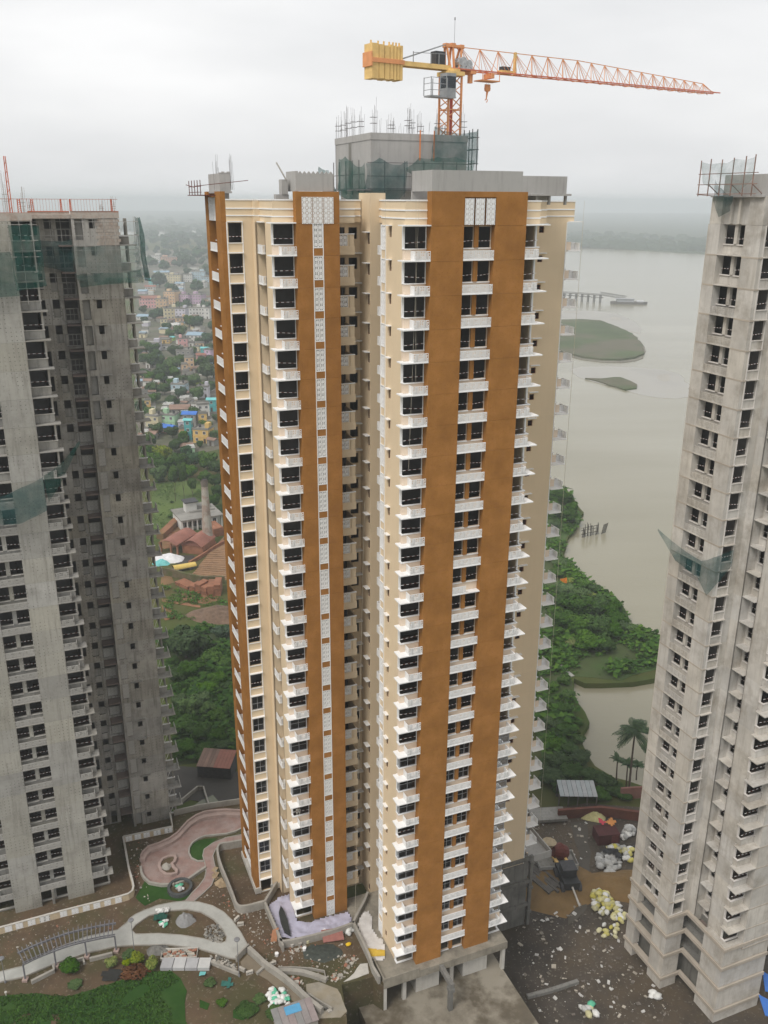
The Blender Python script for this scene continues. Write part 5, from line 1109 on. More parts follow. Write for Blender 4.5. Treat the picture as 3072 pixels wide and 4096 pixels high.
# town trees
many([(620, 1285, 55, 'blue'), (790, 1320, 66, 'blue'), (855, 1330, 60, 'blue'), (640, 1150, 70, 'blue'), (690, 1185, 60, 'blue'), (790, 1170, 60, 'blue'), (735, 1065, 60, 'blue'), (790, 1040, 55, 'blue'), (840, 1110, 60, 'blue'), (600, 1070, 50, 'blue'), (570, 1120, 50, 'blue'), (660, 1085, 50, 'blue'), (760, 1120, 55, 'blue'),
      (680, 1360, 50, 'mid'), (720, 1350, 60, 'mid'), (640, 1470, 60, 'dark'), (690, 1490, 75, 'mid'), (600, 1530, 55, 'mid'), (650, 1530, 70, 'dark'), (700, 1520, 60, 'mid'), (830, 1520, 85, 'mid'), (845, 1470, 60, 'dark'), (800, 1560, 36, 'lime'), (660, 1580, 60, 'dark'), (690, 1555, 50, 'mid'), (610, 1615, 50, 'mid'),
      (850, 1640, 50, 'dark'), (868, 1690, 45, 'mid'), (700, 1810, 62, 'dark'), (730, 1800, 60, 'dark'), (745, 1830, 62, 'blue'), (800, 1790, 34, 'dark'), (600, 1790, 70, 'mid'), (860, 1770, 60, 'mid'), (580, 1300, 40, 'blue'), (745, 1240, 50, 'blue'), (870, 1210, 50, 'blue'), (820, 1240, 45, 'blue'), (560, 1420, 40, 'dark'), (770, 1420, 40, 'mid')], 'tree', (550, 1040, 880, 1830), ('by the grey tower', 'by the brown tower', 'near the river', 'near the kiln'), 'trees among the town houses', 'in town', small=1250)
for i in range(150):
    py = 945+(rnd.random()**1.6)*130; px = rnd.uniform(545, 880)
    ptree(px, py, rnd.uniform(16, 34), 'blue', 'bluish tree in the hazy belt between the town and the river', 1.1, 'trees in the hazy belt before the river', small=True)
# belt below the town
many([(610, 1880, 90, 'mid'), (660, 1900, 90, 'dark'), (720, 1890, 100, 'dark'), (780, 1870, 80, 'blue'), (830, 1880, 90, 'mid'), (870, 1900, 80, 'dark'), (640, 1930, 80, 'mid'), (700, 1925, 60, 'blue'), (760, 1915, 70, 'mid'), (820, 1930, 60, 'mid'), (590, 1830, 70, 'dark'), (650, 1850, 80, 'lime'), (860, 1950, 70, 'dark'), (870, 1990, 60, 'dark'), (855, 2030, 70, 'dark'), (880, 2060, 50, 'dark')], 'tree', (580, 1820, 890, 2060), ('by the grey tower', 'behind the chimney', 'nearest the town', 'at the meadow edge'), 'green belt below the town', 'below the town')
zk = .3164
kp = lambda a, b: (580+zk*a, 1800+zk*b)
for (a, b, ww, lb) in ((385, 650, 95, 'slim young tree in the meadow, leftmost of three'), (500, 640, 90, 'slim young tree in the meadow, middle of three'), (608, 640, 80, 'slim young tree in the meadow nearest the chimney')):
    x, y = at(*kp(a, b)); d = math.sqrt(x*x+y*y+CAMZ**2); tree(x, y, ww*zk*d/FPX/1.25, 11.5 if a < 600 else 7.5, 'mid', lb)
for (a, b, ww) in ((400, 830, 130), (460, 790, 110), (340, 860, 110), (530, 730, 90), (340, 670, 60), (560, 690, 60), (160, 420, 90), (220, 400, 80)): ptree(*kp(a, b), ww*zk, 'mid', 'low grey green bush in the meadow left of the chimney', .7, 'bushes in the chimney meadow', cat='bush')
more = []
for i in range(46):
    py = 1235+540*rnd.random(); more.append((rnd.uniform(560, 870), py, rnd.uniform(34, 66)*(.75+py/5000), rnd.choice(('dark', 'blue', 'mid', 'dark'))))
many(more, 'tree', (550, 1040, 880, 1830), ('by the grey tower', 'by the brown tower', 'near the river', 'near the kiln'), 'trees among the town houses', 'between roofs', small=1300)
# ---- kiln yard
REDSOIL = M('red_soil', (.26, .125, .07), .95, .2, .12, stain=(.17, .09, .05), stain_amt=.6, stain_scale=.1, patch=(.08, .10, .03), patch_amt=.45, patch_scale=.1)
FIELDM = M('brick_field', (.25, .15, .085), .95, .25, .4, stain=(.16, .10, .05), stain_amt=.6, stain_scale=.25, bump=.5)
MEADOW = M('meadow_grass', (.085, .125, .03), .95, .2, .08, stain=(.055, .09, .022), stain_amt=.7, stain_scale=.06, bump=.3)
def kz(name, pts, mat, z): return zone(name, [at(*kp(*p), z) for p in pts], z, mat, wob=.8, seg=3)
kz('meadow', [(90, 420), (500, 390), (730, 400), (730, 640), (560, 750), (400, 920), (190, 1120), (100, 1160)], MEADOW, .06)
kz('dirt_yard', [(195, 1130), (470, 900), (560, 1010), (720, 1060), (740, 1120), (560, 1130), (480, 1180), (430, 1220), (220, 1250), (180, 1210)], REDSOIL, .05)
kz('dirt_yard', [(700, 1440), (860, 1250), (1010, 1080), (1040, 1640), (720, 1640), (560, 1590)], FIELDM, .07)
kz('dirt_yard', [(200, 1580), (350, 1600), (370, 1680), (250, 1700), (200, 1700)], REDSOIL, .05)
kz('dirt_yard', [(480, 1800), (920, 1830), (950, 1900), (760, 1940), (500, 1900)], REDSOIL, .05)
kz('dirt_track', [(200, 1870), (420, 1910), (700, 1960), (700, 1990), (420, 1950), (210, 1910)], REDSOIL, .09)
kz('dirt_track', [(220, 1950), (330, 2000), (380, 2120), (260, 2160), (220, 2100)], REDSOIL, .06)
kz('dirt_yard', [(400, 1330), (620, 1330), (640, 1380), (480, 1470), (350, 1420)], M('dark_yard', (.055, .05, .045), .9, .2, .3), .06)
BRK = M('old_brick', (.27, .12, .07), .95, .2, .6, stain=(.14, .075, .045), stain_amt=.6, stain_scale=.4, bump=.4)
cx, cy = at(*kp(800, 1205)); hz = high(*kp(755, 372), cx, cy)
CHM = M('chimney_plaster', (.43, .40, .355), .95, .12, .5, stain=(.13, .11, .095), stain_amt=.75, stain_scale=.22, patch=(.24, .13, .09), patch_amt=.55, patch_scale=.5, patch_edge=.05, streak=.3)
ch = thing('chimney', 'tall tapering brick kiln chimney with peeling whitish plaster', 'chimney', (cx, cy, 0))
d_ = math.sqrt(cx*cx+cy*cy+CAMZ**2)/FPX*zk; rb, rt = 135*d_/2, 78*d_/2
k = MB(); n = 14
for i in range(n): k.tube((0, 0, hz*.9*i/n), (0, 0, hz*.9*(i+1)/n), rb+(rt-rb)*i/n, 20, r1=rb+(rt-rb)*(i+1)/n, cap=False)
k.build('shaft', CHM, ch)
k = MB(); k.tube((0, 0, hz*.9), (0, 0, hz*.94), rt*1.08, 20, r1=rt*1.1); k.tube((0, 0, hz*.94), (0, 0, hz*.985), rt*1.2, 20, r1=rt*1.05, cap=False); k.tube((0, 0, hz*.985), (0, 0, hz*.986), rt*.55, 16); k.tube((0, 0, hz*.985), (0, 0, hz), rt*.8, 20, r1=rt*.78, cap=False)
k.build('crown_ring', M('sooty_brick', (.15, .125, .105), .95, .25, 1), ch)
k = MB(); k.tube((0, 0, hz*.97), (0, 0, hz*1.001), rt*.5, 16); k.build('flue', DARKM, ch)
k = MB(); k.box(-rb*1.25, rb*1.25, -rb*1.25, rb*1.25, 0, .5); k.build('footing', BRK, ch)
# low building with columns behind the chimney
x0, y0 = at(*kp(480, 1040)); x1, y1 = at(*kp(975, 960)); v_ = Vector((x1-x0, y1-y0)); hs = thing('kiln_office', 'low whitish building with columns and a flat mossy roof behind the chimney', 'building', (x0, y0, 0), math.atan2(v_.y, v_.x)); L = v_.length
k = MB(); k.box(0, L, 1.5, 11, 0, 3.6); k.build('wall', PM['white'], hs)
k = MB(); k.box(-.5, L+.5, -.6, 11.5, 3.6, 4.0); k.box(4, 12, 5, 9.5, 4.0, 4.5); k.build('roof', ROOFM['grey'], hs)
for q in range(9): k = MB(); k.box(q*L/8-.2, q*L/8+.2, -.2, .25, 0, 3.6); k.build('column', PM['white'], hs)
for q in range(7): put('window', WINM, hs, ((q+.7)*L/8, 1.5, 1.7), sc=1.4)
k = MB(); k.box(3.0, 6.5, 6, 9, 4.02, 7.2); k.box(6.6, 11, 6.5, 10, 4.02, 5.5, 1); k.build('roof_room', [PM['white'], ROOFM['grey']], hs)
k = MB(); k.prism([(2.6, 5.4), (7.0, 5.4), (7.0, 9.6), (2.6, 9.6)], 7.2, 7.5); k.build('roof_room_lid', DARKM, hs)
# two sheds with red roofs
def shed(pa, pb, dp, h, rise, label, open_=False):
    x0, y0 = at(*kp(*pa)); x1, y1 = at(*kp(*pb)); v_ = Vector((x1-x0, y1-y0)); L = v_.length
    t = thing('shed', label, 'shed', (x0, y0, 0), math.atan2(v_.y, v_.x))
    k = MB()
    if open_:
        for (a, b) in ((.3, .3), (L*.6, .3), (L-.3, .3), (.3, dp-.3), (L-.3, dp-.3)): k.box(a-.25, a+.25, b-.25, b+.25, 0, h)
        k.box(0, L, dp-.3, dp, 0, h*.9)
    else: k.box(0, L, 0, dp, 0, h)
    k.build('wall', BRK, t); k = MB()
    n = 8
    for q in range(n):
        a, b = q/n, (q+1)/n; za, zb_ = h+rise*math.sin(math.pi*a), h+rise*math.sin(math.pi*b)
        k.quad((L*a, -.7, za), (L*b, -.7, zb_), (L*b, dp+.7, zb_), (L*a, dp+.7, za)); k.quad((L*a, -.7, za-.15), (L*b, -.7, zb_-.15), (L*b, -.7, zb_), (L*a, -.7, za))
        if not open_: k.quad((L*a, 0, h-.1), (L*b, 0, h-.1), (L*b, 0, zb_), (L*a, 0, za))
    for q in range(8): k.box(0, L, -.5+q*dp/7-.06, -.5+q*dp/7+.06, h+rise*.2, h+rise*.2+.05)
    k.build('roof', ROOFM['red'], t)
shed((190, 1290), (420, 1325), 10, 3.0, 1.3, 'open shed with a curved rusty red roof in the kiln yard', True)
shed((475, 1300), (735, 1330), 8, 2.6, 1.9, 'brick shed with a red tiled gable roof at the chimney foot')
def heap(name, px, py, rx, ry, h, mat, label, cat, seed=1, z=0.0, group=None, blocky=0):
    x, y = at(px, py, z); k = MB(); nn, mm = 18, 8; k.v.append((0, 0, h))
    for j in range(1, mm+1):
        for i in range(nn):
            a = 2*math.pi*i/nn; r = j/mm; e = 1+.35*mnoise.noise((math.cos(a)*1.5+seed, math.sin(a)*1.5, seed))
            zz = h*(1-r**1.6)*(1+.45*mnoise.noise((math.cos(a)*r*3+seed*3, math.sin(a)*r*3, seed)))
            k.v.append((math.cos(a)*rx*r*e, math.sin(a)*ry*r*e, max(-.05, zz)-.06*(j == mm)))
    for i in range(nn): k.f.append((0, 1+i, 1+(i+1) % nn)); k.mi.append(0)
    for j in range(mm-1):
        for i in range(nn): k.f.append((1+j*nn+i, 1+(j+1)*nn+i, 1+(j+1)*nn+(i+1) % nn, 1+j*nn+(i+1) % nn)); k.mi.append(0)
    o = k.build(name, mat, None, (x, y, z)); tag(o, label, cat, group); return o
def stackb(a0, a1, dp, h, label, ragged=.4):
    x0, y0 = at(*kp(*a0)); x1, y1 = at(*kp(*a1)); v_ = Vector((x1-x0, y1-y0)); L = v_.length
    t = thing('brick_stack', label, 'brick stack', (x0, y0, 0), math.atan2(v_.y, v_.x)); n = max(2, int(L/1.6))
    for q in range(n):
        hh = h*(1-ragged*rnd.random()); rows = max(2, int(hh/.45))
        for r_ in range(rows): k = MB(); k.box(q*L/n+.03, (q+1)*L/n-.03, rnd.uniform(-.12, .12), dp+rnd.uniform(-.12, .12), r_*.45, r_*.45+.43); k.build('brick_course', BRK, t)
stackb((870, 1105), (1000, 1080), 7, 3.2, 'stack of red bricks beside the chimney', .1)
stackb((560, 1790), (780, 1845), 3.5, 3.2, 'crumbling long brick kiln wall in the lower field', .5)
stackb((790, 1850), (960, 1845), 5, 3.4, 'squarish red brick stack at the right end of the kiln wall', .15)
stackb((380, 1700), (540, 1770), 3, 2.0, 'collapsed low brick heap at the left of the kiln wall', .7)
def lowwall(pts, w_, h, mat, label, name='wall', cat='wall', z=0.0, f=kp):
    P = [at(*f(*p), z) for p in pts]; o = P[0]; k = MB(); k.ribbon([(p[0]-o[0], p[1]-o[1]) for p in P], w_, 0, h); ob = k.build(name, mat, None, (o[0], o[1], z)); tag(ob, label, cat); return ob
lowwall([(190, 1130), (290, 1040), (380, 950), (470, 880), (570, 800)], 2.2, 1.8, REDSOIL, 'red earth bank along the meadow edge', 'earth_bank', 'bank')
lowwall([(200, 1575), (350, 1600), (520, 1650), (720, 1690), (1010, 1690)], .6, 2.2, M('mossy_brick_wall', (.13, .10, .06), .95, .25, .6, patch=(.06, .09, .02), patch_amt=.6, patch_scale=.5), 'dark mossy wall below the brown field', 'field_wall')
lowwall([(560, 1450), (730, 1350), (860, 1260), (1000, 1180)], .6, 1.0, BRK, 'low brick wall on the upper edge of the brown field', 'field_wall')
for q in range(14):
    f = q/14; lowwall([(600+240*f, 1585-330*f), (1035, 1630-400*f+0)], .5, .22, FIELDM, 'low earth ridges across the brown field', 'earth_ridge', 'ridge')['group'] = 'ridges of the brown field'
heap('cloth_heap', *kp(310, 1385), 5.5, 2.6, 1.7, M('white_cloth', (.66, .65, .66), .8, .1, 1), 'crumpled white sheets heaped in front of the open shed', 'sheets', 4)
heap('cloth_heap', *kp(210, 1440), 2.5, 1.8, 1.4, ROOFM['tealtarp'], 'teal tarp bundle at the grey tower side of the sheds', 'tarp', 9)
heap('rubble_heap', *kp(920, 2090), 7, 5, 2.2, M('brown_rubble', (.15, .10, .07), .95, .3, 1.2, bump=.5), 'brown rubble heap in the lower meadow', 'rubble heap', 6)
x, y = at(*kp(500, 1515)); ct = thing('cart', 'yellow covered cart parked on the grass', 'cart', (x, y, 0), .55)
k = MB(); n = 8
for q in range(n):
    a, b = math.pi*q/n, math.pi*(q+1)/n; k.quad((-3.2, -1.1*math.cos(a), .9+1.0*math.sin(a)), (3.2, -1.1*math.cos(a), .9+.8*math.sin(a)), (3.2, -1.1*math.cos(b), .9+.8*math.sin(b)), (-3.2, -1.1*math.cos(b), .9+1.0*math.sin(b)))
k.build('cover', M('yellow_cover', (.62, .45, .13), .8, .1, 1), ct)
k = MB(); k.box(-3.3, 3.3, -1.0, 1.0, .55, .9); k.build('bed', WOODG, ct)
for sx in (-1.6, 1.6):
    for sy in (-1, 1): k = MB(); k.tube((sx, sy*.95, .45), (sx, sy*1.1, .45), .45, 10); k.build('wheel', DARKM, ct)
x, y = at(*kp(305, 1150)); 
# ---- trees between the kiln meadow and the garden wall
zt = .3617
tp = lambda a, b: (600+zt*a, 2400+zt*b)
many([(400, 640, 500, 'dark', 1.0), (560, 560, 250, 'dark', 1.0), (300, 560, 260, 'dark', 1.1), (230, 480, 180, 'dark', 1.1), (450, 860, 300, 'dark', .8), (300, 900, 260, 'dark', .8), (790, 430, 220, 'blue', .9), (850, 380, 160, 'blue', .9), (700, 720, 300, 'mid', .8), (830, 760, 200, 'mid', .8), (760, 950, 260, 'mid', .8), (640, 1020, 240, 'mid', .7), (840, 1000, 160, 'dark', .8), (560, 1150, 240, 'mid', .7),
   (430, 1280, 330, 'mid', .9), (620, 1260, 250, 'mid', .8), (740, 1340, 240, 'mid', .8), (380, 1480, 330, 'dark', .8), (560, 1540, 330, 'dark', .8), (730, 1560, 250, 'dark', .7), (330, 1150, 200, 'mid', .7), (280, 1330, 200, 'dark', .8), (850, 1230, 150, 'dark', .7), (800, 1660, 200, 'dark', .7), (420, 1690, 260, 'dark', .7), (260, 720, 160, 'dark', .9), (600, 1700, 240, 'dark', .6), (690, 1690, 180, 'dark', .6), (330, 1720, 220, 'dark', .6)], 'tree', (220, 380, 860, 1730), ('by the grey tower', 'by the brown tower', 'meadow end', 'hut end'), 'thicket between grey and brown tower', 'of the thicket', xfm=tp, k=zt)
SCR = M('scrub_ground', (.035, .052, .016), .95, .3, .3, stain=(.05, .042, .028), stain_amt=.5, stain_scale=.2, bump=.4)
zone('scrub', [at(*tp(*p), .05) for p in ((150, 420), (500, 330), (900, 300), (960, 1600), (900, 1760), (560, 1800), (330, 1820), (260, 1300), (180, 700))], .05, SCR, wob=1, seg=4)
# rusty hut and track at the back of the garden
x0, y0 = at(*tp(530, 1960)); x1, y1 = at(*tp(900, 1990)); v_ = Vector((x1-x0, y1-y0)); hu = thing('shed', 'dark hut with a red and grey rusty tin roof behind the garden', 'shed', (x0, y0, 0), math.atan2(v_.y, v_.x)); L = v_.length
k = MB(); k.box(0, L, 0, 3.6, 0, 2.6); k.build('wall', DARKM, hu)
for q in range(10): k = MB(); k.obox(((q+.5)*L/10, 1.8, 3.0), ((L/20-.02), 0, 0), (0, 2.3, .35), (0, 0, .04)); k.build('roof_sheet', ROOFM['red'] if q > 4 else ROOFM['tin'], hu)
# ---- right bank
rp = lambda a, b: (2150+s9_*a, 1900+s9_*b)
zone('river_bank', [at(*rp(*p), .06) for p in ((-50, 100), (300, 170), (470, 420), (460, 560), (330, 690), (290, 880), (500, 1140), (780, 1290), (960, 1520), (1020, 1650), (1300, 1780), (1420, 1900), (1420, 2120), (900, 2260), (380, 2230), (420, 2600), (430, 3000), (600, 3250), (100, 3300), (-100, 2600))], .06, M('bank_grass', (.045, .085, .02), .95, .25, .15, stain=(.03, .055, .015), stain_amt=.7, stain_scale=.1, patch=(.09, .08, .04), patch_amt=.45, patch_scale=.05, bump=.5), wob=1, seg=4)
many([(210, 260, 200, 'dark', 1.0), (300, 330, 220, 'dark', 1.0), (380, 420, 190, 'dark', 1.0), (330, 520, 260, 'dark', .9), (240, 480, 220, 'dark', 1.0), (430, 540, 130, 'mid', .8), (160, 380, 180, 'mid', .9), (200, 600, 180, 'dark', .8),
    (180, 900, 200, 'mid', .5), (240, 1000, 220, 'mid', .5), (330, 1050, 200, 'mid', .5), (200, 1120, 220, 'mid', .5), (420, 1140, 200, 'mid', .5), (330, 1200, 200, 'lime', .4), (520, 1240, 220, 'mid', .55), (620, 1280, 190, 'dark', .55), (680, 1290, 120, 'dark', .6), (760, 1310, 80, 'dark', .9),
    (300, 1330, 320, 'mid', .6), (450, 1380, 330, 'mid', .6), (560, 1400, 260, 'lime', .5), (300, 1480, 340, 'dark', .8), (450, 1560, 420, 'dark', .9), (640, 1560, 420, 'dark', .95), (800, 1580, 330, 'dark', .9), (880, 1660, 260, 'dark', .8), (300, 1700, 360, 'dark', .8), (480, 1780, 420, 'mid', .8), (660, 1800, 420, 'dark', .9), (820, 1800, 330, 'dark', .9), (940, 1720, 200, 'dark', .8), (560, 1930, 420, 'mid', .7), (740, 1950, 330, 'dark', .8), (400, 1900, 220, 'lime', .6),
    (1040, 1740, 190, 'mid', .7), (1130, 1790, 190, 'mid', .7), (1200, 1810, 180, 'mid', .6), (1260, 1830, 110, 'mid', .6)], 'tree', (150, 250, 1270, 1960), ('by the cream tower', 'at the water', 'far headland', 'near end'), 'clump on the river bank', 'on the river bank', xfm=rp, k=s9_*.9)
g2 = 800/1659
gp = lambda a, b: (1500+g2*a, 2600+g2*b)
many([(1560, 280, 160, 'mid', .6), (1470, 330, 150, 'mid', .6), (1600, 400, 150, 'mid', .6), (1440, 480, 170, 'mid', .6), (1560, 520, 190, 'dark', .6), (1640, 600, 130, 'mid', .5), (1460, 640, 200, 'mid', .6), (1580, 700, 220, 'dark', .6), (1680, 760, 150, 'mid', .5), (1480, 820, 220, 'mid', .6), (1620, 860, 200, 'dark', .6), (1520, 960, 240, 'dark', .6), (1700, 930, 220, 'dark', .6), (1400, 960, 160, 'dark', .6), (1620, 1060, 260, 'dark', .6), (1780, 1080, 240, 'dark', .6), (1460, 1100, 260, 'dark', .6), (1900, 1130, 240, 'dark', .6), (1980, 1180, 200, 'dark', .5), (1560, 1180, 240, 'dark', .5), (1720, 1190, 240, 'dark', .5), (1860, 1230, 220, 'dark', .5), (2060, 1230, 180, 'dark', .5)], 'bush', (1390, 270, 2070, 1240), ('by the cream tower', 'near the palm', 'upper end', 'yard end'), 'overgrown strip beside the creek', 'beside the creek', cat='bush', xfm=gp, k=g2*.9)
def undergrowth(name, P, n, smin, smax, mats, label, z=.06):
    xs = [p[0] for p in P]; ys = [p[1] for p in P]; k = MB(); r = random.Random(n)
    def inside(x, y):
        c = False
        for i in range(len(P)):
            (x1, y1), (x2, y2) = P[i], P[i-1]
            if (y1 > y) != (y2 > y) and x < (x2-x1)*(y-y1)/(y2-y1)+x1: c = not c
        return c
    c = 0
    while c < n:
        x, y = r.uniform(min(xs), max(xs)), r.uniform(min(ys), max(ys))
        if not inside(x, y): continue
        c += 1; nv = mnoise.noise((x*.12, y*.12, 4))
        if nv < -.25: continue
        s = (smin+(smax-smin)*r.random()**2)*(1+nv)
        for q in range(5):
            o = Vector((r.uniform(-1, 1), r.uniform(-1, 1), 0))*s; h = Vector((0, 0, s*r.uniform(.3, 1.2))); a = Vector((r.uniform(-1, 1), r.uniform(-1, 1), r.uniform(-.3, .5))).normalized()*s*.55; b = a.cross(Vector((r.uniform(-.5, .5), r.uniform(-.5, .5), 1))).normalized()*s*.4; p = Vector((x, y, z))+o+h
            k.quad(tuple(p-a), tuple(p-b), tuple(p+a), tuple(p+b), r.choice((0, 1, 1, 2)))
    o = k.build(name, mats); stuff(o, label, 'undergrowth'); return o
undergrowth('undergrowth', [at(*rp(*p)) for p in ((-50, 100), (300, 170), (470, 420), (460, 560), (330, 690), (290, 880), (500, 1140), (780, 1290), (960, 1520), (1020, 1650), (1300, 1780), (1420, 1900), (1420, 2100), (900, 2220), (380, 2200), (420, 2600), (430, 2950), (200, 3250), (-100, 2600))], 4200, .35, 1.3, LV['mid'], 'tangled green undergrowth over the river bank')
undergrowth('undergrowth', [at(*tp(*p)) for p in ((150, 420), (500, 330), (900, 300), (960, 1600), (900, 1720), (560, 1780), (330, 1780), (260, 1300), (180, 700))], 2600, .3, 1.2, LV['dark'], 'dark undergrowth beneath the thicket between the towers')
undergrowth('undergrowth', [at(*kp(*p)) for p in ((90, 420), (500, 390), (730, 400), (730, 640), (560, 750), (400, 920), (190, 1120), (100, 1160))], 900, .15, .5, LV['lime'][:1]+LV['mid'][1:], 'tufts over the chimney meadow')
undergrowth('undergrowth', [at(*kp(*p)) for p in ((200, 1700), (520, 1800), (1030, 1900), (1030, 2150), (250, 2150))], 700, .15, .6, LV['mid'], 'tufts over the lower meadow')
# people
def person(name, label, x, y, z, rz, pose, cloth, skin, tw=None):
    J = pose; me = bpy.data.meshes.new('person'); names = list(J); ed = [('pelvis', 'chest'), ('chest', 'neck'), ('neck', 'head')]
    for s_ in ('l', 'r'): ed += [('chest', s_+'sh'), (s_+'sh', s_+'el'), (s_+'el', s_+'ha'), ('pelvis', s_+'hip'), (s_+'hip', s_+'kn'), (s_+'kn', s_+'an'), (s_+'an', s_+'toe')]
    me.from_pydata([J[n_] for n_ in names], [(names.index(a), names.index(b)) for a, b in ed], []); me.materials.append(cloth)
    o = bpy.data.objects.new(name, me); COL.objects.link(o); o.location = (x, y, z); o.rotation_euler = (0, 0, rz)
    md = o.modifiers.new('skin', 'SKIN'); md.use_smooth_shade = True; rad = dict(pelvis=.15, chest=.16, neck=.065, head=.11)
    for i, n_ in enumerate(names):
        r_ = rad.get(n_) or {'sh': .075, 'el': .05, 'ha': .04, 'hip': .095, 'kn': .065, 'an': .045, 'toe': .04}[n_[1:]]
        me.skin_vertices[0].data[i].radius = (r_, r_)
    me.skin_vertices[0].data[names.index('pelvis')].use_root = True
    o.modifiers.new('sub', 'SUBSURF').levels = 1; tag(o, label, 'person')
    k = MB()
    for q in range(6): k.tube((J['head'][0], J['head'][1], J['head'][2]-.10+.04*q), (J['head'][0], J['head'][1], J['head'][2]-.06+.04*q), .11*math.sin(math.pi*(.2+.12*q)), 9, r1=.11*math.sin(math.pi*(.2+.12*(q+1))))
    k.build('head', skin, o); return o
SKIN = M('brown_skin', (.16, .085, .055), .7, .1, 3); PALEC = M('pale_clothes', (.50, .48, .42), .9, .15, 3); REDC = M('red_clothes', (.32, .07, .05), .9, .15, 3)
sit = dict(pelvis=(0, 0, .18), chest=(.05, -.12, .60), neck=(.06, -.18, .78), head=(.06, -.24, .93), lsh=(-.14, -.12, .68), lel=(-.26, -.30, .48), lha=(-.12, -.46, .42), rsh=(.24, -.12, .68), rel=(.34, -.30, .50), rha=(.20, -.48, .50), lhip=(-.1, -.02, .17), lkn=(-.16, -.42, .44), lan=(-.15, -.34, .06), ltoe=(-.15, -.50, .03), rhip=(.1, -.02, .17), rkn=(.18, -.42, .44), ran=(.17, -.34, .06), rtoe=(.17, -.50, .03))
stand = dict(pelvis=(0, 0, .92), chest=(0, -.02, 1.30), neck=(0, -.02, 1.48), head=(0, -.05, 1.62), lsh=(-.19, -.02, 1.40), lel=(-.26, .02, 1.13), lha=(-.27, -.10, .90), rsh=(.19, -.02, 1.40), rel=(.27, .02, 1.13), rha=(.26, -.12, .92), lhip=(-.1, 0, .90), lkn=(-.11, -.04, .49), lan=(-.11, .02, .08), ltoe=(-.11, -.14, .04), rhip=(.1, 0, .90), rkn=(.11, -.10, .49), ran=(.11, -.02, .08), rtoe=(.11, -.18, .04))
wx, wy = loc(-10.2, 12.95); person('person', 'person in pale clothes crouching in an open window of the left bay', wx, wy, ZB+ZJ(22)+.98, ANG, sit, PALEC, SKIN)
wx, wy = at(*kp(305, 1160)); person('person', 'person in red clothes standing on the red soil of the kiln yard', wx, wy, .05, .4, stand, REDC, SKIN)
# path strip and flag
lowwall([(252, 2110), (300, 2140), (340, 2190), (390, 2230)], .9, .15, SAND, 'pale footpath strip on the river bank', 'footpath_strip', 'path', f=rp)
fx, fy = at(*rp(375, 1270)); fz = high(*rp(330, 1130), fx, fy)
fl = thing('flag', 'orange triangular flag on a thin leaning pole above the river trees', 'flag', (fx, fy, 0))
k = MB(); k.tube((0, 0, 0), (-1.4, 0, fz), .05, 5); k.build('pole', BAM, fl)
k = MB(); 
for q in range(4): k.quad((-1.4-q*.45, .12*math.sin(q*2), fz-.0-q*.1), (-1.85-q*.45, .12*math.sin(q*2+2), fz-.1-q*.1), (-1.75-q*.40, .12*math.sin(q*2+2), fz-1.7+q*.25), (-1.3-q*.40, .12*math.sin(q*2), fz-1.9+q*.25))
k.build('cloth', M('flag_orange', (.70, .22, .03), .8, .2, 2), fl)
# palms and banana plants by the creek
FR = [M('palm_frond_a', (.03, .06, .025), .7, .2, 1), M('palm_frond_b', (.045, .085, .03), .7, .2, 1)]
def palm(px, py, ptx, pty, label, nfr=26, L=4.2, droop=1.0, trunk=.2, group=None, cat='palm tree', banana=False):
    x, y = at(px, py); zt_ = high(ptx, pty, x, y); t = thing('palm_tree' if not banana else 'banana_plant', label, cat, (x, y, 0), 0, group)
    k = MB(); n = 8; lx = (ptx-px)*math.hypot(x, y)/FPX*.9
    for q in range(n):
        a, b = q/n, (q+1)/n; k.tube((lx*a*a, .25*math.sin(a*3), zt_*a), (lx*b*b, .25*math.sin(b*3), zt_*b), trunk*(1-.4*a), 8, r1=trunk*(1-.4*b), cap=False)
    k.build('trunk', BARK, t)
    for q in range(nfr):
        a = 2*math.pi*q/nfr*2.4+rnd.uniform(-.2, .2); el = rnd.uniform(-.5, 1.25) if not banana else rnd.uniform(.3, 1.3); k = MB(); LL = L*rnd.uniform(.8, 1.1); pts = []
        for j in range(9):
            f = j/8; hx = LL*f*math.cos(el*(1-.3*f)); hz_ = LL*f*math.sin(el)-droop*LL*.55*f*f
            pts.append(Vector((lx+math.cos(a)*hx, math.sin(a)*hx, zt_+hz_)))
        sd = Vector((-math.sin(a), math.cos(a), 0))
        for j in range(8):
            p, r_ = pts[j], pts[j+1]; f = (j+.5)/8; k.bar(p, r_, .03)
            if banana:
                w_ = .38*math.sin(math.pi*min(1, f*1.05+.05))
                for s_ in (-1, 1): k.quad(tuple(p), tuple(r_), tuple(r_+sd*s_*w_+Vector((0,0,.06))), tuple(p+sd*s_*w_+Vector((0,0,.06))), 1)
            else:
                w_ = .85*math.sin(math.pi*(.12+.83*f))
                for u_ in (0, .5):
                    c = p.lerp(r_, u_); e_ = p.lerp(r_, u_+.33); tip = (r_-p).normalized()*.35
                    for s_ in (-1, 1): k.quad(tuple(c), tuple(e_), tuple(e_+sd*s_*w_+tip+Vector((0,0,-.30*w_))), tuple(c+sd*s_*w_+tip+Vector((0,0,-.34*w_))), j % 2)
        k.build('frond', FR, t)
    return t
palm(2514, 3178, 2512, 2918, 'tall coconut palm standing before the muddy creek', 30, 3.6, 1.0, .22)
palm(2465, 3130, 2460, 3045, 'short banana plant left of the tall palm', 11, 2.2, .7, .16, cat='plant', banana=True)
palm(2505, 3150, 2500, 3060, 'bushy banana plant at the foot of the tall palm', 13, 2.1, .8, .16, cat='plant', banana=True)
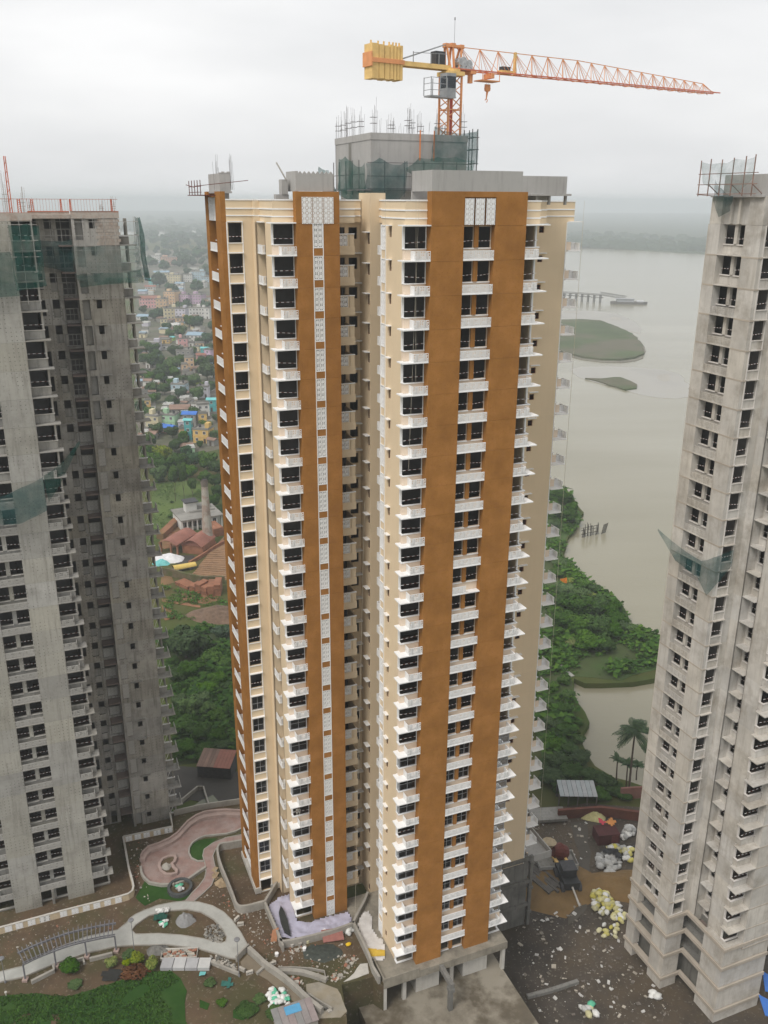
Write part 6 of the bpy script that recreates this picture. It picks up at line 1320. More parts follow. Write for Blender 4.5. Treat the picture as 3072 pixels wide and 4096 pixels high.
palm(2545, 3120, 2545, 3068, 'small banana plant right of the palm trunk', 9, 1.8, .8, .14, cat='plant', banana=True)
# ================= garden podium
GZ = 11.7
gA = 1500/1659
gq = lambda a, b: at(gA*a, 3000+gA*b, GZ)
g4 = lambda a, b: at(800/1659*a, 3550+800/1659*b, GZ)
g5 = lambda a, b: at(500+.42194*a, 3200+.42194*b, GZ)
g6 = lambda a, b: at(800+.42194*a, 3600+.42194*b, GZ)
GARDEN = M('garden_soil', (.105, .070, .042), .95, .22, .35, stain=(.060, .045, .028), stain_amt=.75, stain_scale=.2, patch=(.055, .062, .022), patch_amt=.65, patch_scale=.14, speck=(.22, .19, .15), speck_amt=.5, speck_scale=2.6, bump=.5)
deck = [at(1010, 3192, GZ), at(957, 3208, GZ), at(696, 3253, GZ), at(640, 3235, GZ), loc(-22.0, 38.4), loc(-22.0, 62), (-120, 40), (-120, -60), (-2.6, -60), (-3.6, 66), at(1388, 4078, GZ), at(1366, 3938, GZ), at(1492, 3908, GZ), loc(-4.5, -.95), loc(-4.5, -.2), loc(-4.5, 12), loc(-4.4, 32), loc(-14, 32)]
zone('podium_deck', deck, GZ, GARDEN, GZ+.3)
yard = [loc(-7, -45), loc(11.42, -45), loc(11.42, 0.05), loc(11.7, 12), loc(-4.3, 12), loc(-7, 2)]
zone('podium_yard', yard, 7.6, M('wet_concrete_yard', (.125, .105, .075), .55, .2, .4, stain=(.085, .068, .045), stain_amt=.85, stain_scale=.16, patch=(.34, .31, .255), patch_amt=.65, patch_scale=.2, patch_edge=.06, spec=.4), 7.9)
PATHW = M('pale_path_tiles', (.40, .40, .375), .9, .08, .8, stain=(.28, .275, .25), stain_amt=.5, stain_scale=.5, speck=(.30, .30, .28), speck_amt=.4, speck_scale=5)
PINKP = M('pink_pavers', (.285, .185, .16), .9, .12, 1.2, stain=(.20, .14, .125), stain_amt=.7, stain_scale=.4, patch=(.34, .29, .27), patch_amt=.5, patch_scale=.5, speck=(.22, .14, .12), speck_amt=.6, speck_scale=7)
KERB = M('garden_concrete', (.33, .31, .275), .9, .12, .8, streak=.3, stain=(.19, .175, .15), stain_amt=.55, stain_scale=.5)
GRASSM = M('lawn_grass', (.028, .075, .014), .95, .25, .3, stain=(.045, .07, .018), stain_amt=.7, stain_scale=.15, bump=.6, spec=.1)
# lawn sheets
zone('lawn', [g4(*p) for p in ((-300, 960), (0, 900), (260, 880), (420, 900), (600, 900), (820, 830), (1040, 760), (1220, 700), (1420, 700), (1500, 760), (1550, 860), (1530, 960), (1545, 1140), (1540, 1400), (540, 1400), (500, 1040), (430, 1050), (420, 1130), (450, 1400), (150, 1400), (130, 1120), (255, 1060), (210, 1040), (100, 1130), (-300, 1300))], GZ+.05, GRASSM, label='bright green lawn in the garden', wob=.25, seg=.7)
for pts in ([(560, 790), (660, 780), (680, 820), (620, 840), (570, 820)],): zone('lawn', [g4(*p) for p in pts], GZ+.05, GRASSM, wob=.2, seg=.5)
for pts in ([(640, 580), (720, 590), (800, 620), (860, 640), (800, 670), (700, 660), (640, 690), (600, 650)], [(845, 410), (900, 395), (960, 390), (930, 420), (900, 480), (870, 490), (840, 470)]): zone('lawn', [gq(*p) for p in pts], GZ+.04, GRASSM, wob=.25, seg=.7)
for pts in ([(310, 1050), (420, 1000), (520, 1010), (500, 1080), (400, 1140), (310, 1120)], [(180, 960), (240, 950), (240, 1000), (180, 1000)], [(0, 950), (90, 980), (70, 1040), (0, 1020)], [(640, 1060), (760, 1040), (790, 1090), (700, 1140), (640, 1120)], [(40, 760), (130, 760), (130, 820), (50, 830)]): zone('lawn', [g6(*p) for p in pts], GZ+.05, GRASSM, wob=.25, seg=.5)
# grass blades over the lawn: one mass
k = MB(); r5 = random.Random(5)
def inpoly(x, y, P):
    c = False
    for i in range(len(P)):
        (x1, y1), (x2, y2) = P[i], P[i-1]
        if (y1 > y) != (y2 > y) and x < (x2-x1)*(y-y1)/(y2-y1)+x1: c = not c
    return c
LP = [g4(*p) for p in ((0, 900), (260, 880), (600, 900), (820, 830), (1040, 760), (1220, 700), (1420, 700), (1550, 860), (1545, 1200), (0, 1200))]
xs_ = [p[0] for p in LP]; ys_ = [p[1] for p in LP]
for i in range(9000):
    x, y = r5.uniform(min(xs_), max(xs_)), r5.uniform(min(ys_), max(ys_))
    if not inpoly(x, y, LP) or mnoise.noise((x*.25, y*.25, 3)) < -.22: continue
    a = r5.uniform(0, 6.28); w_, h = r5.uniform(.06, .16), r5.uniform(.08, .26); d = (math.cos(a)*w_, math.sin(a)*w_); e = (r5.uniform(-.12, .12), r5.uniform(-.12, .12))
    k.quad((x-d[0], y-d[1], GZ+.04), (x+d[0], y+d[1], GZ+.04), (x+d[0]*.4+e[0], y+d[1]*.4+e[1], GZ+h), (x-d[0]*.4+e[0], y-d[1]*.4+e[1], GZ+h), r5.choice((0, 0, 1)))
o = k.build('grass', [LV['mid'][1], LV['dark'][2]]); stuff(o, 'short grass of the garden lawn', 'grass')
# paths: the D-shaped pale path with its planted middle, pink path and pink plaza
DO = [(-60, 1000), (0, 985), (100, 960), (250, 880), (380, 830), (520, 800), (560, 768), (575, 748), (600, 730), (640, 712), (700, 690), (760, 678), (820, 672), (880, 676), (940, 692), (990, 720), (1030, 760), (1065, 810), (1090, 855), (1098, 872), (1075, 890), (1050, 928), (1010, 922), (960, 905), (880, 882), (750, 865), (600, 866), (510, 872), (380, 902), (250, 945), (100, 1008), (0, 1030), (-60, 1045)]
DI = [(583, 800), (600, 776), (660, 735), (750, 713), (830, 708), (890, 720), (945, 752), (985, 795), (1003, 830), (998, 850), (978, 858), (900, 838), (800, 822), (700, 815), (600, 818)]
def ring(name, outer, inner, z, mat):
    """path sheet with a hole: bridge the inner loop to the outer one"""
    o_ = [Vector(p) for p in outer]; i_ = [Vector(p) for p in inner]
    # nearest pair
    bi, bj = min(((i, j) for i in range(len(o_)) for j in range(len(i_))), key=lambda q: (o_[q[0]]-i_[q[1]]).length)
    loop = o_[:bi+1]+[i_[(bj-q) % len(i_)] for q in range(len(i_)+1)]+o_[bi:]
    return loop
ar = lambda P: sum(P[i][0]*P[(i+1) % len(P)][1]-P[(i+1) % len(P)][0]*P[i][1] for i in range(len(P)))
def sheet_hole(name, outer, inner, z, mat):
    O = [Vector(p) for p in outer]; I = [Vector(p) for p in inner]
    if ar(outer) < 0: O.reverse()
    if ar(inner) > 0: I.reverse()
    bi, bj = min(((i, j) for i in range(len(O)) for j in range(len(I))), key=lambda q: (O[q[0]]-I[q[1]]).length)
    L = O[bi:]+O[:bi+1]+I[bj:]+I[:bj+1]
    from mathutils.geometry import tessellate_polygon
    tris = tessellate_polygon([[Vector((p.x, p.y, 0)) for p in O], [Vector((p.x, p.y, 0)) for p in I]])
    A_ = O+I; k = MB(); k.v = [(p.x, p.y, z) for p in A_]; k.f = [tuple(t) for t in tris]; k.mi = [0]*len(k.f)
    for loop, n0 in ((O, 0), (I, len(O))):
        for i in range(len(loop)):
            a, b = loop[i], loop[(i+1) % len(loop)]; k.quad((a.x, a.y, z-.25), (b.x, b.y, z-.25), (b.x, b.y, z), (a.x, a.y, z))
    o = k.build(name, mat); return structure(o)
sheet_hole('path', [gq(*p) for p in DO], [gq(*p) for p in DI], GZ+.12, PATHW)
k = MB()
for loop, cl in ((DO[:32], False), (DI, True)):
    P = [gq(*p) for p in loop]; k.ribbon(P, .10, GZ-.2, GZ+.17, 0, cl)
o = k.build('path_kerb', KERB); structure(o)
PL_ = [(820, 672), (850, 635), (880, 605), (905, 570), (912, 540), (907, 505), (897, 470), (903, 442), (940, 415), (1000, 390), (1085, 374)]; PR_ = [(858, 672), (900, 635), (935, 602), (950, 565), (957, 540), (948, 500), (942, 470), (955, 440), (985, 420), (1030, 406), (1085, 396)]
zone('pink_path', [gq(*p) for p in PL_+PR_[::-1]], GZ+.10, PINKP)
k = MB(); k.ribbon([gq(*p) for p in PL_], .12, GZ-.1, GZ+.15); k.ribbon([gq(*p) for p in PR_], .12, GZ-.1, GZ+.15); structure(k.build('path_kerb', KERB))
PO = [(148, 640), (152, 600), (175, 540), (230, 490), (330, 455), (430, 410), (500, 360), (545, 310), (600, 250), (680, 190), (760, 160), (860, 145), (960, 140), (1090, 150), (1110, 150), (1110, 270), (1060, 300), (960, 325), (860, 335), (760, 345), (700, 370), (640, 410), (610, 460), (605, 510), (630, 560), (690, 590), (750, 585), (765, 650), (700, 690), (600, 760), (480, 810), (350, 815), (230, 795), (180, 745), (155, 700)]
zone('plaza', [g5(*p) for p in PO], GZ+.09, PINKP)
SEAT = M('pink_seat_plaster', (.36, .27, .24), .9, .12, 1.0, stain=(.24, .19, .17), stain_amt=.6, stain_scale=.8)
sw = thing('seat_wall', 'long curved pinkish seat wall round the plaza', 'seat wall', (*g5(500, 400), GZ)); ox_, oy_ = g5(500, 400)
def rel(P, o): return [(p[0]-o[0], p[1]-o[1]) for p in P]
k = MB(); k.ribbon(rel([g5(*p) for p in ((165, 590), (185, 545), (235, 500), (330, 465), (430, 420), (505, 365), (550, 315), (605, 258), (685, 205), (765, 175), (860, 160), (960, 152), (1110, 162))], (ox_, oy_)), .75, 0, .55); k.build('bench', SEAT, sw)
k = MB(); k.ribbon(rel([g5(*p) for p in ((155, 570), (175, 530), (228, 480), (328, 448), (428, 402), (498, 352), (545, 300), (598, 240), (680, 182), (760, 150), (860, 136), (960, 130), (1110, 138))], (ox_, oy_)), .25, 0, .85); k.build('backrest', SEAT, sw)
k = MB(); k.ribbon(rel([g5(*p) for p in ((150, 650), (158, 710), (182, 752), (232, 800), (350, 822), (470, 815))], (ox_, oy_)), .3, 0, .45); k.build('edge', KERB, sw)
k = MB(); k.ribbon(rel([g5(*p) for p in ((480, 812), (600, 765), (700, 695), (765, 652))], (ox_, oy_)), .3, 0, .4); k.build('edge', KERB, sw)
k = MB(); k.ribbon(rel([g5(*p) for p in ((1100, 280), (1050, 305), (960, 328), (860, 338), (760, 348), (700, 372), (640, 412), (610, 460), (605, 510), (630, 560), (690, 590), (745, 588))], (ox_, oy_)), .22, 0, .25); k.build('edge', KERB, sw)
pk = thing('planter', 'kidney shaped raised planter in the middle of the pink plaza', 'planter', (*g5(400, 650), GZ)); o_ = g5(400, 650)
KID = [(325, 650), (330, 620), (360, 580), (420, 555), (470, 550), (482, 575), (470, 610), (445, 630), (460, 660), (490, 690), (490, 715), (440, 730), (390, 728), (345, 700)]
k = MB(); k.ribbon(rel([g5(*p) for p in KID], o_), .38, 0, .55, 0, True); k.build('rim', SEAT, pk)
k = MB(); k.prism(rel([g5(*p) for p in KID], o_), 0.02, .35); k.build('soil', GARDEN, pk)
heap('rubble_heap', 500+.42194*395, 3200+.42194*640, .8, .6, .7, KERB, 'small grey rubble in the kidney planter', 'rubble heap', 3, GZ+.3)
# low cream wall with star tiles round the left tower
WCR = M('cream_garden_wall', (.56, .46, .32), .85, .08, .8, streak=.25, stain=(.36, .28, .18), stain_amt=.5, stain_scale=.6)
base = [(-60, 402), (0, 385), (500, 248), (1000, 122), (1070, 100), (1103, 75), (1112, 40), (1105, 0)]
P1_ = [g4(*p) for p in base]+[gq(572, 545), gq(548, 408)]; lw = thing('garden_wall', 'low cream garden wall with white star tile panels in front of the grey tower', 'wall', (*P1_[2], GZ)); o_ = P1_[2]
k = MB(); k.ribbon(rel(P1_, o_), .18, 0, .95); k.build('wall', WCR, lw)
k = MB(); k.ribbon(rel(P1_, o_), .26, .95, 1.02); k.build('coping', SCREED, lw)
def tiles(xs2, A_, B_, f, par, o_, n=2):
    for (xa, xb) in xs2:
        pa, pb = [Vector(f(x, A_[1]+(x-A_[0])*(B_[1]-A_[1])/(B_[0]-A_[0]))) for x in (xa, xb)]; d = (pb-pa); L = d.length; d.normalize(); nn = Vector((d.y, -d.x)); 
        if nn.dot(pa) > 0: nn = -nn
        j = MB(); star(j, lambda a, e, z: (pa.x-o_[0]+d.x*a+nn.x*(.11+e*.6), pa.y-o_[1]+d.y*a+nn.y*(.11+e*.6), z), 0, L, .08, .90, n, 2); j.build('star_tile', WHITE, par)
        k = MB(); c = pa.lerp(pb, .5); k.obox((c.x-o_[0]+nn.x*.092, c.y-o_[1]+nn.y*.092, .49), (d.x*L/2, d.y*L/2, 0), (nn.x*.004, nn.y*.004, 0), (0, 0, .41)); k.build('tile_back', CONCD, par)
tiles([(45, 105), (135, 195), (235, 298), (332, 418)], (0, 385), (500, 248), g4, lw, o_); tiles([(502, 560), (597, 655), (690, 747), (778, 835), (868, 922), (958, 1012)], (500, 248), (1000, 122), g4, lw, o_)
P2_ = [gq(548, 408), gq(766, 362), gq(757, 318), gq(752, 285)]; lw2 = thing('garden_wall', 'cream wall end with five star tile panels behind the plaza seat wall', 'wall', (*P2_[0], GZ)); o_ = P2_[0]
k = MB(); k.ribbon(rel(P2_, o_), .18, 0, .95); k.build('wall', WCR, lw2); k = MB(); k.ribbon(rel(P2_, o_), .26, .95, 1.02); k.build('coping', SCREED, lw2)
tiles([(556, 586), (597, 625), (636, 664), (680, 712), (728, 764)], (548, 408), (766, 362), gq, lw2, o_)
# boundary wall behind the plaza with a pond beyond
lowwall([(696, 3262), (800, 3238), (957, 3215), (1010, 3200)], .2, .9, KERB, 'grey garden wall behind the plaza', 'garden_wall', z=GZ, f=lambda a, b: (a, b))
# retaining walls
def gwall(pts, f, w_, h, label, mat=KERB, name='retaining_wall', close=False, z0=-.1):
    P = [f(*p) for p in pts]; o = P[0]; k = MB(); k.ribbon(rel(P, o), w_, z0, h, 0, close); ob = k.build(name, mat, None, (o[0], o[1], GZ)); return tag(ob, label, 'wall')
def smooth(pts, n=3):
    for _ in range(n):
        q = [pts[0]]
        for a, b in zip(pts, pts[1:]): q += [(a[0]*.75+b[0]*.25, a[1]*.75+b[1]*.25), (a[0]*.25+b[0]*.75, a[1]*.25+b[1]*.75)]
        pts = q+[pts[-1]]
    return pts
gwall(smooth([(1110, 440), (990, 462), (905, 470), (872, 520), (905, 660), (960, 790), (1030, 965), (1060, 1060), (1130, 1075), (1330, 1020)], 2)+[(1475, 778)], g5, .28, 1.15, 'curved grey retaining wall round the brown wing corner')
gwall([(1330, 1025), (1400, 1190), (1475, 1370), (1500, 1440)], g5, .28, 1.0, 'straight grey wall left of the lavender sheet')
gwall(smooth([(755, 425), (775, 445), (820, 445), (1000, 410), (1300, 330), (1445, 275)], 1), g6, .3, 1.0, 'grey wall in front of the lavender sheet')
gwall([(1445, 275), (1500, 170), (1560, 60), (1590, -20)], g6, .3, 1.0, 'grey wall between lavender and white sheets')
gwall([(1452, 260), (1520, 400), (1600, 570), (1640, 690), (1700, 790)], g6, .3, 1.0, 'grey wall along the left side of the white sheet')
gwall(smooth([(465, 500), (540, 570), (620, 650), (760, 740), (900, 860), (1010, 970), (1120, 1060), (1160, 1085)], 1), g6, .45, .95, 'long diagonal ramp wall with a rounded top')
gwall([(1035, 920), (1140, 985), (1250, 1050)], g6, .15, .5, 'thin kerb wall beside the ramp end')
gwall(smooth([(735, 690), (870, 690), (1000, 705), (1200, 775)], 1), g6, .5, .5, 'short curved kerb wall right of the ramp')
gwall([(740, 655), (900, 655), (1060, 665), (1180, 690), (1190, 750)], g6, .12, .35, 'thin concrete edge behind the curved kerb')
gwall([(540, 710), (620, 640)], g6, .3, .35, 'small beam lying across the ramp', name='beam')['category'] = 'beam'
gwall([(345, 590), (400, 530), (465, 470)], g6, .2, .9, 'short wall closing the pale path end')
gwall([(60, 590), (150, 625), (260, 670), (370, 715)], g6, .25, .45, 'pale low edging left of the lamp')
RAMP = M('ramp_concrete', (.20, .165, .12), .8, .15, .6, stain=(.11, .09, .06), stain_amt=.7, stain_scale=.3, spec=.3)
zone('ramp', [g6(*p) for p in ((385, 590), (450, 520), (540, 590), (620, 670), (760, 760), (900, 880), (1010, 990), (1110, 1080), (1000, 1090), (930, 1000), (800, 900), (640, 760), (500, 680), (400, 650))], GZ+.08, RAMP)
zone('concrete_apron', [g6(*p) for p in ((1000, 800), (1130, 780), (1300, 840), (1340, 900), (1390, 1060), (1330, 1120), (1010, 1130), (960, 1060), (1120, 1060), (1260, 1040), (1000, 880))], GZ+.06, M('old_concrete', (.27, .235, .175), .85, .15, .5, stain=(.15, .125, .09), stain_amt=.7, stain_scale=.35, patch=(.36, .34, .30), patch_amt=.6, patch_scale=.35), wob=.2, seg=.6)
zone('concrete_apron', [g6(*p) for p in ((1520, 610), (1590, 600), (1610, 700), (1500, 740), (1350, 775), (1460, 700))], GZ+.06, SCREED, wob=.2, seg=.6)
# lavender and white waterproof sheets on the ground by the tower
LAV = M('lavender_sheet', (.44, .43, .54), .6, .10, .7, stain=(.30, .29, .36), stain_amt=.6, stain_scale=.8, bump=.6, spec=.4)
def drape(name, pts, z, mat, label, amp=.18, cat='sheet', step=.35):
    P = [p for p in pts]; xs = [p[0] for p in P]; ys = [p[1] for p in P]; k = MB(); nx = int((max(xs)-min(xs))/step)+1; ny = int((max(ys)-min(ys))/step)+1; idx = {}
    hgt = lambda x, y: z+amp*abs(mnoise.noise((x*1.1, y*1.1, 5)))*2
    for i in range(nx):
        for j in range(ny):
            cx_, cy_ = min(xs)+(i+.5)*step, min(ys)+(j+.5)*step
            if not inpoly(cx_, cy_, P): continue
            q = []
            for (a, b) in ((i, j), (i+1, j), (i+1, j+1), (i, j+1)):
                if (a, b) not in idx: x, y = min(xs)+a*step, min(ys)+b*step; idx[(a, b)] = len(k.v); k.v.append((x-P[0][0], y-P[0][1], hgt(x, y)-z))
                q.append(idx[(a, b)])
            k.f.append(tuple(q)); k.mi.append(0)
    o = k.build(name, mat, None, (P[0][0], P[0][1], z), smooth=True); return tag(o, label, cat)
g6h = lambda a, b: at(800+.42194*a, 3600+.42194*b, GZ+.3)
drape('tarpaulin', [g6h(*p) for p in ((640, 60), (740, -20), (850, -60), (880, 60), (925, 215), (1065, 215), (1085, 190), (1395, 112), (1440, 175), (1430, 215), (1290, 305), (860, 365), (770, 350), (700, 180))], GZ+.25, LAV, 'crumpled lavender waterproof sheet wrapped round the foot of the brown block', step=.22)
zone('dark_hole_patch', [g6h(*p) for p in ((765, 75), (800, 130), (835, 230), (862, 355), (800, 320), (765, 230), (748, 140))], GZ+.72, M('dark_pit', (.03, .033, .032), .5, .2, 1), wob=.05, seg=.4)  # flat dark patch painted in for the shaded hole in the lavender sheet
qh = lambda a, b: at(1400+g2*a, 3300+g2*b, GZ+.3)
WSH = M('white_sheet', (.62, .60, .585), .7, .10, .8, stain=(.40, .37, .33), stain_amt=.55, stain_scale=.6, bump=.6)
ws = drape('tarpaulin', [qh(*p) for p in ((62, 830), (100, 740), (150, 715), (185, 770), (180, 850), (230, 930), (275, 950), (292, 1040), (290, 1115), (200, 1135), (155, 1070), (110, 960))], GZ+.26, WSH, 'white sheet with a yellow band lying beside the right wing', .15, step=.2)
yb = drape('yellow_band', [qh(*p) for p in ((138, 1028), (292, 1035), (291, 1090), (158, 1092))], GZ+.33, M('yellow_band_paint', (.62, .42, .06), .7, .1, 1), 'yellow band', .15, step=.2)
del yb['category'], yb['label']; yb.parent = ws; yb.location = (yb.location.x-ws.location.x, yb.location.y-ws.location.y, .04)
zone('concrete_ledge', [loc(-4.3, .2), loc(-2.1, .2), loc(-2.1, 6.5), loc(-.8, 9), loc(-.8, 12.8), loc(-4.3, 12.8)], GZ-.02+.04, CONCD)
# pergola over the pale path
PGM = M('pergola_steel', (.15, .15, .165), .7, .15, 2)
fr = [(212, 772), (330, 715), (465, 660), (595, 612), (722, 580), (850, 552), (970, 532)]
FP = [Vector(g4(*p)) for p in smooth(fr, 2)]; pg = thing('pergola', 'long curved dark grey pergola with rafters over the pale path', 'pergola', (FP[0].x, FP[0].y, GZ)); o_ = FP[0]
cum = [0]
for a, b in zip(FP, FP[1:]): cum.append(cum[-1]+(b-a).length)
def along(f):
    s_ = f*cum[-1]
    for i in range(len(FP)-1):
        if s_ <= cum[i+1]+1e-6:
            u_ = (s_-cum[i])/(cum[i+1]-cum[i]); p = FP[i].lerp(FP[i+1], u_); d = (FP[i+1]-FP[i]).normalized(); n_ = Vector((-d.y, d.x)); return p-o_, d, n_ if n_.y > 0 else -n_
for f in (0.0, .335, .67, .995):
    p, d, n_ = along(f); k = MB(); k.bar((p.x, p.y, 0), (p.x, p.y, 2.35), .07); k.build('post', PGM, pg)
    k = MB(); k.box(p.x-.3, p.x+.3, p.y-.3, p.y+.3, -.1, .3); k.build('footing', SEAT, pg)
for (off, z, r_) in ((0, 2.35, .06), (.28, 2.37, .05), (2.0, 2.42, .10)):
    k = MB()
    for i in range(24):
        (p, d, n_), (p2, d2, n2_) = along(max(0, i/24-(.03 if i == 0 else 0))), along(min(.9999, (i+1)/24)); k.bar((p.x+n_.x*off, p.y+n_.y*off, z), (p2.x+n2_.x*off, p2.y+n2_.y*off, z), r_)
    k.build('beam', PGM, pg)
for i in range(22):
    p, d, n_ = along((i+.3)/22); k = MB(); k.bar((p.x-n_.x*.25, p.y-n_.y*.25, 2.52), (p.x+n_.x*2.5, p.y+n_.y*2.5, 2.58), .05); k.build('rafter', PGM, pg)
gwall([(262, 800), (450, 705), (445, 665)], g4, .3, .5, 'low grey bench wall under the pergola, left one', name='bench_wall'); gwall([(745, 612), (935, 565)], g4, .3, .5, 'low grey bench wall under the pergola, right one', name='bench_wall')
gwall([(500, 655), (690, 600), (700, 640)], g4, .25, .4, 'low grey edging between the two bench walls', name='bench_wall')
# lamps
LMP = M('lamp_grey', (.20, .20, .21), .5, .1, 2)
def lamp(bx, by, tx, ty, label):
    x, y = at(bx, by, GZ); h = high(tx, ty, x, y)-GZ; t = thing('street_lamp', label, 'lamp', (x, y, GZ))
    k = MB(); k.tube((0, 0, 0), (0, 0, h-.3), .05, 8, r1=.035); k.tube((0, 0, 0), (0, 0, .25), .12, 8); k.build('pole', LMP, t)
    k = MB(); n = 12; prev = (0, .04)
    for q in range(1, 7):
        a = math.pi*q/12; cur = (h-.3+.42*math.sin(a)*.7, .34*math.sin(math.pi*(q+2)/9)); k.tube((0, 0, prev[0] if prev[0] else h-.3), (0, 0, cur[0]), prev[1], 12, r1=cur[1], cap=False); prev = cur
    k.tube((0, 0, prev[0]), (0, 0, prev[0]+.03), prev[1], 12); k.build('lamp_head', LMP, t)
lamp(800/1659*1116, 3550+800/1659*545, 800/1659*1088, 3550+800/1659*262, 'slim lamp post at the left tip of the planted bed')
lamp(800+.42194*372, 3600+.42194*725, 800+.42194*353, 3600+.42194*365, 'slim lamp post at the right end of the pale path')
lamp(800/1659*45, 3550+800/1659*790, 800/1659*14, 3550+800/1659*580, 'lamp post by the path at the photo left edge')
k = MB(); k.tube((0, 0, 0), (0, 0, .5), .06, 8); k.tube((0, 0, .5), (0, 0, .62), .14, 8); o = k.build('bollard', SCREED, None, (*g4(52, 900), GZ)); tag(o, 'small pale bollard light on the dark grass', 'bollard')
# shrubs
def shrub(f, a, b, wpx, kind, h, label):
    x, y = f(a, b); d = math.sqrt(x*x+y*y+(CAMZ-GZ)**2); tree(x, y, wpx*(800/1659)*d/FPX/2, h, kind, label, z=GZ, cat='bush')
shrub(g4, 590, 690, 170, 'dark', 1.5, 'dark green shrub under the middle of the pergola'); shrub(g4, 930, 650, 110, 'lime', 1.2, 'pale lime shrub right of the pergola'); shrub(g4, 1070, 590, 110, 'mid', 1.2, 'green shrub by the left lamp'); shrub(g4, 1140, 615, 130, 'lime', 1.2, 'bright green yellow shrub next to the left lamp'); shrub(g4, 1262, 670, 120, 'lime', 1.3, 'yellow leaved shrub at the lawn corner'); shrub(g4, 1050, 640, 80, 'lime', .8, 'little lime plant between the bright shrubs')
shrub(g4, 625, 815, 110, 'mid', .5, 'small flat shrub on bare soil'); shrub(g6, 95, 800, 100, 'mid', .5, 'low green clump beside the teal sheet'); shrub(g6, 210, 985, 90, 'mid', .5, 'low green clump at the lower right of the lawn'); shrub(g6, 440, 1060, 190, 'dark', .5, 'wide low green clump near the white sacks'); shrub(g6, 565, 950, 110, 'mid', .5, 'green clump left of the white sacks'); shrub(g6, 710, 1080, 150, 'mid', .6, 'green clump below the white sacks')
RB_ = [leafmat('leaf_red_a', (.06, .028, .016)), leafmat('leaf_red_b', (.09, .04, .02)), leafmat('leaf_red_c', (.11, .055, .03))]
x, y = g4(1125, 720); t = thing('bush', 'reddish brown low shrub bed between the lime shrubs and the lawn', 'bush', (x, y, GZ)); put('crown', crown_mesh(77, 700, .12, .7).mesh('crown', RB_), t, (0, 0, .35), sc=(2.0, 1.4, .7))
drape('shade_net', [g4(*p) for p in ((850, 700), (1000, 680), (1020, 760), (940, 785), (845, 785))], GZ+.1, M('black_shade_net', (.028, .028, .026), .9, .2, 3), 'blackish netting bed beside the reddish shrubs', .12, 'netting')
drape('tarpaulin', [g6(*p) for p in ((0, 700), (70, 695), (60, 735), (5, 740))], GZ+.2, ROOFM['tealtarp'], 'small blue teal sheet under the slab stack', .2)
drape('tarpaulin', [g6(*p) for p in ((205, 790), (290, 755), (305, 810), (270, 850), (215, 825))], GZ+.1, M('green_tarp', (.03, .13, .11), .8, .2, 2), 'dark teal netting heap in the grass near the lamp', .3)
# site clutter on the podium
SACKW = M('white_sack', (.62, .62, .60), .8, .10, 3, rand=.12); SACKY = M('yellow_sack', (.50, .46, .20), .8, .14, 3, rand=.2, huer=.06); SACKG = M('green_sack', (.12, .46, .30), .8, .15, 3); SACKD = M('dirty_sack', (.40, .40, .39), .8, .15, 3, rand=.25)
def sackmesh(mat, seed):
    r = random.Random(seed); k = MB(); n, m_ = 7, 4
    for j in range(m_+1):
        f = j/m_; rr = .30*math.sin(math.pi*(.12+.8*f))**.7
        for i in range(n):
            a = 2*math.pi*i/n; e = r.uniform(.8, 1.2); k.v.append((math.cos(a)*rr*e*1.25, math.sin(a)*rr*e*.85, .40*f*r.uniform(.9, 1.1)))
    for j in range(m_):
        for i in range(n): k.f.append((j*n+i, j*n+(i+1) % n, (j+1)*n+(i+1) % n, (j+1)*n+i)); k.mi.append(0)
    k.f.append(tuple(m_*n+i for i in range(n))); k.mi.append(0)
    return k.mesh('sack', mat, True)
SK = {c_: [sackmesh(m_, q) for q in range(3)] for c_, m_ in (('w', SACKW), ('y', SACKY), ('g', SACKG), ('d', SACKD))}
def sacks(f, pts, n, cols, label, group, sc=1.0, pile=.5, z=GZ):
    P = [f(*p) for p in pts]; xs = [p[0] for p in P]; ys = [p[1] for p in P]; c = 0; cx_, cy_ = sum(xs)/len(xs), sum(ys)/len(ys); R_ = max(math.hypot(p[0]-cx_, p[1]-cy_) for p in P)
    while c < n:
        x, y = rnd.uniform(min(xs), max(xs)), rnd.uniform(min(ys), max(ys))
        if not inpoly(x, y, P): continue
        d = math.hypot(x-cx_, y-cy_)/R_; ck = rnd.choice(cols)
        o = put('sack', rnd.choice(SK[ck]), None, (x, y, z+max(0, (1-d*1.3))*pile*rnd.random()), rnd.uniform(0, 6.28), sc*rnd.uniform(.8, 1.25)); tag(o, label, 'sack', group); c += 1
sacks(g6, [(630, 850), (700, 845), (800, 870), (850, 960), (870, 1010), (770, 1000), (670, 1030), (640, 940)], 38, 'wwwwwg', 'white or green plastic sack in the heap beside the ramp', 'sacks beside the ramp', 1.0, .45)
sacks(g6, [(860, 1050), (920, 1005), (910, 1030), (870, 1060)], 3, 'w', 'white sack lying just below the ramp sack heap', 'sacks below the ramp heap', 1.1, 0)
sacks(g5, [(300, 1060), (370, 1030), (420, 1045), (410, 1080), (320, 1085)], 22, 'w', 'white sack in the heap on the pale path', 'white sacks on the pale path', .75, .5, GZ+.13)
sacks(g5, [(325, 1170), (380, 1140), (410, 1180), (370, 1215), (335, 1210)], 12, 'wwwg', 'white or green sack below the dark green net in the planted bed', 'sacks in the planted bed', .8, .4)
drape('shade_net', [g5(*p) for p in ((280, 1110), (340, 1075), (420, 1100), (400, 1150), (330, 1170), (275, 1150))], GZ+.1, M('dark_green_net', (.015, .075, .055), .9, .2, 3), 'dark green net heap between the two sack heaps', .4, 'netting')
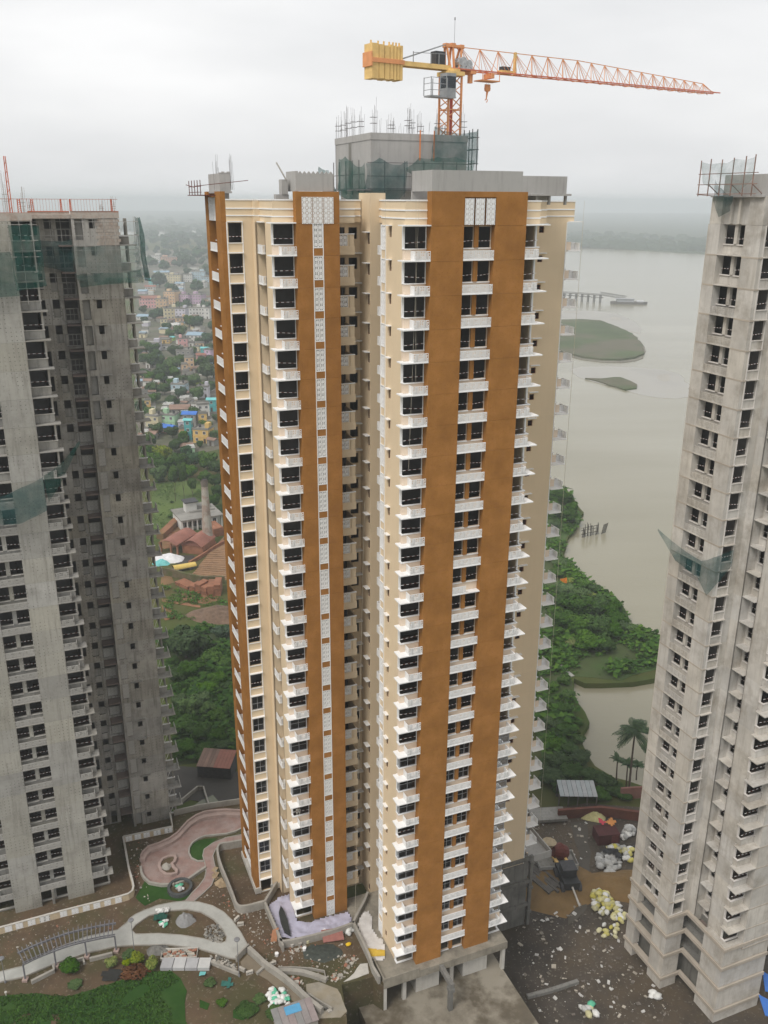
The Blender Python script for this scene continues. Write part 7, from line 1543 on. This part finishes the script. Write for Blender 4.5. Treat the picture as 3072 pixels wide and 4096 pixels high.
heap('cloth_heap', 500+.42194*570, 3200+.42194*1150, 1.3, 1.0, 1.2, M('grey_canvas', (.26, .26, .26), .9, .12, 2), 'grey canvas covered mound in the planted bed', 'mound', 5, GZ)
wl = thing('well', 'round dark planter ring with sheets in it at the plaza edge', 'planter', (*g5(522, 850), GZ))
k = MB()
pr = [(math.cos(2*math.pi*i/18)*1.45, math.sin(2*math.pi*i/18)*1.45) for i in range(18)]
k.ribbon(pr, .35, 0, .6, 0, True); k.build('ring', M('dark_ring', (.07, .075, .075), .9, .2, 2), wl); k = MB(); k.prism([(a*.9, b*.9) for a, b in pr], .02, .2); k.build('soil', GARDEN, wl)
sacks(g5, [(490, 850), (530, 810), (570, 840), (540, 880), (500, 880)], 9, 'wgd', 'white and green sheet bundles inside the round planter ring', 'bundles in the planter ring', .9, .3, GZ+.2)
BLK = M('concrete_block', (.46, .43, .38), .9, .12, 2, rand=.1)
k = MB(); k.wall('s', -.12, 1, -.35, .35, 0, .38, .24, [(-.22, .22, .1, .28)]); BLKM = k.mesh('cinder_block', BLK)
for (a, b, rz, lb) in ((384, 240, .2, 'hollow block beside the pale path curve'), (690, 615, .5, 'hollow block at the ramp wall top'), (470, 700, .4, 'hollow block left of the ramp'), (400, 670, -.5, 'hollow block near the right lamp foot'), (350, 190, 1.0, 'broken block on the grass by the curved path')):
    o = put('cinder_block', BLKM, None, (*g6(a, b), GZ), rz, 1.15); tag(o, lb, 'block')
RUB = M('rubble_bits', (.42, .38, .32), .95, .25, 1.5, rand=.1, stain=(.24, .19, .14), stain_amt=.5, stain_scale=2)
def bits(name, f, polys, n, smin, smax, z, mat, label, flat=.6):
    k = MB(); r = random.Random(len(label)+n)
    for _ in range(n):
        P = [f(*p) for p in r.choice(polys)]; xs = [p[0] for p in P]; ys = [p[1] for p in P]
        for _t in range(30):
            x, y = r.uniform(min(xs), max(xs)), r.uniform(min(ys), max(ys))
            if inpoly(x, y, P): break
        s = smin+(smax-smin)*r.random()**3; a = r.uniform(0, 6.28); u_ = Vector((math.cos(a), math.sin(a), r.uniform(-.3, .3)))*s; v_ = Vector((-math.sin(a), math.cos(a), r.uniform(-.3, .3)))*s*r.uniform(.4, .9)
        k.obox((x, y, z+s*.3), u_, v_, (0, 0, s*flat*r.uniform(.4, 1)), r.randrange(len(mat)) if isinstance(mat, list) else 0)
    o = k.build(name, mat); stuff(o, label, 'rubble'); return o
RUBS = [RUB, KERB, M('brick_bits', (.30, .14, .09), .95, .2, 2), BLK]
bits('rubble', g6, [[(380, 60), (640, 120), (760, 440), (1350, 420), (1560, 620), (1300, 780), (700, 640), (470, 440), (400, 200)]], 420, .025, .15, GZ, RUBS, 'stones and rubble scattered over the soil between path and tower')
bits('rubble', g6, [[(1360, 600), (1480, 520), (1500, 560), (1400, 650)], [(1250, 720), (1340, 700), (1340, 750), (1250, 770)], [(830, 720), (940, 750), (1000, 800), (900, 790)], [(840, 480), (1000, 420), (1010, 450), (870, 520)]], 170, .05, .22, GZ, RUBS, 'pale rubble heaps along the tower side of the garden')
bits('rubble', g6, [[(60, 250), (180, 220), (240, 330), (200, 410), (80, 390), (40, 340)]], 240, .05, .2, GZ, [KERB, CONC, CONCD], 'grey rubble at the right end of the planted bed')
bits('rubble', g6, [[(90, 540), (170, 530), (350, 620), (340, 680), (200, 650), (110, 600)], [(770, 720), (940, 830), (1200, 1020), (1230, 1060), (1100, 990), (900, 850)]], 240, .08, .3, GZ, [KERB, CONCD, BLK], 'grey rubble beside the low edgings')
bits('rubble', gq, [[(560, 420), (660, 400), (640, 460), (610, 560), (690, 640), (640, 690), (600, 640)], [(850, 640), (960, 570), (1040, 700), (1160, 760), (1120, 820), (980, 690)], [(0, 770), (300, 690), (560, 700), (500, 790), (0, 960)]], 230, .03, .16, GZ, RUBS, 'small stones scattered over the upper garden')
bits('planks', g5, [[(800, 820), (940, 745), (985, 825), (890, 835)], [(850, 640), (870, 750), (860, 770)]], 26, .15, .6, GZ, M('raw_planks', (.32, .24, .15), .9, .2, 2), 'loose timber planks beside the retaining wall', .06)
o = None
k = MB(); k.obox((0, 0, .05), (1.25, .25, 0), (-.2, .85, .12), (0, 0, .04)); o = k.build('board', M('red_board', (.30, .13, .11), .85, .15, 2), None, (*g6(1258, 355), GZ+.35)); tag(o, 'reddish board leaning on the wall by the lavender sheet', 'board')
k = MB(); k.obox((0, 0, .5), (.35, .1, .1), (.1, .5, .6), (.03, 0, 0)); o = k.build('board', M('orange_board', (.36, .17, .09), .85, .15, 2), None, (*g6(708, 370), GZ)); tag(o, 'orange brown board propped against the wall corner', 'board')
for (a, b, lb, m_) in ((875, 440, 'pale bucket at the wall foot, leftmost', SCREED), (950, 430, 'grey bucket beside the pale one', KERB), (978, 408, 'second grey bucket close to the wall', KERB), (1022, 405, 'yellowish bucket near the wall', SACKY), (728, 530, 'white round bucket alone on the soil', WHITE), (1180, 310, 'white drum left of the reddish board', WHITE), (990, 478, 'white lid shaped bucket in the rubble', WHITE), (1356, 292, 'white drum right of the reddish board', SCREED)):
    k = MB(); k.tube((0, 0, 0), (0, 0, .42), .2, 10, r1=.24); o = k.build('bucket', m_, None, (*g6(a, b), GZ)); tag(o, lb, 'bucket')
o = put('sack', SK['y'][0], None, (*g6(1408, 430), GZ), .4, 1.0); tag(o, 'bright yellow sack on the bare soil', 'sack'); o.data = sackmesh(M('bright_yellow', (.70, .46, .02), .7, .1, 2), 44)
sacks(g6, [(1380, 300), (1440, 280), (1450, 330), (1390, 345)], 5, 'wd', 'pale sack behind the reddish board', 'sacks by the reddish board', 1.1, .3)
heap('cable_heap', 800+.42194*1150, 3600+.42194*500, 2.6, 1.5, .25, M('grey_cable', (.05, .058, .05), .8, .3, 3, bump=.6), 'flat tangle of grey green net on the soil', 'netting', 8, GZ)
# stacked slabs and trays by the lawn
k = MB(); A0, A1 = Vector(g4(1330, 690)), Vector(g4(1660, 690)); dv = A1-A0; n_ = Vector((-dv.y, dv.x)).normalized()
sl = thing('slab_stack', 'long stack of pale stone slabs at the top of the lawn', 'slabs', (A0.x, A0.y, GZ))
for q in range(4):
    k = MB(); p0, p1 = dv*(q/3.2), dv*((q+.94)/3.2)
    for z in range(3): k.obox(((p0.x+p1.x)/2+n_.x*.7, (p0.y+p1.y)/2+n_.y*.7, .1+.16*z), ((p1.x-p0.x)/2, (p1.y-p0.y)/2, 0), (n_.x*.75, n_.y*.75, 0), (0, 0, .06))
    k.build('slab', M('slab_%d' % q, ((.36, .36, .37), (.46, .46, .46), (.40, .40, .41), (.5, .5, .49))[q], .85, .1, 1), sl)
tr = thing('tray', 'pale rectangular tray full of broken bricks', 'tray', (*g4(1490, 560), GZ), .06)
k = MB(); k.ribbon([(-2.1, -.7), (2.1, -.7), (2.1, .7), (-2.1, .7)], .16, 0, .35, 0, True); k.build('frame', SCREED, tr)
k = MB()
for q in range(60): x, y = rnd.uniform(-1.9, 1.9), rnd.uniform(-.55, .55); k.obox((x, y, .2), (.2, .05, 0), (-.03, .12, 0), (0, 0, .1*rnd.uniform(.6, 1.6)), q % 3)
o = k.build('brick_bits', RUBS[:3], tr); o['kind'] = 'stuff'
heap('gravel_heap', 800/1659*1310, 3550+800/1659*525, 1.7, .9, .6, CONCD, 'dark grey gravel heap left of the brick tray', 'gravel heap', 12, GZ)
pump = thing('hut', 'small slate roofed pump hut with a blue sheet at the lower edge', 'hut', (*g6(900, 1150), GZ), .38)
k = MB(); k.box(-2.2, 2.2, -1.5, 1.5, 0, .9); k.build('wall', KERB, pump)
for q in range(6): k = MB(); k.box(-2.3+q*.77, -1.57+q*.77, -1.6, 1.6, .9, .98); k.build('roof_sheet', M('slate_%d' % q, (.24+.02*(q % 3), .235, .23), .9, .15, 1), pump)
k = MB(); k.box(-.9, .9, .2, 1.3, .985, 1.02); k.build('blue_sheet', M('sky_blue_sheet', (.10, .33, .55), .7, .1, 2), pump)
# pond and lane behind the garden (plain level)
zone('pond', [at(730+.9*a*.9042-0, 3000+.9042*b) for a, b in ((90, 225), (150, 200), (190, 240), (150, 275), (60, 290), (20, 270))], .08, M('green_pond', (.12, .13, .075), .25, .1, .5, spec=.5))
zone('lane', [at(*p) for p in ((640, 3060), (930, 3080), (1010, 3110), (1010, 3240), (900, 3230), (760, 3200), (640, 3260), (560, 3150))], .05, M('dark_lane', (.06, .055, .05), .9, .2, .2))
gwall2 = lowwall([(720, 3218), (790, 3160), (815, 3160), (835, 3228)], .25, .8, KERB, 'low curved wall round the green pond', 'pond_wall', f=lambda a, b: (a, b))
# ================= muddy yard on the right
yq = lambda a, b: at(2050+.33153*a, 3250+.33153*b)
YARD = M('muddy_yard', (.060, .050, .041), .85, .3, .15, stain=(.030, .027, .025), stain_amt=.85, stain_scale=.09, patch=(.105, .078, .05), patch_amt=.7, patch_scale=.07, speck=(.20, .185, .16), speck_amt=.45, speck_scale=2.2, bump=.5, spec=.3)
zone('muddy_yard', [at(*p) for p in ((2060, 3240), (2350, 3215), (2700, 3240), (3100, 3300), (3300, 3700))]+[(80, 55), (60, -10), loc(11.8, -60), loc(11.5, 12), loc(12, 30)], .05, YARD, wob=.5, seg=3)
OCH = M('ochre_sand', (.18, .115, .05), .95, .15, .5, stain=(.17, .10, .035), stain_amt=.5, stain_scale=.4)
heap('sand_heap', 2050+.33153*420, 3250+.33153*830, 7.5, 7, .9, OCH, 'ochre sand heap beside the concrete column', 'sand heap', 2)
heap('sand_heap', 2050+.33153*1280, 3250+.33153*880, 6.5, 3.6, 1.3, OCH, 'ochre sand heap at the foot of the pale tower', 'sand heap', 11)
zone('tyre_track', [yq(*p) for p in ((700, 120), (900, 110), (950, 500), (930, 900), (820, 1300), (640, 1340), (760, 900), (780, 500))], .10, M('track_mud', (.085, .075, .062), .8, .2, .3, stain=(.055, .05, .043), stain_amt=.6, stain_scale=.3), wob=.8, seg=2)
mx = thing('concrete_mixer', 'dark red drum concrete mixer with a sand coloured hopper', 'concrete mixer', (*yq(540, 600), 0), .3)
k = MB(); k.tube((-1.0, 0, 2.4), (0.2, 0, 2.0), .8, 14, r1=1.35); k.tube((.2, 0, 2.0), (1.3, 0, 1.6), 1.35, 14, r1=1.0); k.build('drum', M('dark_red_drum', (.12, .025, .018), .6, .2, 2), mx)
k = MB(); k.tube((-1.6, .2, 3.0), (-1.5, .2, 4.1), .35, 10, r1=1.1); k.build('hopper', M('sand_hopper', (.36, .29, .19), .8, .2, 2), mx)
k = MB(); k.bar((-1.6, .2, 3.4), (-5.0, 2.6, 2.2), .12); k.bar((-1.6, .2, 3.2), (-4.6, 1.5, 1.4), .10); k.build('boom', SCREED, mx)
k = MB()
for sx in (-1.4, 1.4):
    for sy in (-.9, .9): k.bar((sx, sy, 0), (sx*.6, sy*.8, 2.0), .1)
    k.tube((sx, -1.1, .5), (sx, 1.1, .5), .5, 12)
k.build('chassis', DARKM, mx)
sk = thing('skip', 'grey open skip in front of the mixer', 'skip', (*yq(520, 650), 0), .12)
k = MB(); k.ribbon([(-3, -1.6), (3, -1.6), (3, 1.6), (-3, 1.6)], .15, 0, 1.5, 0, True); k.box(-3, 3, -1.6, 1.6, 0, .2); k.build('body', CONCR, sk); k = MB(); k.box(-2.8, 2.8, -1.4, 1.4, .9, 1.0); k.build('load', CONC, sk)
lo = thing('loader', 'dark loader with a yellow arm standing on the mud', 'loader', (*yq(655, 860), 0), -1.45)
k = MB(); k.box(-2.4, 2.2, -1.2, 1.2, .8, 2.0); k.box(-1.0, 1.0, -1.0, 1.0, 2.0, 3.3, 0); k.build('body', M('loader_dark', (.035, .037, .04), .6, .2, 2), lo)
k = MB(); k.box(-1.1, 1.1, -1.1, 1.1, 3.3, 3.42); k.build('cab_roof', DARKM, lo)
for sx in (-1.5, 1.5):
    for sy in (-1.3, 1.3): k = MB(); k.tube((sx, sy-.25, .8), (sx, sy+.25, .8), .8, 14); k.build('wheel', DARKM, lo)
k = MB(); k.bar((-2.2, -.8, 1.8), (-5.0, -.8, 1.2), .2); k.bar((-2.2, .8, 1.8), (-5.0, .8, 1.2), .2); k.box(-6.2, -5.0, -1.5, 1.5, .3, 1.6); k.build('arm', YELLOW, lo)
k = MB(); k.bar((2.3, 0, 1.4), (5.2, .2, .6), .12); k.build('tow_bar', SCREED, lo)
pl = thing('timber_stack', 'weathered plank stack on the ochre sand', 'planks', (*yq(330, 830), 0.4), -.95)
for q in range(7): k = MB(); k.box(-3.4+rnd.uniform(-.5, .5), 3.4+rnd.uniform(-.5, .5), -1.5+q*.44, -1.1+q*.44, .2, .45+rnd.uniform(0, .2)); k.build('plank', WOODG, pl)
for (pts, c_, lb) in (([(1020, 215), (1060, 205), (1110, 255), (1090, 275), (1040, 250)], (.50, .05, .08), 'pinkish red tarpaulin bundle'), ([(1105, 240), (1165, 185), (1240, 230), (1200, 290), (1140, 270)], (.52, .22, .06), 'orange tarpaulin cover')):
    drape('tarpaulin', [yq(*p) for p in pts], 2.0, M('tarp_'+lb.split()[0], c_, .7, .15, 1), lb+' on the store box at the far end of the yard', .3)
bx = thing('store_box', 'dark red store box under the orange and red covers', 'box', (*yq(1140, 330), 0), .15); k = MB(); k.box(-2.0, 1.6, -1.2, 1.4, 0, 1.9); k.build('body', M('maroon', (.07, .02, .02), .8, .2, 1), bx); k = MB(); k.box(.2, 1.3, -1.28, -1.2, .1, 1.7); k.build('door', M('maroon_door', (.11, .03, .03), .8, .2, 1), bx)
sacks(yq, [(1300, 290), (1360, 230), (1470, 190), (1470, 270), (1340, 330)], 34, 'wdd', 'pale sack in the far heap beside the pale tower', 'far sack heap by the pale tower', 1.5, 1.2, 0)
sacks(yq, [(1005, 590), (1040, 540), (1140, 500), (1260, 560), (1300, 640), (1260, 780), (1180, 790), (1060, 700)], 52, 'ddd', 'grey plastic bundle in the large heap on the mud', 'grey bundles on the mud', 1.6, 1.0, 0)
sacks(yq, [(1140, 450), (1220, 420), (1440, 440), (1440, 620), (1330, 600), (1240, 500)], 36, 'wyyd', 'yellowish sack at the back of the large heap', 'yellowish sacks behind the grey bundles', 1.5, 1.0, 0)
drape('tarpaulin', [yq(*p) for p in ((1040, 510), (1220, 500), (1320, 580), (1300, 630), (1160, 570), (1060, 540))], 1.0, M('black_tarp', (.02, .02, .022), .6, .2, 2), 'black plastic sheet across the large sack heap', .4)
sacks(yq, [(930, 1020), (1040, 910), (1150, 960), (1210, 1130), (1120, 1250), (990, 1190)], 62, 'yyyyw', 'pale yellow sack in the round heap in the middle of the yard', 'yellow sack heap in the yard', 1.35, 1.2, 0)
sacks(yq, [(1200, 1100), (1310, 1110), (1370, 1250), (1340, 1340), (1200, 1290)], 22, 'yyw', 'yellow sack scattered along the pale tower base', 'yellow sacks along the tower base', 1.3, .3, 0)
y8 = lambda a, b: at(1950+.45208*a, 3600+.45208*b)
sacks(y8, [(1080, 160), (1220, 150), (1180, 330), (1140, 350), (1020, 350), (910, 240), (1000, 270)], 14, 'yyw', 'loose sack between the yellow heap and the base walls', 'loose yard sacks', 1.2, .2, 0)
sacks(y8, [(820, 960), (900, 950), (960, 1020), (920, 1080), (840, 1010)], 7, 'wyd', 'pale bundle at the lower middle of the yard', 'bundles low in the yard', 1.4, .3, 0)
o = put('sack', SK['g'][1], None, (*y8(915, 940), 0), .7, 1.8); tag(o, 'bright green sack at the lower middle of the yard', 'sack')
sacks(y8, [(1410, 850), (1500, 830), (1520, 870), (1450, 900)], 4, 'wd', 'pinkish pale bundle below the pale tower corner', 'bundles below the pale tower', 1.5, .3, 0)
MUDB = [M('mud_rubble', (.16, .14, .12), .9, .3, 2), M('mud_rubble_b', (.10, .085, .07), .9, .3, 2), RUB, M('litter_white', (.50, .49, .47), .9, .2, 2), M('mud_rubble_c', (.20, .18, .15), .9, .3, 2)]
bits('rubble', y8, [[(240, 150), (1100, 60), (1500, 700), (1650, 1050), (500, 1090), (300, 700)]], 560, .035, .30, 0.05, MUDB, 'rubble and litter strewn over the muddy yard', .3)
bits('rubble', yq, [[(240, 130), (900, 100), (1000, 900), (700, 1330), (240, 1330)]], 240, .04, .30, 0.05, MUDB, 'litter on the mud near the loader', .3)
lowwall([(1950+.45208*350, 3600+.45208*870), (1950+.45208*560, 3600+.45208*815), (1950+.45208*800, 3600+.45208*735)], .5, .5, CONCD, 'long thin concrete beam lying on the mud', 'beam', 'beam', f=lambda a, b: (a, b))
lowwall([(2230, 3275), (2400, 3262), (2560, 3283), (2700, 3300)], .5, 1.8, M('dark_red_brickwork', (.13, .05, .035), .9, .25, .5), 'low dark red brick wall along the back of the yard', 'yard_wall', f=lambda a, b: (a, b))
lowwall([(2480, 3195), (2560, 3190), (2700, 3215)], .4, 2.2, M('reddish_wall', (.22, .11, .09), .9, .2, .5), 'reddish creek side wall at the palm foot', 'yard_wall', f=lambda a, b: (a, b))
k = MB(); A0 = Vector(at(2235, 3228)); A1 = Vector(at(2385, 3230)); rs = thing('shed', 'long open store with a pale grey sheet roof at the back of the yard', 'shed', (A0.x, A0.y, 0), math.atan2((A1-A0).y, (A1-A0).x)); L = (A1-A0).length
for q in range(8): k = MB(); k.obox(((q+.5)*L/8, 1.5, 2.7), (L/16-.03, 0, 0), (0, 1.9, .25), (0, 0, .04)); k.build('roof_sheet', M('pale_sheet_%d' % q, (.34+.02*(q % 2), .37, .38), .8, .1, 1), rs)
for q in range(5): k = MB(); k.bar((q*L/4, .2, 0), (q*L/4, .2, 2.5), .1); k.build('post', WOODG, rs)
k = MB(); k.box(0, L, 2.8, 3.2, 0, 2.4); k.build('wall', DARKM, rs)
o = heap('cloth_heap', 2050+.33153*985, 3250+.33153*50, 2.2, 1.6, 1.0, SACKY, 'pale yellowish cloth heap on the red wall', 'sheet', 21)
k = MB(); k.box(-3, 3, -1.6, 1.6, 0, .5); o = k.build('precast_slab', CONC, None, (*yq(420, 60), 0.3), .1); tag(o, 'flat grey concrete panel near the brown tower corner', 'panel')
for (a, b, c_, e_) in ((1600, 1290, 1659, 1500), (1560, 1540, 1659, 1760)):
    P = [at(2450+.37492*p[0], 3400+.37492*p[1], 3.0) for p in ((a, b), (c_+200, b+160), (c_+200, e_+60), (c_-30, e_))]
    zone('sheet_roof', P, 3.0, ROOFM['bluetarp'], .12)['kind'] = 'thing'
for q, o in enumerate([o for o in COL.objects if o.name.startswith('sheet_roof')]): tag(o, ('upper' if q == 0 else 'lower')+' bright blue sheet roof beside the pale tower base', 'roof')
HAZE_D = 0.00034
# ================= haze
hz = bpy.data.materials.new('haze_air'); hz.use_nodes = True; t = hz.node_tree; t.nodes.clear()
o_ = t.nodes.new('ShaderNodeOutputMaterial'); v_ = t.nodes.new('ShaderNodeVolumePrincipled')
v_.inputs['Color'].default_value = (.88, .935, .98, 1); v_.inputs['Density'].default_value = HAZE_D; v_.inputs['Anisotropy'].default_value = .2
t.links.new(v_.outputs[0], o_.inputs['Volume'])
k = MB(); k.box(-9400, 9400, -900, 9400, -5, 119.5); o = k.build('haze', hz); stuff(o, 'pale damp haze over the river plain', 'haze')
